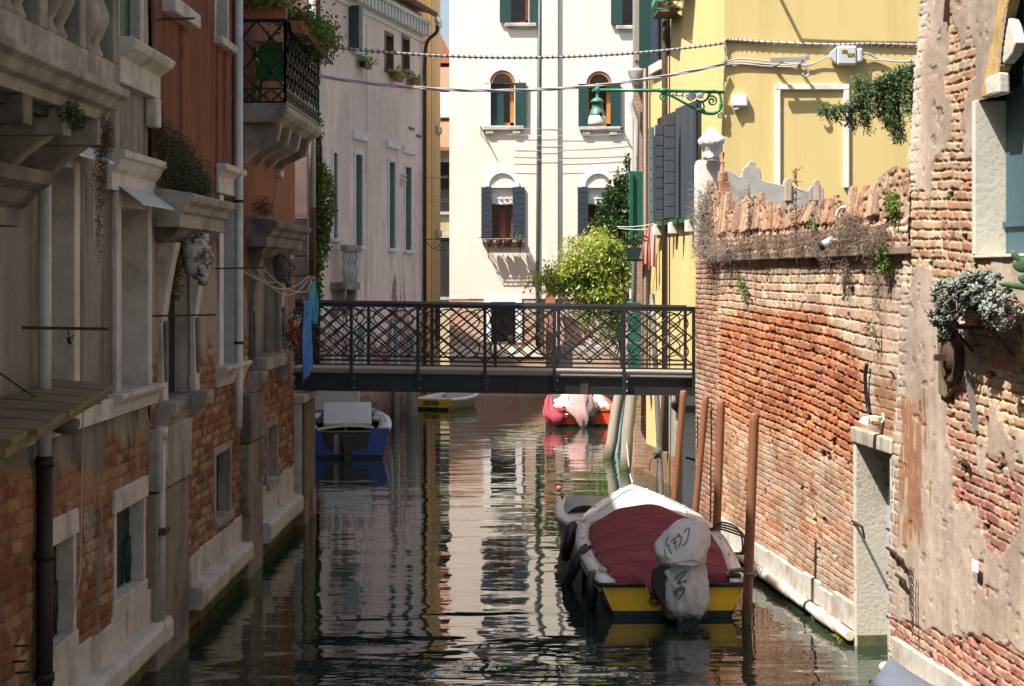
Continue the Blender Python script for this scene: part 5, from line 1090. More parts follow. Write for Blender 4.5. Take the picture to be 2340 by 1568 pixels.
# pink laundry and little flower basket at the end of the yellow wall
PINK = mat('pale_pink_cloth', (.62, .34, .34), .9, var=.12, bump=.3, bsc=50); PINK2 = mat('salmon_cloth', (.6, .25, .22), .9, var=.12, bump=.3, bsc=50)
cloth('pink_cloth', PINK2, P(1467, 525, 32.9), P(1485, 523, 32.9), .68, 'salmon pink cloth pegged at the end of the line by the brown downpipe', 'laundry', .03, .2, 1.5, 7)
cloth('pink_cloth', PINK, P(1481, 516, 32.7), P(1499, 514, 32.7), .8, 'pale pink cloth hanging beside the salmon one', 'laundry', .03, .1, 1.5, 8)
tag(MB().tube(sag(P(1410, 518, 33), P(1500, 510, 32.7), .03), .01, 5).tube(sag(P(1412, 521, 33), P(1497, 522, 32.7), .03), .01, 5).build('clothes_line', ROPE), 'clothes line holding the pink laundry beside the yellow house', 'clothes line')
t = thing('hanging_basket', P(1447, 590, 33.5), 'dark hanging planter with a small shrub below the green board', 'planter')
f = lambda x, y, z: P(1447, 590, 33.5)+Vector((x, y, z))
MB().loft([[f(x*s, y*s, z) for x, y in ((-.12, -.1), (.12, -.1), (.12, .1), (-.12, .1))] for z, s in ((-.03, .9), (.2, 1.3))], smooth=False).build('pot', MC['dark_green_shutter_paint'], t)
leaves('foliage', LEAF_D, cloud(260, [(f(-.03, 0, .32), (.2, .14, .13), 1)], 61), .06, t, seed=61); MB().bar(f(-.45, 0, .38), f(.25, 0, .38), .025).build('rail', IRON, t); MB().bar(f(-.2, 0, -.04), f(.25, 0, -.04), .04).build('holder', IRON, t)
tag(MB().tube(catmull([P(1390, 550, 33.6), P(1398, 572, 33.6), P(1415, 582, 33.6), P(1432, 565, 33.6)]), .013, 5).build('hanging_chain', RUST), 'slack chain hanging beside the dark planter', 'chain')

# ================================================================ FOOTBRIDGE
fb = thing('footbridge', (-.3, 27, 2.3), 'dark iron footbridge with lattice railings crossing the canal', 'bridge')
IR = mat('worn_dark_iron_paint', (.022, .026, .03), .42, .35, var=.25, sc=3, bump=.08, bsc=30, dirt=(.05, .045, .04), dsc=2, dlo=.55, dhi=.8)
sl2 = lambda x: -.014*(x+3.38)
BX0, BX1 = -3.36, 2.82
def GB(yf): return lambda x, n, z: Vector((x, yf-n, z+sl2(x)))
def ibeam(name, yf):
    g = MB(); F_ = GB(yf)
    g.box(F_, BX0, BX1, -.012, 0, 2.05, 2.30); g.box(F_, BX0, BX1, -.06, .05, 2.035, 2.05); g.box(F_, BX0, BX1, -.06, .05, 2.30, 2.312)
    return g.build(name, IR, fb)
ibeam('girder', 26.96); ibeam('girder', 28.32)
MB().box(GB(26.9), BX0-.05, BX1+.02, -1.42, -.02, 2.313, 2.385).build('deck', mat('worn_deck_stone', (.26, .23, .2), .8, var=.2, sc=3, stretch=(.3, 3, 3), bump=.2, bsc=20), fb, bevel=.01)
F_ = GB(26.9)
px = [668, 803, 955, 1108, 1267, 1426, 1585]; bxs = [(p-1170)/4000*26.9 for p in px]
def railing(yf, xs, par):
    F_ = GB(yf); rl = MB()
    rl.box(F_, BX0, BX1, -.03, .03, 3.335, 3.375); rl.tube([F_(BX0, 0, 3.378), F_(BX1, 0, 3.378)], .032, 8)
    ro = rl.build('handrail', IR, par)
    mm = MB(); mm.box(F_, BX0, BX1, -.012, .012, 2.50, 2.53); mm.box(F_, BX0, BX1, -.012, .012, 2.435, 2.46); mm.build('bottom_rail', IR, par)
    for x in xs: MB().box(F_, x-.025, x+.025, -.02, .03, 2.04, 3.335).box(F_, x+.025, x+.06, .01, .02, 2.04, 2.32).build('post', IR, par)
    z0, z1 = 2.53, 3.335
    for a, b in zip(xs, xs[1:]):
        a += .025; b -= .025; w_ = b-a; h_ = z1-z0; m = MB(); B_ = lambda s, t, n=0: F_(a+s*w_, n, z0+t*h_)
        def seg(s0, t0, s1, t1, n):
            m.bar(B_(s0, t0, n), B_(s1, t1, n), .024, .018, up=Vector((0, 1, 0)))
        # two diagonals, a diamond, and two crossing stadium loops
        for q_ in ((0, 0, 1, 1), (.5, 0, 1, .5), (0, .5, .5, 1)):
            seg(*q_, .005); seg(1-q_[0], q_[1], 1-q_[2], q_[3], -.005)
        c_, r_ = .235, .177
        for mir in (0, 1):
            loop = [(c_+r_*math.cos(R(a_)), c_+r_*math.sin(R(a_))) for a_ in range(135, 316, 12)]+[(1-c_+r_*math.cos(R(a_)), 1-c_+r_*math.sin(R(a_))) for a_ in range(-45, 136, 12)]
            m.tube([B_(1-s_ if mir else s_, t_, .012 if mir else -.012) for s_, t_ in loop], .0115, 5, closed=True)
        m.build('lattice_panel', IR, par)
railing(26.9, bxs, fb); railing(28.3, [x*1.0 for x in np.linspace(BX0+.02, BX1-.02, 7)], fb)
m = MB()
for x in bxs:
    for z in (2.1, 2.24): m.blob(F_(x+.045, .022, z), .012, .008, .012, 0, 1, 8, 5)
m.build('rivets', ZN, fb)
for k, o_ in ((1, .62), (3, .5), (4, .4)): MB().box(GB(26.9), bxs[k]+o_, bxs[k]+o_+.12, -.055, -.046, 2.05, 2.30).build('stain_plate', mat('rust_stained_plate', (.045, .036, .03), .7, .1, var=.4), fb)

# ---------------------------------------------------------------- stone landing at the right end
la = thing('bridge_landing', (3.1, 28, 0), 'pale stone door post and landing carrying the right end of the footbridge', 'pier')
X = Flat(28.0)
MB().box(X, 2.72, 3.3, -1, 0, -.8, 1.62).build('pier', WHITEST, la, bevel=.02)
MB().box(X, 2.66, 3.3, -1, .12, 1.72, 1.95).build('cap', WHITEST, la, bevel=.03); MB().box(X, 2.62, 3.3, -1, .1, 1.62, 1.72).build('corbel', STONE_DD, la)
MB().bar((2.78, 27.9, .9), (2.98, 27.6, .86), .03).build('iron_peg', RUST, la)

# ================================================================ GARDEN WALL
ur = FR.u
BR_O = [C(.45, .17, .072), C(.49, .21, .1), C(.41, .14, .06), C(.48, .24, .125), C(.44, .165, .075), C(.35, .12, .06)]
BR_P = [C(.56, .39, .26), C(.58, .43, .28), C(.52, .34, .23), C(.54, .35, .26), C(.58, .45, .3), C(.5, .29, .2)]
BR_M = [C(.46, .22, .13), C(.5, .29, .18), C(.42, .18, .11), C(.52, .37, .24), C(.45, .25, .16)]
def proj(U, Z):
    Xr = FR.x0+FR.k*U; return 1170+4000*Xr/U, 630+(EYE-Z)*4000/U
def fn_garden(U, Z):
    px, py = proj(U, Z); e = fbm(U*1.1, Z*1.6, 201, 5)-.5; e2 = fbm(U*5, Z*5, 203, 4)-.5
    # courses sag towards the near end, as the old wall has settled
    s = np.clip((24.9-U)/7, 0, 1); Zw = Z+.24*s*s*ss(.2, 1.8, Z)*ss(4.0, 2.6, Z)+.015*np.sin(U*1.1+Z)
    Uw = np.where(U > 24.85, U*1.0, U*.62)
    o, mo, _ = bricks(Uw, Zw, BR_O, C(.34, .12, .055), .26, .098, .020, 205, .022); p, mp, _ = bricks(Uw, Zw, BR_P, C(.46, .35, .25), .26, .098, .016, 205, .022); q, mq, _ = bricks(Uw, Zw, BR_M, C(.46, .36, .26), .24, .085, .014, 207, .03)
    top = np.interp(px, [1590, 1650, 1700, 1880, 1930, 1990, 2000], [760, 735, 705, 712, 770, 830, 840]); low = np.interp(px, [1640, 1700, 1800, 1960], [960, 1010, 1040, 1070])
    wo = ss(-14, 14, py-top+38*e2+20*e)*ss(35, -60, py-low+160*e)*ss(1992, 1965, px+20*e2)*ss(1640, 1650, px)
    wl = ss(-30, 40, py-low+150*e)
    right = ss(1975, 2000, px+36*e2)
    c = mixc(p, q, wl); c = mixc(c, o, wo); m = mp*(1-wl)+mq*wl; m = m*(1-wo)+mo*wo
    # salts and old render bleaching the lower half, pinkish wash at the right, brown streaks by the door
    bl = ss(.47, .66, fbm(U*1.3, Z*3.2, 211, 5))*wl*(1-wo); c = mixc(c, np.broadcast_to(C(.46, .34, .25), c.shape)*(.7+.6*fbm(U*16, Z*9, 213, 3))[..., None], bl*.65)
    bs_ = ss(.5, .68, fbm(U*1.2, Z*1.7, 215, 4))*ss(1900, 1700, px)*wl; c = mixc(c, np.broadcast_to(C(.33, .17, .095), c.shape)*(.6+.8*fbm(U*14, Z*8, 217, 3))[..., None], bs_*.6)
    c = mixc(c, np.broadcast_to(C(.45, .31, .24), c.shape)*(.7+.6*fbm(U*9, Z*6, 219, 4))[..., None], right*.5*(1-wo))
    br_ = right*ss(820, 900, py)*ss(2080, 2040, px); c = mixc(c, np.broadcast_to(C(.34, .17, .09), c.shape)*(.6+.8*fbm(U*10, Z*1.2, 221, 4))[..., None], br_*ss(.35, .6, fbm(U*4, Z*.9, 223))*.85)
    left = ss(1648, 1636, px); l_, ml, _ = bricks(U, Z, [C(.36, .15, .085), C(.4, .19, .115), C(.33, .13, .075), C(.42, .28, .18)], C(.4, .3, .22), .25, .075, .016, 225); c = mixc(c, l_, left); m = m*(1-left)+ml*left
    # dark drips under the coping
    dp = ss(.55, .75, fbm(U*6, Z*.5, 227, 4))*ss(3.0, 4.0, Z); c = mixc(c, c*C(.5, .42, .38), dp*.75)
    c = c*(.5+.72*fbm(U*1.4, Z*2.2, 231, 5))[..., None]*(.72+.44*fbm(U*9, Z*5, 233, 4))[..., None]; du_ = ss(.52, .7, fbm(U*2.1, Z*1.6, 237, 5)); c = mixc(c, np.broadcast_to(C(.42, .34, .28), c.shape)*(.75+.5*fbm(U*20, Z*14, 238, 3))[..., None], du_*.45*(1-.75*wo))
    c = mixc(c, c*C(.55, .5, .35), ss(.5, .1, Z+.2*e2)*.7)
    hole = ss(.74, .80, fbm(U*4.2, Z*5.5, 229, 3))*(1-left)*ss(.5, .9, Z)
    mj = ss(.5, .62, fbm(U*1.6, Z*3.5, 235, 5))*wl*(1-left); c = mixc(c, np.broadcast_to(C(.2, .1, .06), c.shape), (1-m)*mj*.55)
    c = mixc(c, c*.35, hole)
    h = m*(.010+.016*wo+.006*(1-wl))*(1-.4*right)+.03*e*(1-left)+.008*e2-.02*wo-hole*.03
    return c, h
gwl = thing('garden_wall', (3.4, 20, 0), 'tall eroded brick garden wall, orange in the middle, along the right bank', 'wall')
dr0, dr1 = ur(2042), ur(1966)
wallgrid('wall', FR, 16.3, 26.4, .12, 4.02, .02, .0095, fn_garden, MASON, gwl, [(dr0, dr1, -.5, 2.09)])
MB().box(FR, 18.35, 26.4, -.5, -.1, -1.5, 4.0).box(FR, 16.0, 18.35, -1.2, -.55, -1.5, 4.0).box(FR, 26.3, 26.42, -.5, -.03, -1.5, 4.0).build('core_wall', RBR, gwl)
def fn_cope(U, Z):
    e2 = fbm(U*5, Z*5, 241, 4)-.5
    pal = [C(.4, .24, .15), C(.44, .29, .19), C(.36, .18, .11), C(.42, .3, .21), C(.32, .2, .13)]
    c, m, r = bricks(Z*1.0+U*.12+40, U-Z*.12, pal, C(.36, .27, .19), .24, .105, .02, 243, .05)
    s, ms, _ = bricks(U*.7, Z, BR_P, C(.33, .24, .17), .24, .07, .02, 245, .06)
    k = ss(4.36, 4.3, Z+.12*e2); c = mixc(c, s, k); c = mixc(c, c*C(.55, .5, .45), ss(.5, .7, fbm(U*2, Z*3, 247, 4))*.7)
    return c, .05+m*.02*(1-k)+ms*k*.015+.03*e2+.02*k
def keep_cope(U, Z):
    top = 4.66+.12*np.sin(U*.9)+.06*np.sin(U*3.1)+.09*(h2(np.floor(U/.16), U*0, 3)-.5)-.12*np.exp(-((U-20.7)/.9)**2)
    top = top+ss(23.6, 24.9, U)*(.35*(U-23.6))
    return Z < top
wallgrid('coping', FR, 16.2, 25.3, 4.02, 5.4, .025, .014, fn_cope, MASON, gwl, keep=keep_cope)
MB().box(FR, 16.2, 24.9, -.4, .09, 4.0, 4.075).build('drip_course', mat('dark_drip_stone', (.2, .15, .11), .9, bump=.4), gwl, bevel=.01)
MB().box(FR, 16.2, 24.2, -.4, .02, 4.08, 4.42).build('coping_core', RBR, gwl)
m = MB(); rg = random.Random(4)
for k in range(8): d_ = 24.95+.0*k; z = 4.45+.14*k; m.box(FR, d_-.22+.07*k*.5, d_+.2, -.3+.03*k, .03-.02*k, z, z+.13, .02)
m.build('stepped_bricks', mat('loose_old_brick', (.4, .2, .12), .9, var=.35, sc=6, bump=.4), gwl, bevel=.012)
# sloping inclined bricks standing proud along the top
m = MB()
for k in range(46):
    uu = 16.45+k*.178; zt_ = 4.72+.1*math.sin(uu*.9)+rg.uniform(-.06, .06)-.12*math.exp(-((uu-20.7)/.9)**2)
    if uu > 23.6: zt_ += .3*(uu-23.6)
    if rg.random() < .12: continue
    a = FR(uu, .09, 4.36+rg.uniform(-.02, .03)); b = FR(uu+.05, .02, zt_); o_ = FR.n*rg.uniform(-.03, .02); m.bar(a+o_, b+o_, .135+rg.uniform(-.02, .015), .06, up=FR.n)
m.build('inclined_bricks', island_mat('pale_old_brick', [(.42, .27, .17), (.3, .16, .1), (.46, .33, .23), (.36, .19, .115), (.24, .17, .13), (.43, .25, .16)]), gwl, bevel=.012)
# stone footing, rounded white moulding and weed below
rg = random.Random(6); x = 17.98
while x < 24.6:
    L = rg.uniform(.45, .95); zt_ = .36+.06*rg.random()
    MB().box(FR, x, min(x+L-.012, 24.7), -.1, .05+rg.uniform(-.01, .01), .14, zt_, .006).build('footing_stone', mat('rough_footing_stone', (.42, .39, .34), .9, var=.2, bump=.5, bsc=20, dirt=(.26, .22, .17), dsc=2.5), gwl, bevel=.01); x += L
for s_, e_ in ((17.98, 24.7),):
    x = s_
    while x < e_:
        L = rg.uniform(.28, .75); r = .062+rg.uniform(-.008, .008)
        MB().tube([FR(x+.006, .1, .1), FR(x+L*.5, .1, .1), FR(x+L-.006, .1, .1)], r, 12).build('torus_stone', mat('white_torus_stone', (.62, .52, .44), .8, var=.25, sc=6, bump=.5, bsc=22, dirt=(.4, .22, .15), dsc=3, dlo=.5, dhi=.7), gwl, bevel=.008); x += L
MB().box(FR, 17.95, 24.8, -.3, .03, -1.2, .11).build('wet_foot', MOSSY, gwl)
leaves('seaweed', leaf_mat('green_seaweed', [(.12, .14, .01), (.2, .2, .015), (.07, .09, .01)], .5, .1), cloud(900, [(FR(18.6, .06, .0), (.06, .6, .06), 2), (FR(19.6, .05, -.01), (.05, .7, .04), 1)], 71), .07, gwl, seed=71, up=1.5, asp=.3)
# water door in the wall
dw = MB().box(FR, dr0-.02, dr1+.02, -.32, -.28, -.8, 2.1).build('door', mat('blue_grey_door_boards', (.3, .35, .38), .7, var=.2, sc=3, stretch=(3, 3, .3), bump=.25, bsc=14, dirt=(.2, .17, .14), dsc=2), gwl)
for z in (.3, .75, 1.2, 1.65): MB().box(FR, dr0, dr1, -.28, -.27, z, z+.012).build('board_gap', DARKIN, dw)
WJ = mat('pitted_white_jamb', (.48, .43, .355), .9, var=.12, sc=3, bump=.8, bsc=26, dirt=(.2, .15, .09), dsc=6, dlo=.57, dhi=.7)
MB().box(FR, dr1, dr1+.1, -.34, .05, -.05, 2.09).build('jamb', WJ, dw, bevel=.012); MB().box(FR, dr1, dr1+.1, -.34, .05, -.8, -.06).build('jamb_foot', MOSSY, dw)
MB().box(FR, dr0-.07, dr0, -.34, .04, -.8, 2.09).build('jamb', WJ, dw, bevel=.012)
MB().box(FR, dr0-.12, dr1+.12, -.34, .07, 2.09, 2.24, .01).build('lintel', GREYWOOD, dw, bevel=.015)
# finial on its pedestal, ornamental cement parapet behind
fp = thing('stone_finial', P(1625, 430, 26.3), 'rough white stone finial on a square pedestal at the far end of the garden wall', 'finial')
X = Flat(26.2); xc = X.u(1624)
MB().box(X, xc-.21, xc+.2, -.35, .05, 4.2, zz(372, 26.2)).build('pedestal', WHITEST, fp, bevel=.02); MB().box(X, xc-.2, xc+.19, -.33, .03, zz(372, 26.2), zz(366, 26.2)).build('pedestal_cap', WHITEST, fp, bevel=.02)
m = MB(); rings = []
for z, r in ((0, .13), (.06, .12), (.14, .13), (.2, .17), (.25, .2), (.3, .195), (.34, .15), (.4, .1), (.45, .055), (.475, .015)):
    rings.append([Vector((xc+math.cos(q_*.393)*r*(1+.1*math.sin(q_*3+z*20)), 26.05+math.sin(q_*.393)*r*(1+.1*math.cos(q_*2+z*15)), zz(366, 26.2)+z+.012*math.sin(q_*5+z*9))) for q_ in range(16)])
m.loft(rings).build('finial', mat('chalky_white_stone', (.8, .78, .74), .9, var=.08, sc=8, bump=.9, bsc=16, dist=.03), fp)
mp_ = thing('cement_parapet', P(1740, 430, 27.2), 'grey cement ornamental parapet with round-headed stubs behind the garden wall', 'parapet')
X = Flat(27.3); CEM = mat('grey_cement', (.36, .34, .31), .9, var=.25, sc=3, bump=.4, dirt=(.17, .15, .13), dsc=2, dlo=.5, dhi=.75)
f = lambda pts: [(X.u(a), zz(b, 27.3)) for a, b in pts]
MB().ngon(X, f([(1655, 385), (1672, 392), (1688, 402), (1696, 403), (1697, 390), (1701, 382), (1709, 378), (1711, 370), (1718, 367), (1726, 371), (1728, 379), (1735, 384), (1739, 392), (1740, 410), (1760, 417), (1795, 424), (1810, 424), (1845, 436), (1870, 445), (1870, 520), (1655, 520)]), -.18, 0).build('parapet', CEM, mp_, bevel=.015)
for a, b, w_ in ((1801, 407, 8), (1866, 409, 7)): MB().ngon(X, f([(a-w_, 460), (a-w_, b+8), (a-w_*.6, b+2), (a, b), (a+w_*.6, b+2), (a+w_, b+8), (a+w_, 460)]), -.2, .03).build('stub', mat('pinkish_cement', (.42, .3, .23), .9), mp_, bevel=.012)
MB().ngon(X, f([(1849, 460), (1849, 432), (1856, 424), (1866, 420), (1876, 424), (1882, 432), (1882, 460)]), -.15, .02).build('stub_base', CEM, mp_, bevel=.012)
# dry brush on the ledge
def twigs(name, pts, L, m_, par, seed, curl=.6, r=.004, down=.0):
    rg = random.Random(seed); m = MB()
    for p in pts:
        p = Vector(p); d_ = Vector((rg.gauss(0, 1)-.4, rg.gauss(0, .8), rg.gauss(.1, .8)-down)).normalized(); q = [p]
        for k in range(3): d_ = (d_+Vector((rg.gauss(0, curl), rg.gauss(0, curl), rg.gauss(0, curl)-down*.3))).normalized(); q.append(q[-1]+d_*L*rg.uniform(.5, 1.2)/3)
        b = len(m.v); m.tube(q, [r, r*.9, r*.7, r*.4], 3, caps=False)
    return m.build(name, m_, par)
db = thing('dry_brush', FR(24.6, .1, 4.1), 'pale dry brushwood hanging over the far end of the garden wall below the finial', 'brush')
twigs('twigs', cloud(1500, [(FR(25.3, .05, 4.6), (.16, .5, .5), 3), (FR(25.0, .08, 4.2), (.14, .6, .25), 3), (FR(23.9, .08, 4.15), (.1, .8, .12), 2)], 81), .3, STRAW, db, 81, .5, .0045)
db = thing('dry_brush', FR(20, .1, 4.1), 'greyish brown dead creeper matted along the drip course of the garden wall', 'creeper')
twigs('twigs', cloud(2000, [(FR(u0_, .1, 4.2), (.08, .55, .12), 1) for u0_ in (17.0, 17.6, 18.4, 19.2, 20.0, 20.9, 21.8, 22.8)]+[(FR(18.3, .05, 3.9), (.04, .2, .35), .5), (FR(17.3, .05, 3.8), (.04, .25, .4), .5), (FR(18.9, .05, 4.0), (.04, .2, .2), .4), (FR(17.9, .12, 4.33), (.08, .6, .1), 1)], 83), .2, leaf_mat('dead_creeper', [(.16, .11, .085), (.23, .16, .12), (.1, .07, .055), (.27, .2, .15)], .9, .1), db, 83, .8, .0035, .3)
for k, (uu, z, n_, lab) in enumerate(((23.0, 3.72, 130, 'small green weed on the garden wall under the drip course, left of the camera'), (16.95, 4.02, 260, 'green weed hanging over the drip course near the house corner'), (16.6, 4.5, 320, 'taller green weed at the house corner above the drip course'), (19.4, 4.38, 120, 'low green weed beside the white tube on the coping'), (17.3, 3.3, 60, 'tiny green weed on the bleached bricks at the right of the garden wall'))):
    t = thing('wall_weed', FR(uu, .05, z), lab, 'weed', 'green weeds on the garden wall')
    leaves('foliage', LEAF_M, cloud(n_, [(FR(uu, .1, z), (.06, .2, .13), 1), (FR(uu-.1, .09, z-.12), (.04, .15, .12), .7)], 85+k), .05, t, seed=85+k)
for k, (pxx, y0, y1, lab) in enumerate(((1713, 432, 610, 'thin rusty dead stem hanging down the coping left of the camera'), (1820, 385, 560, 'thin rusty dead stem standing above the coping near the second stub'))):
    u0_ = ur(pxx, .12); tag(twigs('dead_stem', [FR(u0_, .12, zz(y0+(y1-y0)*i/60, u0_)) for i in range(60)], .1, RUST, None, 95+k, .4, .006), lab, 'dead stem', 'dead stems on the garden wall')
cv = thing('security_camera', FR(19.0, .2, 4.1), 'silver bullet security camera on the drip course of the garden wall', 'camera')
ud = ur(1895, .22); a, b = P(1880, 562, ud), P(1905, 549, ud)
MB().tube([a, a.lerp(b, .06), b], [.04, .052, .052], 14).build('housing', ZN, cv); MB().tube([a.lerp(b, -.25), a], [.045, .05], 14).build('hood', IRON, cv)
MB().tube([b, b+Vector((.06, .02, -.01)), FR(ud-.35, .02, b.z+.02)], .015, 6).build('mount', ZN, cv)
tag(MB().tube(catmull([FR(ur(1935), .1, zz(520, 18.9)), FR(ur(1937), .12, zz(500, 18.9)), FR(ur(1941), .1, zz(482, 18.9)), FR(ur(1950), .06, zz(478, 18.9))]), .016, 6).build('conduit', PLASW), 'short bent white tube sticking out of the coping', 'tube')
fl = thing('floodlight', FR(17.8, .15, 2.3), 'white floodlight with a cream junction box above the water door', 'floodlight')
ud = ur(1985, .15)
MB().loft([[P(x, y, ud+o) for x, y, o in r_] for r_ in (((1960, 965, -.05), (1984, 976, -.05), (1984, 976, .03), (1960, 965, .03)), ((1972, 952, -.04), (1986, 953, -.04), (1986, 953, .04), (1972, 952, .04)))], smooth=False).build('lamp_head', PLASW, fl, bevel=.006)
MB().box(Flat(ud), Flat(ud).u(1987), Flat(ud).u(2006), -.05, .05, zz(963, ud), zz(950, ud)).box(Flat(ud), Flat(ud).u(2016), Flat(ud).u(2024), -.04, .04, zz(962, ud), zz(944, ud)).build('box', mat('cream_plastic', (.62, .56, .42), .5, bump=0), fl, bevel=.006)
MB().tube([P(2006, 954, ud), P(2016, 954, ud)], .012, 6).tube(catmull([P(2018, 963, ud), P(2008, 975, ud), P(2016, 990, ud+.05), P(2012, 1010, ud+.1)]), .012, 6).build('conduit', PIPE_G, fl)
MB().tube(catmull([FR(ur(1992), .05, zz(830, 17.6)), FR(ur(1990), .06, zz(870, 17.6)), FR(ur(1994), .05, zz(930, 17.6)), FR(ur(2000), .05, zz(945, 17.5))]), .02, 5).build('wall_cable', IRON).__setitem__('label', 'black cable tangle running down the wall above the floodlight'); bpy.data.objects['wall_cable.002']['category'] = 'cable'
yw = None
# hanging conifer branch
cf = thing('conifer_branch', P(2110, 180, 19), 'drooping dark green conifer branch hanging over the garden wall from the right', 'branch')
d = 19.5; rg = random.Random(3); spine = [(2130, 165), (2095, 150), (2060, 160), (2020, 175), (1985, 210), (1940, 240), (1900, 248), (1868, 252)]
pts = []; m = MB(); m.tube([P(x, y, d) for x, y in spine], [.03, .028, .024, .02, .017, .012, .008, .004], 6)
sub = [(2095, 150, 2100, 300), (2080, 152, 2075, 260), (2055, 160, 2045, 300), (2040, 168, 2050, 325), (2025, 175, 2010, 270), (2010, 180, 1990, 260), (1985, 200, 1960, 230), (2000, 190, 1985, 300), (1985, 210, 1975, 285), (1960, 232, 1955, 295), (1940, 240, 1938, 285), (1915, 246, 1915, 280), (1890, 250, 1893, 270), (2065, 155, 2062, 320), (1975, 180, 1965, 205), (2110, 155, 2112, 250), (2030, 170, 2030, 290)]
for x0, y0, x1, y1 in sub:
    dd = d+rg.uniform(-.25, .25); a, b = P(x0, y0, d), P(x1, y1, dd); m.tube([a, a.lerp(b, .5)+Vector((-.06, 0, .04)), b], [.01, .007, .003], 5)
    n_ = int((y1-y0)*5.5)
    for k in range(n_):
        t = rg.random(); p = a.lerp(b, t)+Vector((-.06*math.sin(t*3.14), 0, .04*math.sin(t*3.14))); s = .062*(1-.35*t); pts.append(p+Vector((rg.gauss(0, s*.6), rg.gauss(0, s*.7), rg.gauss(0, s*.5))))
for (x0, y0), (x1, y1) in zip(spine, spine[1:]):
    for k in range(int(abs(x1-x0)*2.5)): t = rg.random(); pts.append(P(x0+(x1-x0)*t, y0+(y1-y0)*t+rg.gauss(3, 4), d+rg.gauss(0, .06)))
m.build('limb', RUST, cf)
leaves('needles', leaf_mat('conifer_needle', [(.03, .08, .03), (.06, .13, .045), (.1, .17, .06), (.04, .1, .04)], .6, .2), pts, .052, cf, seed=99, up=.8, asp=.3)

# ================================================================ NEAR RIGHT HOUSE
def redge(Z): return np.interp(Z, [-1, 1.2, 2.2, 4, 5.2, 6.8], [16.95, 16.85, 16.72, 16.42, 16.2, 15.85])
def fn_near(U, Z):
    px, py = proj(U, Z); e = fbm(U*1.4, Z*1.2, 301, 5)-.5; e2 = fbm(U*5, Z*5, 303, 4)-.5; e3 = fbm(U*14, Z*3, 305, 3)-.5
    Zw = Z+.10*(16.9-U)*.35
    b1, m1, _ = bricks(U*.8, Zw, [C(.52, .33, .22), C(.56, .42, .29), C(.5, .27, .18), C(.58, .48, .34), C(.54, .37, .25)], C(.56, .45, .33), .25, .085, .016, 307, .035)
    b2, m2, _ = bricks(U*.8, Zw, [C(.44, .2, .15), C(.48, .25, .19), C(.42, .17, .13), C(.5, .33, .25)], C(.48, .4, .33), .25, .085, .015, 307, .03)
    lowz = ss(2.6, 2.2, Z+e); bc = mixc(b1, b2, lowz); m = m1*(1-lowz)+m2*lowz
    pl_ = plas(U, Z, (.5, .43, .365), 311, .2, .22); pl_ = mixc(pl_, np.broadcast_to(C(.36, .27, .21), pl_.shape), ss(.5, .75, fbm(U*1.0, Z*.7, 313, 4))*.6)
    # bare brick: upper middle, two patches by the paper, band at the bottom
    f1 = np.exp(-((px-2195)/70)**2-((py-510)/270)**2); f2 = np.exp(-((px-2290)/60)**2-((py-1180)/110)**2)*.9; f3 = np.exp(-((px-2200)/45)**2-((py-960)/130)**2)*.9; f4 = ss(1380, 1460, py-.25*(px-2060))*.9; f5 = np.exp(-((px-2085)/30)**2-((py-560)/260)**2)*.5; f6 = np.exp(-((px-2330)/40)**2-((py-800)/160)**2)*.6; f7 = np.exp(-((px-2215)/35)**2-((py-1130)/50)**2)*.6
    bw = ss(.27, .36, np.maximum.reduce([f1, f2, f3, f4, f5, f6, f7])+1.25*e+.35*e2)
    c = mixc(pl_, bc, bw)
    st = np.exp(-((px-2095)/38)**2)*ss(860, 930, py)*ss(1330, 1180, py); wst = ss(.36, .44, st*.62+.9*(fbm(U*13, Z*1.1, 317, 4)-.5)+.5*(fbm(U*34, Z*5, 318, 3)-.5)+.25*e2); c = mixc(c, np.broadcast_to(C(.34, .16, .085), c.shape)*(.75+.5*fbm(U*12, Z*4, 319))[..., None], wst*.9)
    tr_ = ss(.12, .0, np.abs(px-(2078-.03*(py-600)))/60)*ss(540, 600, py)*ss(930, 860, py); c = mixc(c, np.broadcast_to(C(.5, .46, .4), c.shape), tr_*.8); c = c*(.5+.62*fbm(U*1.6, Z*1.3, 331, 5))[..., None]*C(.93, .86, .8)
    pit = ss(.7, .76, fbm(U*7, Z*8, 321, 3))*(.3+.7*bw); c = mixc(c, c*.4, pit)
    edge = ss(.3, .05, redge(Z)-U); b3, m3, _ = bricks(U*1.0+Z*.1, Z, [C(.55, .46, .38), C(.46, .27, .19), C(.58, .5, .42), C(.52, .42, .33)], C(.5, .42, .34), .3, .11, .02, 323); c = mixc(c, b3, edge*ss(3.5, 4.2, Z))
    c = mixc(c, c*C(.6, .55, .4), ss(.4, .0, Z)*.6)
    h = .02+(1-bw)*(.026+.014*e2)+bw*m*.018-pit*.03+.04*e+edge*.012*m3
    return c, h
nh = thing('near_right_house', (4.2, 14, 0), 'crumbling plastered brick house with a blue-shuttered pointed window at the right edge', 'house')
wz0, wz1 = 3.97, 6.6; wu0, wu1 = ur(2354), ur(2246)
def keep_near(U, Z):
    px, py = proj(U, Z); e_ = np.interp(py, [-20, 0, 50, 96, 135, 180], [2322, 2318, 2310, 2304, 2300, 2299])
    return (U < redge(Z)+.05*(h2(np.floor(Z/.11), Z*0, 7)-.5)) & ~((px > e_) & (U > wu0) & (Z > 5.2))
wallgrid('wall', FR, 10.6, 17.0, -.3, 6.75, .018, .0105, fn_near, MASON, nh, [(wu0, wu1, wz0, 5.25)], keep=keep_near)
m = MB().box(FR, -14, 10.6, -7, .04, -2, 12.5).box(FR, 10.6, 15.7, -7, -.4, -2, 6.7).box(FR, 10.6, 15.7, -7, .03, 6.75, 12.5); m.build('rear_wall', PLAST_G, nh)
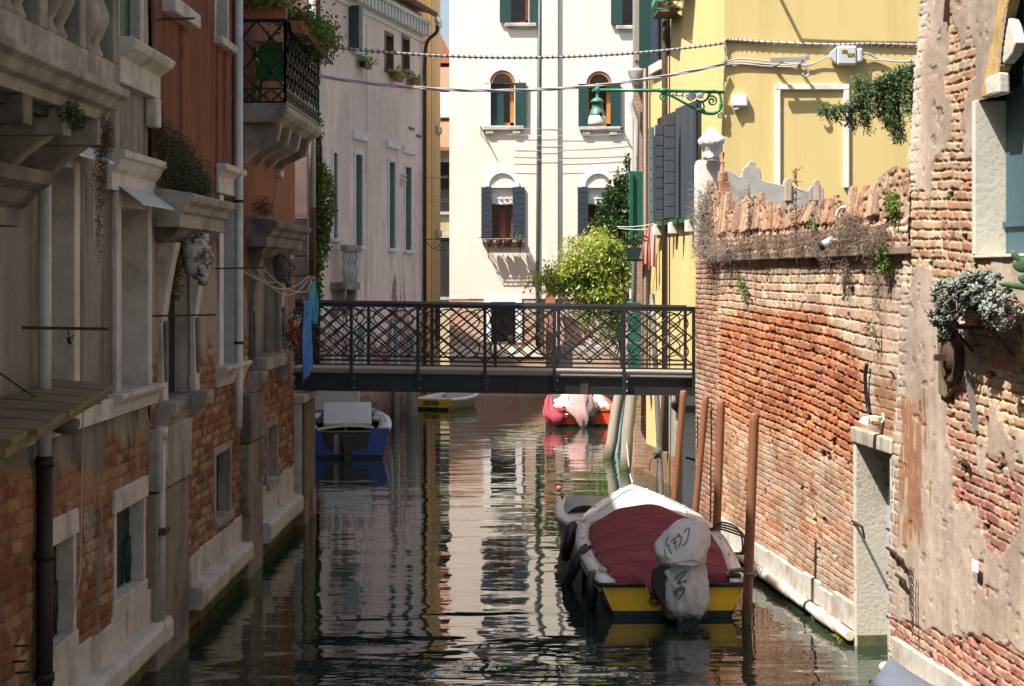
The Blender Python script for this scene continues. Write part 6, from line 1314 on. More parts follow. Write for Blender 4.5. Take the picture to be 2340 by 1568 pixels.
MB().loft([[FR(redge(z)-.03, n, z) for n in (-1.5, .05)]+[FR(redge(z)-.4, n, z) for n in (.0, -1.5)] for z in (-1, 1.2, 2.2, 4, 5.2, 6.7)], smooth=False).build('end_wall', mat('whitish_old_brick', (.52, .43, .35), .95, var=.3, sc=5, bump=.8, bsc=14), nh)
MB().box(FR, -14, 15.9, -7, .4, 12.5, 12.7).build('roof', ROOF, nh)
w = MB().box(FR, wu0-.15, wu1-.02, -.24, -.19, wz0, 6.7).build('window', mat('faded_blue_shutter', (.045, .095, .12), .7, var=.15, sc=3, stretch=(3, 3, .2), bump=.3, bsc=14), nh)
for z in (4.2, 5.3): MB().box(FR, wu0-.1, wu1, -.19, -.165, z, z+.045).build('hinge', MC['faded_blue_shutter'], w)
MB().bar(FR(wu0+.38, -.18, wz0), FR(wu0+.3, -.18, 6.6), .03).build('batten', MC['faded_blue_shutter'], w)
WS = mat('carved_white_stone', (.5, .47, .395), .85, var=.08, sc=4, bump=.6, bsc=22)
MB().box(FR, wu1-.01, wu1+.06, -.26, .075, wz0, 5.25).build('jamb', WS, w, bevel=.01)
MB().box(FR, ur(2300), ur(2270), -.04, .065, 5.25, 5.42, .01).build('jamb_block', WS, w, bevel=.02)
fz = lambda L: [(ur(a), zz(b, ur(a))) for a, b in L]
m = MB().ngon(FR, fz([(2254, 224), (2262, 180), (2270, 130), (2280, 80), (2290, 30), (2296, -10), (2322, -10), (2312, 25), (2304, 60), (2300, 100), (2294, 130), (2300, 150), (2290, 182), (2272, 186), (2270, 222)]), -.05, .05); m.build('arch_moulding', mat('ochre_stained_stone', (.42, .27, .1), .9, var=.3, bump=.6), w, bevel=.015)
MB().ngon(FR, fz([(2312, 40), (2320, 60), (2330, 98), (2320, 125), (2302, 147), (2289, 136), (2294, 112), (2302, 92)]), -.06, .03).build('cusp', WS, w, bevel=.015)
MB().box(FR, wu0-.1, wu1+.1, -.22, .07, wz0-.025, wz0).build('sill', WS, w, bevel=.006)
MB().box(FR, wu0-.35, wu0, -.24, .05, wz0, 6.7).build('jamb', mat('pinkish_jamb_stone', (.45, .38, .33), .85, bump=.5), w, bevel=.02)
MB().bar(FR(ur(2188), .05, 6.5), FR(ur(2180), .06, 6.0), .07, .03).build('old_bracket', RUST, nh)
# iron relics on the wall
wheel = thing('rusty_wheel', FR(ur(2165), .1, 3.0), 'rusty iron wheel on a wooden backing sunk in the crumbling wall', 'pulley')  # an iron wheel disc on the wall, with axle and backing board
c = FR(ur(2166, .1), .05, zz(815, 15.2)); T = Vector(FR.n)
def ringpts(r, n): return [c+T*n+FR.ax*(r*math.cos(i*.314))+Vector((0, 0, r*math.sin(i*.314))) for i in range(20)]
m = MB().loft([ringpts(.02, 0), ringpts(.24, 0), ringpts(.24, .04), ringpts(.19, .06), ringpts(.18, .045), ringpts(.12, .045), ringpts(.11, .07), ringpts(.03, .075)]); m.build('disc', RUST, wheel)
MB().bar(c+T*.05, c+T*.17, .055).build('axle', RUST, wheel)
MB().ngon(FR, [(ur(2172)+.16, zz(745, 15.1)), (ur(2172)-.32, zz(745, 15.1)), (ur(2172)-.3, zz(880, 15.1)), (ur(2172)-.05, zz(912, 15.1)), (ur(2172)+.12, zz(905, 15.1))], .02, .07).build('backing_board', OLDWOOD, wheel, bevel=.01)
sk = thing('iron_strap', FR(ur(2238), .08, 2.5), 'thin grey iron strap hanging down the wall below the succulents', 'strap'); MB().bar(FR(ur(2232), .08, zz(850, 14.5)), FR(ur(2245), .05, zz(988, 14.4)), .035, .05).build('strap', mat('grey_iron', (.2, .18, .16), .6, .3), sk)
pp = thing('paper_notice', FR(ur(2256), .1, 1.5), 'small blank white paper stuck on the plaster near the waterline', 'paper')
ud = ur(2256); MB().box(FR, ud-.07, ud+.07, .1, .105, zz(1306, ud), zz(1280, ud)).build('paper', PLASW, pp)
for k, (x0, x1, y, n_, lab) in enumerate(((2040, 2068, 1258, .06, 'rusty iron bolt bar at the door edge, above the chain'), (2068, 2090, 1275, .08, 'short iron peg right of the door bolt'), (2066, 2094, 1320, .08, 'lower iron peg beside the hanging chain'), (1958, 1988, 1197, .05, 'iron pin in the garden wall left of the white door jamb'), (2206, 2232, 1058, .04, 'bent iron hook above the brick patch'))):
    ua, ub = ur(x1), ur(x0); zc = zz(y, (ua+ub)/2); t = thing('iron_peg', FR(ua, n_, zc), lab, 'iron peg', 'iron pegs on the right wall'); MB().bar(FR(ub, n_, zc), FR(ua, n_+.03, zc), .022).bar(FR(ua, n_+.03, zc), FR(ua+.02, n_, zc-.12), .016).build('peg', RUST, t)
chn = MB(); u0_ = ur(2082, .1)
for col_ in (0, 1):
    for k in range(12 if col_ == 0 else 18):
        p = FR(u0_-.06*col_+.0*k, .11, zz(1300, u0_)-.034*k); ax_ = FR.ax if k % 2 else Vector(FR.n)
        chn.tube([p+ax_*(.011*math.cos(q_*1.047))+Vector((0, 0, .022*math.sin(q_*1.047))) for q_ in range(6)], .005, 5, closed=True)
tag(chn.build('hanging_chain', RUST), 'rusty double chain hanging from a peg beside the water door', 'chain')
# succulent shelf
sc_ = thing('succulent_planter', FR(14.2, .2, 3.2), 'terracotta pot spilling grey-green succulent rosettes below the pointed window', 'planter')
ud = 14.3
MB().box(FR, 13.55, 14.75, 0, .24, 3.36, 3.395).build('shelf', RUST, sc_, bevel=.006)
MB().lathe(FR(13.5, .24, 3.41), [(.1, 0), (.14, .16), (.15, .2), (.12, .2), (.1, .05)], 14).build('pot', TERRA, sc_); MB().lathe(FR(14.1, .2, 3.41), [(.09, 0), (.12, .16), (.13, .2), (.1, .2)], 14).build('pot', TERRA, sc_)
for b_ in (14.6, 13.7): MB().bar(FR(b_, .0, 3.12), FR(b_, .22, 3.36), .025).build('bracket', RUST, sc_)
m = MB(); rg = random.Random(11); SUC = leaf_mat('glaucous_succulent', [(.13, .165, .135), (.17, .2, .17), (.21, .235, .2), (.15, .18, .13)], .5, .08)
cs = cloud(270, [(FR(14.35, .25, 3.66), (.2, .35, .15), 3), (FR(13.8, .28, 3.7), (.2, .45, .13), 3), (FR(13.35, .3, 3.52), (.14, .3, .13), 1.5), (FR(14.6, .25, 3.52), (.14, .3, .15), 2.5), (FR(14.75, .2, 3.36), (.08, .12, .13), .9), (FR(14.0, .3, 3.54), (.1, .3, .08), 1)], 13)
for c in cs:
    c = Vector(c); ax_ = Vector((-.9+rg.gauss(0, .5), -.5+rg.gauss(0, .5), .5+rg.gauss(0, .5))).normalized(); a = ax_.orthogonal().normalized(); b = ax_.cross(a); s = rg.uniform(.04, .075)
    for ring, (k_n, tilt, ln_) in enumerate(((6, .35, 1.0), (5, .8, .75), (3, 1.3, .5))):
        for k in range(k_n):
            q_ = 6.283*(k+.5*ring)/k_n; o_ = a*math.cos(q_)+b*math.sin(q_); d_ = (o_*math.cos(tilt)+ax_*math.sin(tilt))*s*ln_; sd = ax_.cross(o_)*s*.34*ln_; up_ = ax_*s*.1
            m.add([c, c+d_*.6+sd, c+d_*1.05, c+d_*.6-sd, c+d_*.6-up_*1.6], [(0, 1, 4), (1, 2, 4), (2, 3, 4), (3, 0, 4), (0, 3, 2, 1)], True)
m.build('rosettes', SUC, sc_)
twigs('stalks', cs[:120], .26, STRAW, sc_, 14, .4, .004, .5)
cc = thing('prickly_pear', FR(13.4, .3, 3.4), 'green cactus pads leaning in from the right edge', 'cactus'); CG = mat('cactus_green', (.055, .1, .045), .5, var=.2, bump=.1)
for (pxx, py, rx, rz, tl) in ((2338, 606, .085, .06, .2), (2322, 588, .028, .06, -.6), (2330, 655, .17, .025, .15), (2346, 636, .07, .05, .2)): MB().blob(P(pxx, py, 13.3), rx, .018, rz, .03, 3, 14, 9, T=Matrix.Rotation(tl, 3, 'Y')).build('pad', CG, cc)
plinth_r = MB()
x = 10.7; rg = random.Random(9)
while x < 16.6:
    L = rg.uniform(.5, .9); MB().box(FR, x, min(x+L-.012, 16.75), -.1, .08, .1, .36+.03*rg.random(), .006).build('footing_stone', MC['rough_footing_stone'], nh, bevel=.01); MB().tube([FR(x+.006, .14, .06), FR(min(x+L, 16.75)-.006, .14, .06)], .065, 12).build('torus_stone', MC['white_torus_stone'], nh); x += L
# ================================================================ BOATS
WGEL = mat('white_gelcoat', (.58, .58, .565), .22, var=.03, sc=1.5, bump=.0, dirt=(.47, .46, .43), dsc=1.2, dlo=.6, dhi=.9, coat=.4)
GGEL = mat('grey_gelcoat', (.5, .5, .48), .35, var=.08, sc=3, bump=.03, dirt=(.2, .2, .18), dsc=2, dlo=.55, dhi=.85)
YGEL = mat('yellow_hull_paint', (.78, .5, .014), .35, var=.08, sc=2, bump=.03, dirt=(.3, .2, .05), dsc=4, dlo=.55, dhi=.75, dstretch=(1, 1, .35))
BGEL = mat('blue_hull_paint', (.012, .055, .3), .35, var=.12, sc=2, bump=.03)
RGEL = mat('orange_red_hull_paint', (.75, .075, .02), .35, var=.08, sc=2, bump=.03)
ANTI = mat('dark_waterline_paint', (.01, .022, .03), .6, var=.3, bump=.2)
MAROON = mat('maroon_canvas', (.155, .018, .03), .85, var=.16, sc=3, bump=.6, bsc=9, dist=.012, dirt=(.22, .06, .065), dsc=1.6, dlo=.55, dhi=.85)
RUB = mat('black_rubber', (.012, .012, .013), .55, var=.3, bump=.2)
MOTOR = mat('black_motor_cowl', (.012, .012, .014), .3, .1, var=.3, bump=.02)
CANV = mat('pale_grey_canvas', (.47, .48, .49), .9, var=.05, sc=5, bump=1.0, bsc=9, dist=.03, dirt=(.38, .38, .37), dsc=2, dlo=.5, dhi=.85)
def interp(st, y): a = np.array(st); return [float(np.interp(y, a[:, 0], a[:, k])) for k in range(1, a.shape[1])]
def hull(F, par, st, m_side, m_transom, m_rim, ch=.84, zk=-.3, notch=None, antifoul=.07, deck_w=.16, L=None, m_deck=None, fore=.6, camber=.1, rake=.05):
    L = L or st[-1][0]; ys = [L*(1-(1-i/22)**1.35) for i in range(23)]; rings = []
    for y in ys:
        hb, zg = interp(st, y); c = ch*(1-.25*(y/L)**3); yy = y-rake*0
        rings.append([F(-hb, yy, zg), F(-hb*(.5+.5*c)*1.0, yy-.04*y/L, zg*.5+.02), F(-hb*c, yy-.1*(y/L)**2, .02), F(-hb*c*.55, yy-.15*(y/L)**2, -.14), F(0, yy-.2*(y/L)**3, zk*.7), F(hb*c*.55, yy-.15*(y/L)**2, -.14), F(hb*c, yy-.1*(y/L)**2, .02), F(hb*(.5+.5*c), yy-.04*y/L, zg*.5+.02), F(hb, yy, zg)])
    h = MB().loft(rings, closed=False).build('hull', m_side, par)
    hb, zg = interp(st, 0); w1 = hb*ch; m = MB()
    o = [(-hb, zg), (-hb*(.5+.5*ch), zg*.5+.02), (-w1, antifoul)]
    bt = [(w1, antifoul), (hb*(.5+.5*ch), zg*.5+.02), (hb, zg)]
    top = [(notch[1], zg), (notch[1]*.8, notch[2]), (-notch[0]*.8, notch[2]), (-notch[0], zg)] if notch else []
    k = o+bt+top; X_ = lambda u, n, z: F(u, -n, z); m.ngon(X_, k, -.04, .012); tr = m.build('transom', m_transom, par)
    MB().ngon(X_, [(-w1, antifoul), (-w1*.98, 0), (-w1*.6, -.14), (0, zk*.7), (w1*.6, -.14), (w1*.98, 0), (w1, antifoul)], -.04, .008).build('boot_stripe', ANTI, tr)
    # side decks / gunwale rim
    m = MB()
    for s in (-1, 1):
        rr = []
        for y in ys:
            hb, zg = interp(st, y); dw = min(deck_w, hb*.9)
            rr.append([F(s*(hb+.02), y, zg-.05), F(s*(hb+.025), y, zg+.0), F(s*(hb+.005), y, zg+.025), F(s*(hb-dw*.45), y, zg+.035), F(s*(hb-dw), y, zg+.035), F(s*(hb-dw), y, zg-.06)])
        m.loft(rr)
    m.build('gunwale', m_rim, par)
    if m_deck:
        rr = []
        for i in range(14):
            y = L*fore+(L*.995-L*fore)*i/13; hb, zg = interp(st, y); hb2 = max(hb-.03, .004); rr.append([F(hb2*s, y, zg+.03+camber*(1-s*s)*min(1, hb/.5)) for s in np.linspace(-1, 1, 15)])
        m = MB().loft(rr, closed=False)
        e = rr[0]; m.add(e+[p-Vector((0, 0, .25)) for p in e], [(j, j+1, len(e)+j+1, len(e)+j) for j in range(len(e)-1)]); m.build('foredeck', m_deck, par)
    return h
# ---------------------------------------------------------------- main boat
mb = thing('motorboat', (1.76, 19.5, 0), 'white motorboat with a yellow transom and maroon canvas cover moored by the brown poles', 'motorboat')
F = Turned((1.79, 19.5, 0), .0216)
ST = [(0, .80, .37), (.8, .87, .39), (1.6, .92, .43), (2.3, .93, .49), (3.0, .88, .56), (3.6, .76, .63), (4.1, .57, .70), (4.5, .38, .76), (4.85, .18, .81), (5.1, .015, .84)]
hull(F, mb, ST, WGEL, YGEL, WGEL, notch=(.30, .28, .2), m_deck=WGEL, fore=.6, camber=.13)
for s in (-1, 1):
    MB().tube([F(s*(interp(ST, y)[0]+.012), y, interp(ST, y)[1]-.07) for y in np.linspace(0, 5.05, 30)], .018, 6).build('rub_rail', mat('grey_rub_rail', (.25, .25, .25), .5, bump=0), mb)
    hb, zg = interp(ST, 0); MB().tube([F(s*(hb+.03), .25, zg-.02), F(s*(hb+.02), -.02, zg-.01), F(s*(hb-.2), -.03, zg-.01), F(s*(.31), -.03, zg-.01)], .026, 8).build('corner_fender', RUB, mb)
# bow panel edge line on the foredeck
rr = []
for i in range(17):
    s = -1+i/8; y = 3.45+.95*(1-abs(s)**1.6); hb, zg = interp(ST, y); x = s*(interp(ST, 3.3)[0]-.24)*(1-.15*(1-abs(s))); rr.append(F(min(max(x, -hb+.12), hb-.12), y, zg+.04+.13*(1-(x/max(hb, .3))**2)*min(1, hb/.5)))
MB().tube(rr, .012, 5).build('deck_moulding', WGEL, mb)
# canvas cover over hoops
rr = []; N_ = 26
for i in range(N_+1):
    t = i/N_; row = []
    for j in range(33):
        s = -1+j/16; y0 = .02+.1*s*s; y1 = 2.85+.5*(1-abs(s)**2.2); y = y0+(y1-y0)*t; hb, zg = interp(ST, y)
        Hc = .02+.15*min(1, max(0, (y-.0)/2.9))**.8; hoop = 0 if t < .02 else .016*abs(math.sin((y-.25)*math.pi/.62))
        x = s*(hb-.15); z = zg+.045+Hc*(1-abs(s)**2.4)-hoop*(1-s*s)*2
        if y < .7: z -= (.7-y)*.34*(1-min(1, abs(s)/.55)**2)                   # sags into the motor well
        z += .007*math.sin(9*s+4*y)+.009*math.sin(5*y-7*s)+.006*math.sin(17*s-3*y)*min(1, max(0, 1.6-y))
        row.append(F(x, y, z))
    rr.append(row)
m = MB().loft(rr, closed=False)
e = rr[-1]; m.add(e+[p-Vector((0, 0, .09)) for p in e], [(j, j+1, len(e)+j+1, len(e)+j) for j in range(len(e)-1)], True)
e = rr[0]; m.add(e+[p+Vector((0, -.035, -.06-.05*math.sin(i*.4)**2)) for i, p in enumerate(e)], [(j, j+1, len(e)+j+1, len(e)+j) for j in range(len(e)-1)], True)
cv_ = m.build('canvas_cover', MAROON, mb); sd = cv_.modifiers.new('s', 'SOLIDIFY'); sd.thickness = .006
m = MB()
for k in (6, 12, 18, 23): m.tube([p+Vector((0, 0, .001)) for p in rr[k][1:-1]], .006, 5)
m.build('seam', mat('dark_maroon_seam', (.135, .016, .027), .85, bump=0), cv_)
m = MB()
for s_ in (0, 32):
    for k in range(1, N_, 3): m.blob(rr[k][s_]+Vector((0, 0, .012)), .01, .01, .008, 0, 1, 7, 5)
m.build('press_studs', ZN, cv_)
# outboard with its tied canvas hood
om = thing('outboard_motor', (1.85, 19.15, 0), 'outboard motor under a pale grey canvas hood with handwritten numbers on the yellow transom', 'outboard motor')
rw = [(1184, 1580, 9, .5), (1190, 1578, 28, .47), (1202, 1575, 43, .43), (1222, 1568, 55, .36), (1245, 1560, 62, .28), (1264, 1555, 61, .2), (1280, 1556, 56, .15), (1291, 1558, 52, .11), (1303, 1561, 49, .07), (1320, 1565, 46, .03), (1336, 1569, 46, .0), (1356, 1571, 48, 0), (1378, 1570, 50, 0), (1394, 1568, 47, 0), (1408, 1566, 38, 0)]
def hoodring(py, cx, hw, off, k=48):
    d_ = 19.1+off; c = P(cx, py, d_); r = hw*d_/4000; out = []
    for j in range(k):
        q_ = 6.283*j/k; w_ = 1
        if py > 1284: w_ += (.1*math.sin(q_*5+py*.035)+.06*math.sin(q_*11-py*.06)+.035*math.sin(q_*17+py*.11))*min(1, (py-1284)/20)
        else: w_ += .02*math.sin(q_*7+py*.09)+.02*math.sin(q_*4-py*.13)+.012*math.sin(q_*13+py*.2)
        out.append(c+Vector((math.cos(q_)*r*w_, math.sin(q_)*r*w_*(1.25 if py < 1285 else .8), .012*math.sin(q_*3+py))))
    return out
ys = np.linspace(1186, 1408, 40); a = np.array(rw)
rings = [hoodring(y, *[float(np.interp(y, a[:, 0], a[:, k])) for k in (1, 2, 3)]) for y in ys]
hm = MB().loft(rings[::-1]); hood = hm.build('canvas_hood', CANV, om)
bvh = BVHTree.FromPolygons([Vector(p) for p in hm.v], hm.f)
CAMP = Vector((0, 0, EYE))
def onto(px, py, lift=.004):
    d_ = (P(px, py, 10)-CAMP).normalized(); h_ = bvh.ray_cast(CAMP, d_)
    return (h_[0]-d_*lift) if h_[0] is not None else None
cvt = lambda x, y: ((2420+x/3.647)*.6031, (1930+y/3.647)*.6031)
strokes = [[(632, 320), (655, 275), (695, 258), (698, 300), (684, 360), (668, 430), (640, 480), (595, 500)], [(530, 385), (550, 345), (566, 350), (545, 385), (580, 370), (592, 400), (578, 460), (555, 525)], [(440, 450), (480, 415), (515, 400), (478, 470), (535, 440)], [(495, 430), (510, 490), (520, 555)], [(375, 520), (410, 495), (425, 500)], [(412, 505), (430, 560), (450, 615)], [(360, 560), (366, 610), (375, 650), (400, 670)], [(385, 440), (372, 490)], [(410, 380), (395, 430)],
 [(490, 975), (545, 915), (600, 880), (662, 850), (640, 890), (585, 950), (535, 1015), (560, 1025), (610, 1000), (662, 975), (650, 1005), (590, 1060), (520, 1110), (485, 1165)], [(490, 1200), (520, 1150), (560, 1120), (640, 1085), (610, 1150), (575, 1215)], [(535, 1150), (550, 1200), (560, 1255)]]
for part_ in (strokes[:9], strokes[9:]):
  m = MB()
  for s_ in part_:
    q_ = [onto(*cvt(x, y)) for x, y in s_]; q_ = [p for p in q_ if p is not None]
    if len(q_) > 1: m.tube(catmull(q_, 4), .0085, 5)
  m.build('handwritten_marks', mat('faded_grey_marker', (.12, .15, .17), .8, bump=0), hood)
m = MB(); q_ = [onto(x, y) for x, y in zip(np.linspace(1498, 1612, 14), np.interp(np.linspace(0, 1, 14), [0, .35, .75, 1], [1305, 1287, 1278, 1290]))]
q_ = [p for p in q_ if p is not None]; m.tube(q_, .008, 5); m.build('tie_cord', ROPE, hood)
m = MB(); m.loft([[P(x, y, 19.15+o) for x, o in ((x0, -.1), (x1, -.1), (x1, .25), (x0, .25))] for y, x0, x1 in ((1288, 1511, 1540), (1303, 1490, 1560), (1335, 1488, 1575), (1360, 1497, 1580), (1385, 1512, 1585), (1412, 1520, 1592))], smooth=False)
m.box(Flat(19.1), Flat(19.1).u(1503), Flat(19.1).u(1523), -.1, .02, zz(1358, 19.1), zz(1345, 19.1)); m.build('engine_body', MOTOR, om, bevel=.015)
MB().loft([[P(x, y, 19.1+o) for x, o in ((1548, -.08), (1598, -.08), (1598, .2), (1548, .2))] for y in (1395, 1430)], smooth=False).build('leg', MOTOR, om)
m = MB()
for k in range(5): m.tube(catmull([P(1512-3*k, 1330+4*k, 19.1), P(1492-2*k, 1352+6*k, 19.08), P(1500, 1365+5*k, 19.15), P(1520, 1352+3*k, 19.2)]), .008, 5)
m.build('hoses', RUB, om)
leaves('algae_fringe', leaf_mat('dirty_algae', [(.05, .055, .02), (.1, .1, .05), (.03, .03, .02)], .8, .1), cloud(900, [(P(1570, 1402, 19.07), (.25, .17, .045), 1)], 102), .05, hood, seed=102, up=1.0, asp=.35)
# tyres as fenders, cleats, ropes
for k, (px, py, d, r, tl, lab) in enumerate(((1301, 1237, 22.6, .215, 13, 'worn black tyre fender hanging furthest forward on the white motorboat'), (1318, 1289, 21.2, .2, 26, 'black tyre fender hanging in the middle on the white motorboat'), (1352, 1349, 19.95, .17, 2, 'black tyre fender hanging upright by the yellow transom corner'))):
    t = thing('tyre_fender', P(px, py, d), lab, 'fender', 'tyre fenders on the motorboat'); c = P(px, py, d); T = Matrix.Rotation(R(tl), 3, 'Y') @ Matrix.Rotation(R(-7), 3, 'Z')
    prof = [(r+.055*math.cos(a_)*1.0, .058*math.sin(a_)) for a_ in np.linspace(0, 6.283, 11)]
    m = MB(); rings = []
    for i in range(28):
        q_ = 6.283*i/28; rings.append([c+T @ Vector((h_, rr_*math.cos(q_), rr_*math.sin(q_))) for rr_, h_ in prof[:-1]])
    rings.append(rings[0]); m.loft(rings, capends=False); m.build('tyre', RUB, t)
    tops = c+T @ Vector((0, 0, r)); y = tops.y-19.5; hb, zg = interp(ST, y); e = F(-(hb-.1), y+.1, zg+.05)
    MB().tube(catmull([tops-Vector((0, 0, .06)), tops+Vector((.03, 0, .06)), F(-(hb+.0), y+.03, zg+.06), e]), .011, 6).build('lashing', ROPE if k != 1 else RUB, t)
    MB().blob(e, .05, .06, .035, .3, k, 9, 6).build('knot', ROPE if k != 1 else RUB, t)
for s in (-1, 1):
    for y in (.5, 1.4, 2.3): hb, zg = interp(ST, y); MB().tube([F(s*(hb-.07), y-.04, zg+.03), F(s*(hb-.07), y-.04, zg+.06), F(s*(hb-.07), y+.04, zg+.06), F(s*(hb-.07), y+.04, zg+.03)], .008, 5).build('cleat', ZN, mb)
for y in (3.9, 4.4, 4.75):
    for s in (-1, 1): hb, zg = interp(ST, y); MB().blob(F(s*(hb-.05), y, zg+.045), .018, .018, .014, 0, 1, 7, 5).build('deck_stud', ZN, mb)
MB().tube([F(0, 5.0, .86), F(0, 5.0, .92), F(.02, 5.06, .94)], .012, 6).build('bow_eye', ZN, mb)
MB().box(lambda a, b, c: F(a, b, c), .62, .78, .08, .3, .42, .45).build('hatch', MOTOR, mb, bevel=.01)
tag(MB().tube(catmull([F(.66, .2, .47), F(.85, .15, .5), P(1706, 1312, 19.1), P(1722, 1312, 19.0), P(1722, 1316, 19.25), P(1706, 1308, 19.3), F(.8, .3, .47)]), .024, 7).build('mooring_hose', mat('grey_green_hose', (.13, .16, .14), .6, bump=0)), 'grey green hose looped from the motorboat stern round the nearest brown pole', 'hose')
m = MB()
for k in range(4): m.tube(catmull([F(.78, 2.6+.06*k, .58), F(.95, 2.75, .66-.03*k), F(1.12+.03*k, 2.5-.1*k, .6-.03*k), F(1.1, 2.1-.06*k, .4), F(.98, 2.2, .36)]), .012, 5)
tag(m.build('coiled_cable', IRON), 'loose black cable coils on the wall side of the motorboat', 'cable')
# ---------------------------------------------------------------- grey boat beside the bow
g = thing('small_grey_boat', (1.0, 25, 0), 'small grey boat with grey cover tucked beside the white bow of the motorboat', 'boat')
G = Turned((1.14, 25.75, 0), math.pi-.07)
SG = [(0, .46, .5), (.8, .47, .47), (1.6, .4, .46), (2.4, .22, .48), (2.9, .03, .52)]
hull(G, g, SG, GGEL, GGEL, GGEL, m_deck=GGEL, fore=.5, camber=.04)
rr = []
for i in range(12):
    y = .1+1.5*i/11; hb, zg = interp(SG, y); rr.append([G((hb-.12)*s, y, zg+.04+.13*(1-abs(s)**2.5)*math.sin(min(1, .15+i/6)*1.57)) for s in np.linspace(-1, 1, 13)])
MB().loft(rr, closed=False).build('cover', mat('grey_canvas_cover', (.3, .3, .3), .8, bump=.2), g)
MB().blob(G(.4, .1, .55), .02, .02, .02, 0).build('cleat', IRON, g)
# ---------------------------------------------------------------- blue boat
b = thing('blue_boat', (-3.4, 36.5, 0), 'blue work boat with a tilted white console seen stern-on past the left bridge pier', 'boat')
G = Turned((-3.42, 36.4, 0), .1)
SB = [(0, .87, .62), (1, .93, .62), (2.2, .93, .66), (3.4, .78, .68), (4.4, .45, .74), (5.1, .02, .82)]
hull(G, b, SB, BGEL, BGEL, mat('white_deck_paint', (.5, .52, .54), .5, var=.08, bump=.05), notch=(.58, .5, .16), m_deck=mat('slate_deck', (.1, .12, .15), .5), fore=.62, camber=.05, deck_w=.24)
MB().loft([[G(x, y, z) for x, y, z in ((-.5, y0, z), (.5, y0, z), (.5, y0+.12, z), (-.5, y0+.12, z))] for z, y0 in ((.66, .12), (.72, .1), (1.13, .42))], smooth=False).build('engine_cover', MC['white_deck_paint'], b, bevel=.02)
MB().loft([[G(x, -.05+.08*math.sin(x*2), .60+.09*math.cos(x*2.2)+dz) for x in np.linspace(-.62, .55, 13)] for dz in (-.03, .03)], closed=False).build('transom_rail', MC['white_deck_paint'], b)
MB().box(G, -.58, .58, .0, .3, -.2, .55).build('motor_well', MOTOR, b); MB().loft([[G(x*s, y, z) for x, y in ((-.12, -.25), (.12, -.25), (.12, 0), (-.12, 0))] for z, s in ((-.3, .5), (.2, .8), (.5, 1.2))], smooth=False).build('outboard_leg', MOTOR, b, bevel=.02)
MB().box(G, -.95, .3, 3.2, 3.3, .75, 1.25).box(G, .2, .3, 3.3, 4.0, .75, 1.2).build('grey_locker', GGEL, b, bevel=.03); MB().box(G, -.28, -.18, -.03, -.0, .1, .5).build('pale_board', GREYWOOD, b)
m = MB()
for k in range(5): m.tube(catmull([G(.7, .2+.4*k, .68), G(.76, .3+.4*k, .78), G(.82, .45+.4*k, .7)]), .012, 5)
m.blob(G(.6, .9, .75), .09, .09, .06, .2, 3); m.build('ropes', ROPE, b)
m = MB(); rg = random.Random(2)
for k in range(14): m.tube(catmull([G(-.8+rg.uniform(-.12, .2), .35+rg.uniform(-.1, .3), .66+rg.uniform(0, .14)) for _ in range(4)]), .018, 5)
m.build('green_net', mat('green_netting', (.015, .17, .1), .8, bump=.3), b)
# ---------------------------------------------------------------- yellow dinghy
y_ = thing('yellow_dinghy', (-2.2, 50, 0), 'small yellow dinghy with white interior moored by the thick grey stake beyond the bridge', 'dinghy')
G = Turned((-2.28, 49.6, 0), -.42)
SY = [(0, .62, .30), (.8, .7, .29), (1.6, .66, .32), (2.3, .42, .38), (2.75, .03, .45)]
hull(G, y_, SY, mat('chalky_yellow_side', (.5, .34, .1), .6, var=.1, bump=.1), YGEL, WGEL, m_deck=WGEL, fore=.66, camber=.03, deck_w=.12)
MB().box(G, -.45, .4, .1, 1.8, .08, .14).box(G, -.5, .45, .9, 1.15, .14, .26).box(G, -.53, -.48, .1, 1.7, .06, .3).box(G, .43, .48, .1, 1.7, .06, .3).build('interior', WGEL, y_, bevel=.02)
for s in (-.13, .13): MB().box(G, s-.12, s+.12, -.03, -.014, .13, .26).build('motor_pad', mat('brown_motor_pad', (.25, .09, .035), .7), y_, bevel=.006)
MB().tube([G(.12, -.03, .02), G(.12, -.06, .02)], .04, 8).build('drain_plug', RUB, y_)
tag(MB().tube(sag(P(943, 922, 47.5), G(-.6, .1, .32), .05), .015, 5).build('pale_strand', ROPE), 'pale rope tying the yellow dinghy to the thick grey stake', 'rope')
# ---------------------------------------------------------------- red boat
r_ = thing('red_boat', (1.76, 44, 0), 'orange red boat with white cover and ragged pink canvas over its outboard beyond the bridge', 'boat')
G = Turned((1.76, 44, 0), .02)
SR = [(0, .78, .44), (1, .84, .46), (2.2, .84, .52), (3.3, .66, .62), (4.2, .3, .72), (4.6, .02, .78)]
hull(G, r_, SR, RGEL, RGEL, RGEL, m_deck=RGEL, fore=.7, camber=.06, deck_w=.2)
rr = []
for i in range(12):
    y = .18+3.0*i/11; hb, zg = interp(SR, y); rr.append([G((hb-.12)*s, y, zg+.06+(.08+.25*i/11)*(1-abs(s)**3)) for s in np.linspace(-1, 1, 13)])
MB().loft(rr, closed=False).build('white_cover', mat('white_canvas_cover', (.6, .58, .54), .8, bump=.15), r_)
MB().box(G, -.7, .7, -.02, .0, .36, .40).build('black_strip', RUB, r_); MB().box(G, -.72, .72, .04, .18, .44, .56).build('rear_bench', WGEL, r_, bevel=.03)
def drape(name, m_, spec, par, seed):
    rings = []
    for z, cx, rx, ry, cy in spec:
        rings.append([G(cx+rx*(1+.2*math.sin(q_*5+seed+z*6)+.14*math.sin(q_*9-z*9)+.08*math.sin(q_*17+z*20))*math.cos(q_), cy+ry*(1+.14*math.sin(q_*6+z*4))*math.sin(q_), z+.03*math.sin(q_*4+seed)) for q_ in np.linspace(0, 6.283, 41)[:-1]])
    return MB().loft(rings).build(name, m_, par)
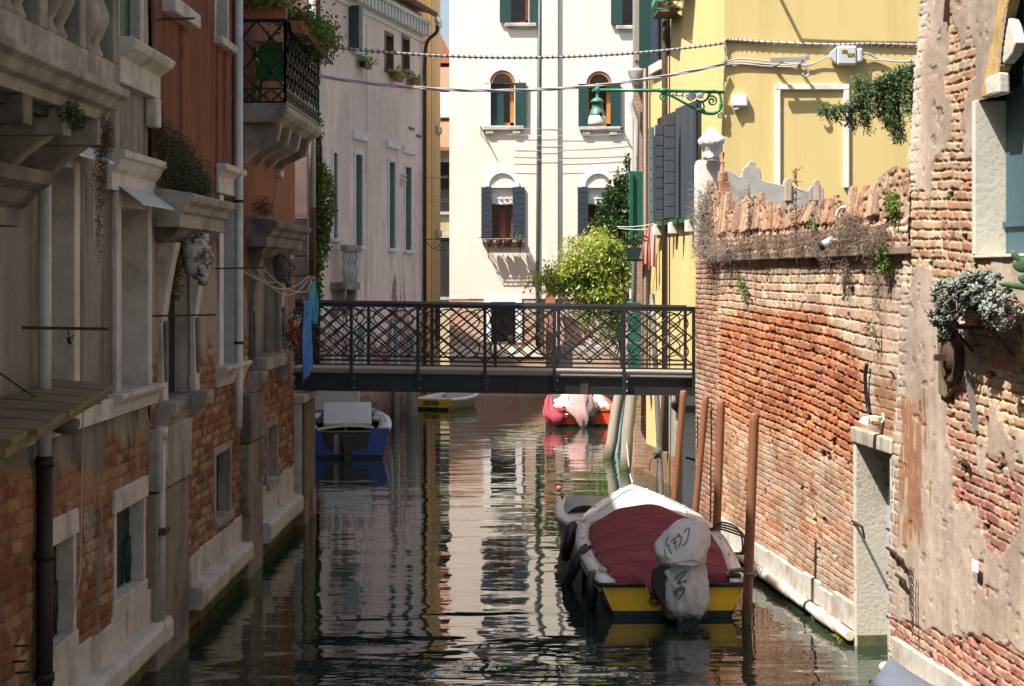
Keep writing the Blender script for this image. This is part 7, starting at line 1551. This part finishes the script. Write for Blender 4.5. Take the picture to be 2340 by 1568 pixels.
drape('pink_canvas', mat('faded_pink_canvas', (.5, .27, .25), .9, var=.3, sc=4, bump=.8, dirt=(.3, .24, .2), dsc=3, dlo=.48, dhi=.62, dstretch=(1, 1, .3)), [(-.02, .02, .07, .06, -.25), (.1, .02, .12, .1, -.25), (.22, .02, .2, .16, -.22), (.4, -.02, .3, .2, -.16), (.55, -.02, .3, .22, -.1), (.75, -.02, .26, .25, .0), (.92, -.04, .2, .2, .05), (.98, -.04, .06, .06, .05)], r_, 1)
drape('pink_canvas', MC['faded_pink_canvas'], [(.4, .26, .03, .03, -.1), (.44, .28, .16, .12, -.08), (.6, .22, .14, .1, 0), (.85, .12, .06, .06, .05)], r_, 3)
drape('maroon_canvas', mat('faded_maroon_canvas', (.3, .04, .06), .9, var=.15, bump=.4), [(.05, -.68, .1, .08, -.12), (.18, -.66, .22, .14, -.12), (.3, -.72, .24, .14, -.1), (.45, -.8, .16, .14, .1), (.62, -.8, .1, .3, .6), (.7, -.78, .05, .2, 1.0)], r_, 5)
MB().tube([G(-.5, -.1, .5), G(-.2, -.1, .5)], .02, 6).tube([G(-.5, -.1, .42), G(-.2, -.1, .42)], .025, 6).tube([G(-.5, -.1, .33), G(-.15, -.1, .3)], .02, 6).build('chrome_ladder', mat('chrome', (.6, .6, .6), .12, 1.0, var=.02, bump=0), r_)
MB().box(G, -.12, .28, -.3, -.02, -.2, .3).build('outboard_leg', MOTOR, r_, bevel=.04); MB().blob(G(.55, .02, .5), .025, .02, .025, 0).build('fuel_cap', ZN, r_)
# ---------------------------------------------------------------- boat nose in the corner
nb = thing('covered_boat', (2.95, 13, 0), 'blue-grey covered bow of a boat poking in at the bottom right edge', 'boat')
G = Turned((2.98, 10.2, 0), .0)
SN = [(0, .7, .5), (1.5, .7, .52), (2.6, .5, .56), (3.2, .25, .6), (3.6, .02, .66)]
hull(G, nb, SN, mat('blue_grey_hull', (.12, .15, .2), .4), MC['blue_grey_hull'], MC['blue_grey_hull'])
rr = []
for i in range(12):
    y = .05+3.5*i/11; hb, zg = interp(SN, y); rr.append([G((hb+.02)*s, y, zg+.045+.1*(1-abs(s)**2)) for s in np.linspace(-1, 1, 13)])
MB().loft(rr, closed=False).build('tarpaulin', mat('blue_grey_tarpaulin', (.1, .12, .16), .5, var=.08, bump=.08), nb)
MB().tube([P(1988, 1562, 13.5), P(1994, 1556, 13.5)], .02, 7).build('fender', RUB, nb)
# ================================================================ POLES AND STAKES
BRP = tide_mat('brown_sleeved_pole', (.21, .088, .045), (.075, .036, .022), .5, .25)
STK = tide_mat('weathered_stake', (.3, .265, .215), (.15, .12, .08), .9, .15, (2, 2, .12), .3)
for k, (xt, yt, xb, yb, d, r, lab) in enumerate(((1562, 895, 1537, 1200, 26.1, .052, 'brown mooring pole nearest the bridge, leaning right, top overlapping the girder'), (1613, 907, 1583, 1235, 25.2, .05, 'brown mooring pole second from the bridge, leaning right'), (1648, 918, 1634, 1312, 22.3, .053, 'brown mooring pole third from the bridge, half in shade'), (1724, 947, 1706, 1425, 19.1, .054, 'brown mooring pole nearest the viewer beside the yellow stern'))):
    a, b_ = P(xt, yt, d), P(xb, yb, d); s = thing('mooring_pole', (b_.x, d, 0), lab, 'mooring pole', 'brown mooring poles'); e = b_+(b_-a).normalized()*1.6
    MB().tube([e, b_, a.lerp(b_, .04), a, a+Vector((0, 0, .012)), a+Vector((0, 0, .018))], [r, r, r, r*.97, r*.85, r*.3], 16).build('pole', BRP, s)
for k, (xt, yt, xb, yb, d, r, m_, lab) in enumerate(((1425, 850, 1391, 1045, 36.4, .115, STK, 'thick leaning grey wooden stake left of the pair under the bridge'), (1447, 850, 1428, 1075, 34.2, .115, STK, 'thick grey wooden stake right of the pair under the bridge'), (1432, 850, 1412, 1020, 37.5, .05, mat('pale_blue_pole', (.3, .37, .4), .6), 'pale blue pole between the two grey wooden stakes'), (1490, 672, 1512, 1135, 30.2, .048, mat('grey_metal_pole', (.2, .19, .18), .6, .3, dirt=(.02, .02, .02), dsc=1.0, dlo=.5, dhi=.6), 'tall thin grey pole with a rope knot in front of the yellow wall'), (1519, 850, 1504, 1090, 31.6, .035, PIPE_B, 'thin brown pole against the yellow wall'))):
    a, b_ = P(xt, yt, d), P(xb, yb, d); s = thing('mooring_stake', (b_.x, d, 0), lab, 'mooring stake', 'stakes under the right end of the bridge'); e = b_+(b_-a).normalized()*1.6
    MB().tube([e, b_]+[b_.lerp(a, t)+Vector((.012*math.sin(t*9+k), 0, 0))*(1 if r > .1 else 0) for t in (.2, .4, .6, .8)]+[a], r, 12).build('stake', m_, s)
    if k == 3: MB().blob(P(1502, 1035, d), .07, .07, .09, .3, 4).tube(catmull([P(1498, 1040, d-.06), P(1486, 1055, d-.06), P(1484, 1075, d-.06)]), .015, 5).build('rope_knot', mat('dark_rope', (.07, .08, .07), .9), s)
by = thing('buoy', (.83, 31, 0), 'small faded red ball floating on the canal below the bridge', 'buoy'); MB().blob((.83, 31, .035), .05, .05, .048, 0, 1, 14, 10).build('ball', mat('faded_red_plastic', (.5, .09, .09), .5, bump=0), by)
# added pale strand standing in for a white pole's reflection beyond the bow
F = Turned((1.79, 19.5, 0), .0216)
tag(MB().tube(sag(F(0, 5.0, .9), P(1432, 1010, 34.1), .12), .012, 5).build('pale_strand', ROPE), 'pale strand standing in for the reflection of a white pole beyond the motorboat bow', 'rope')
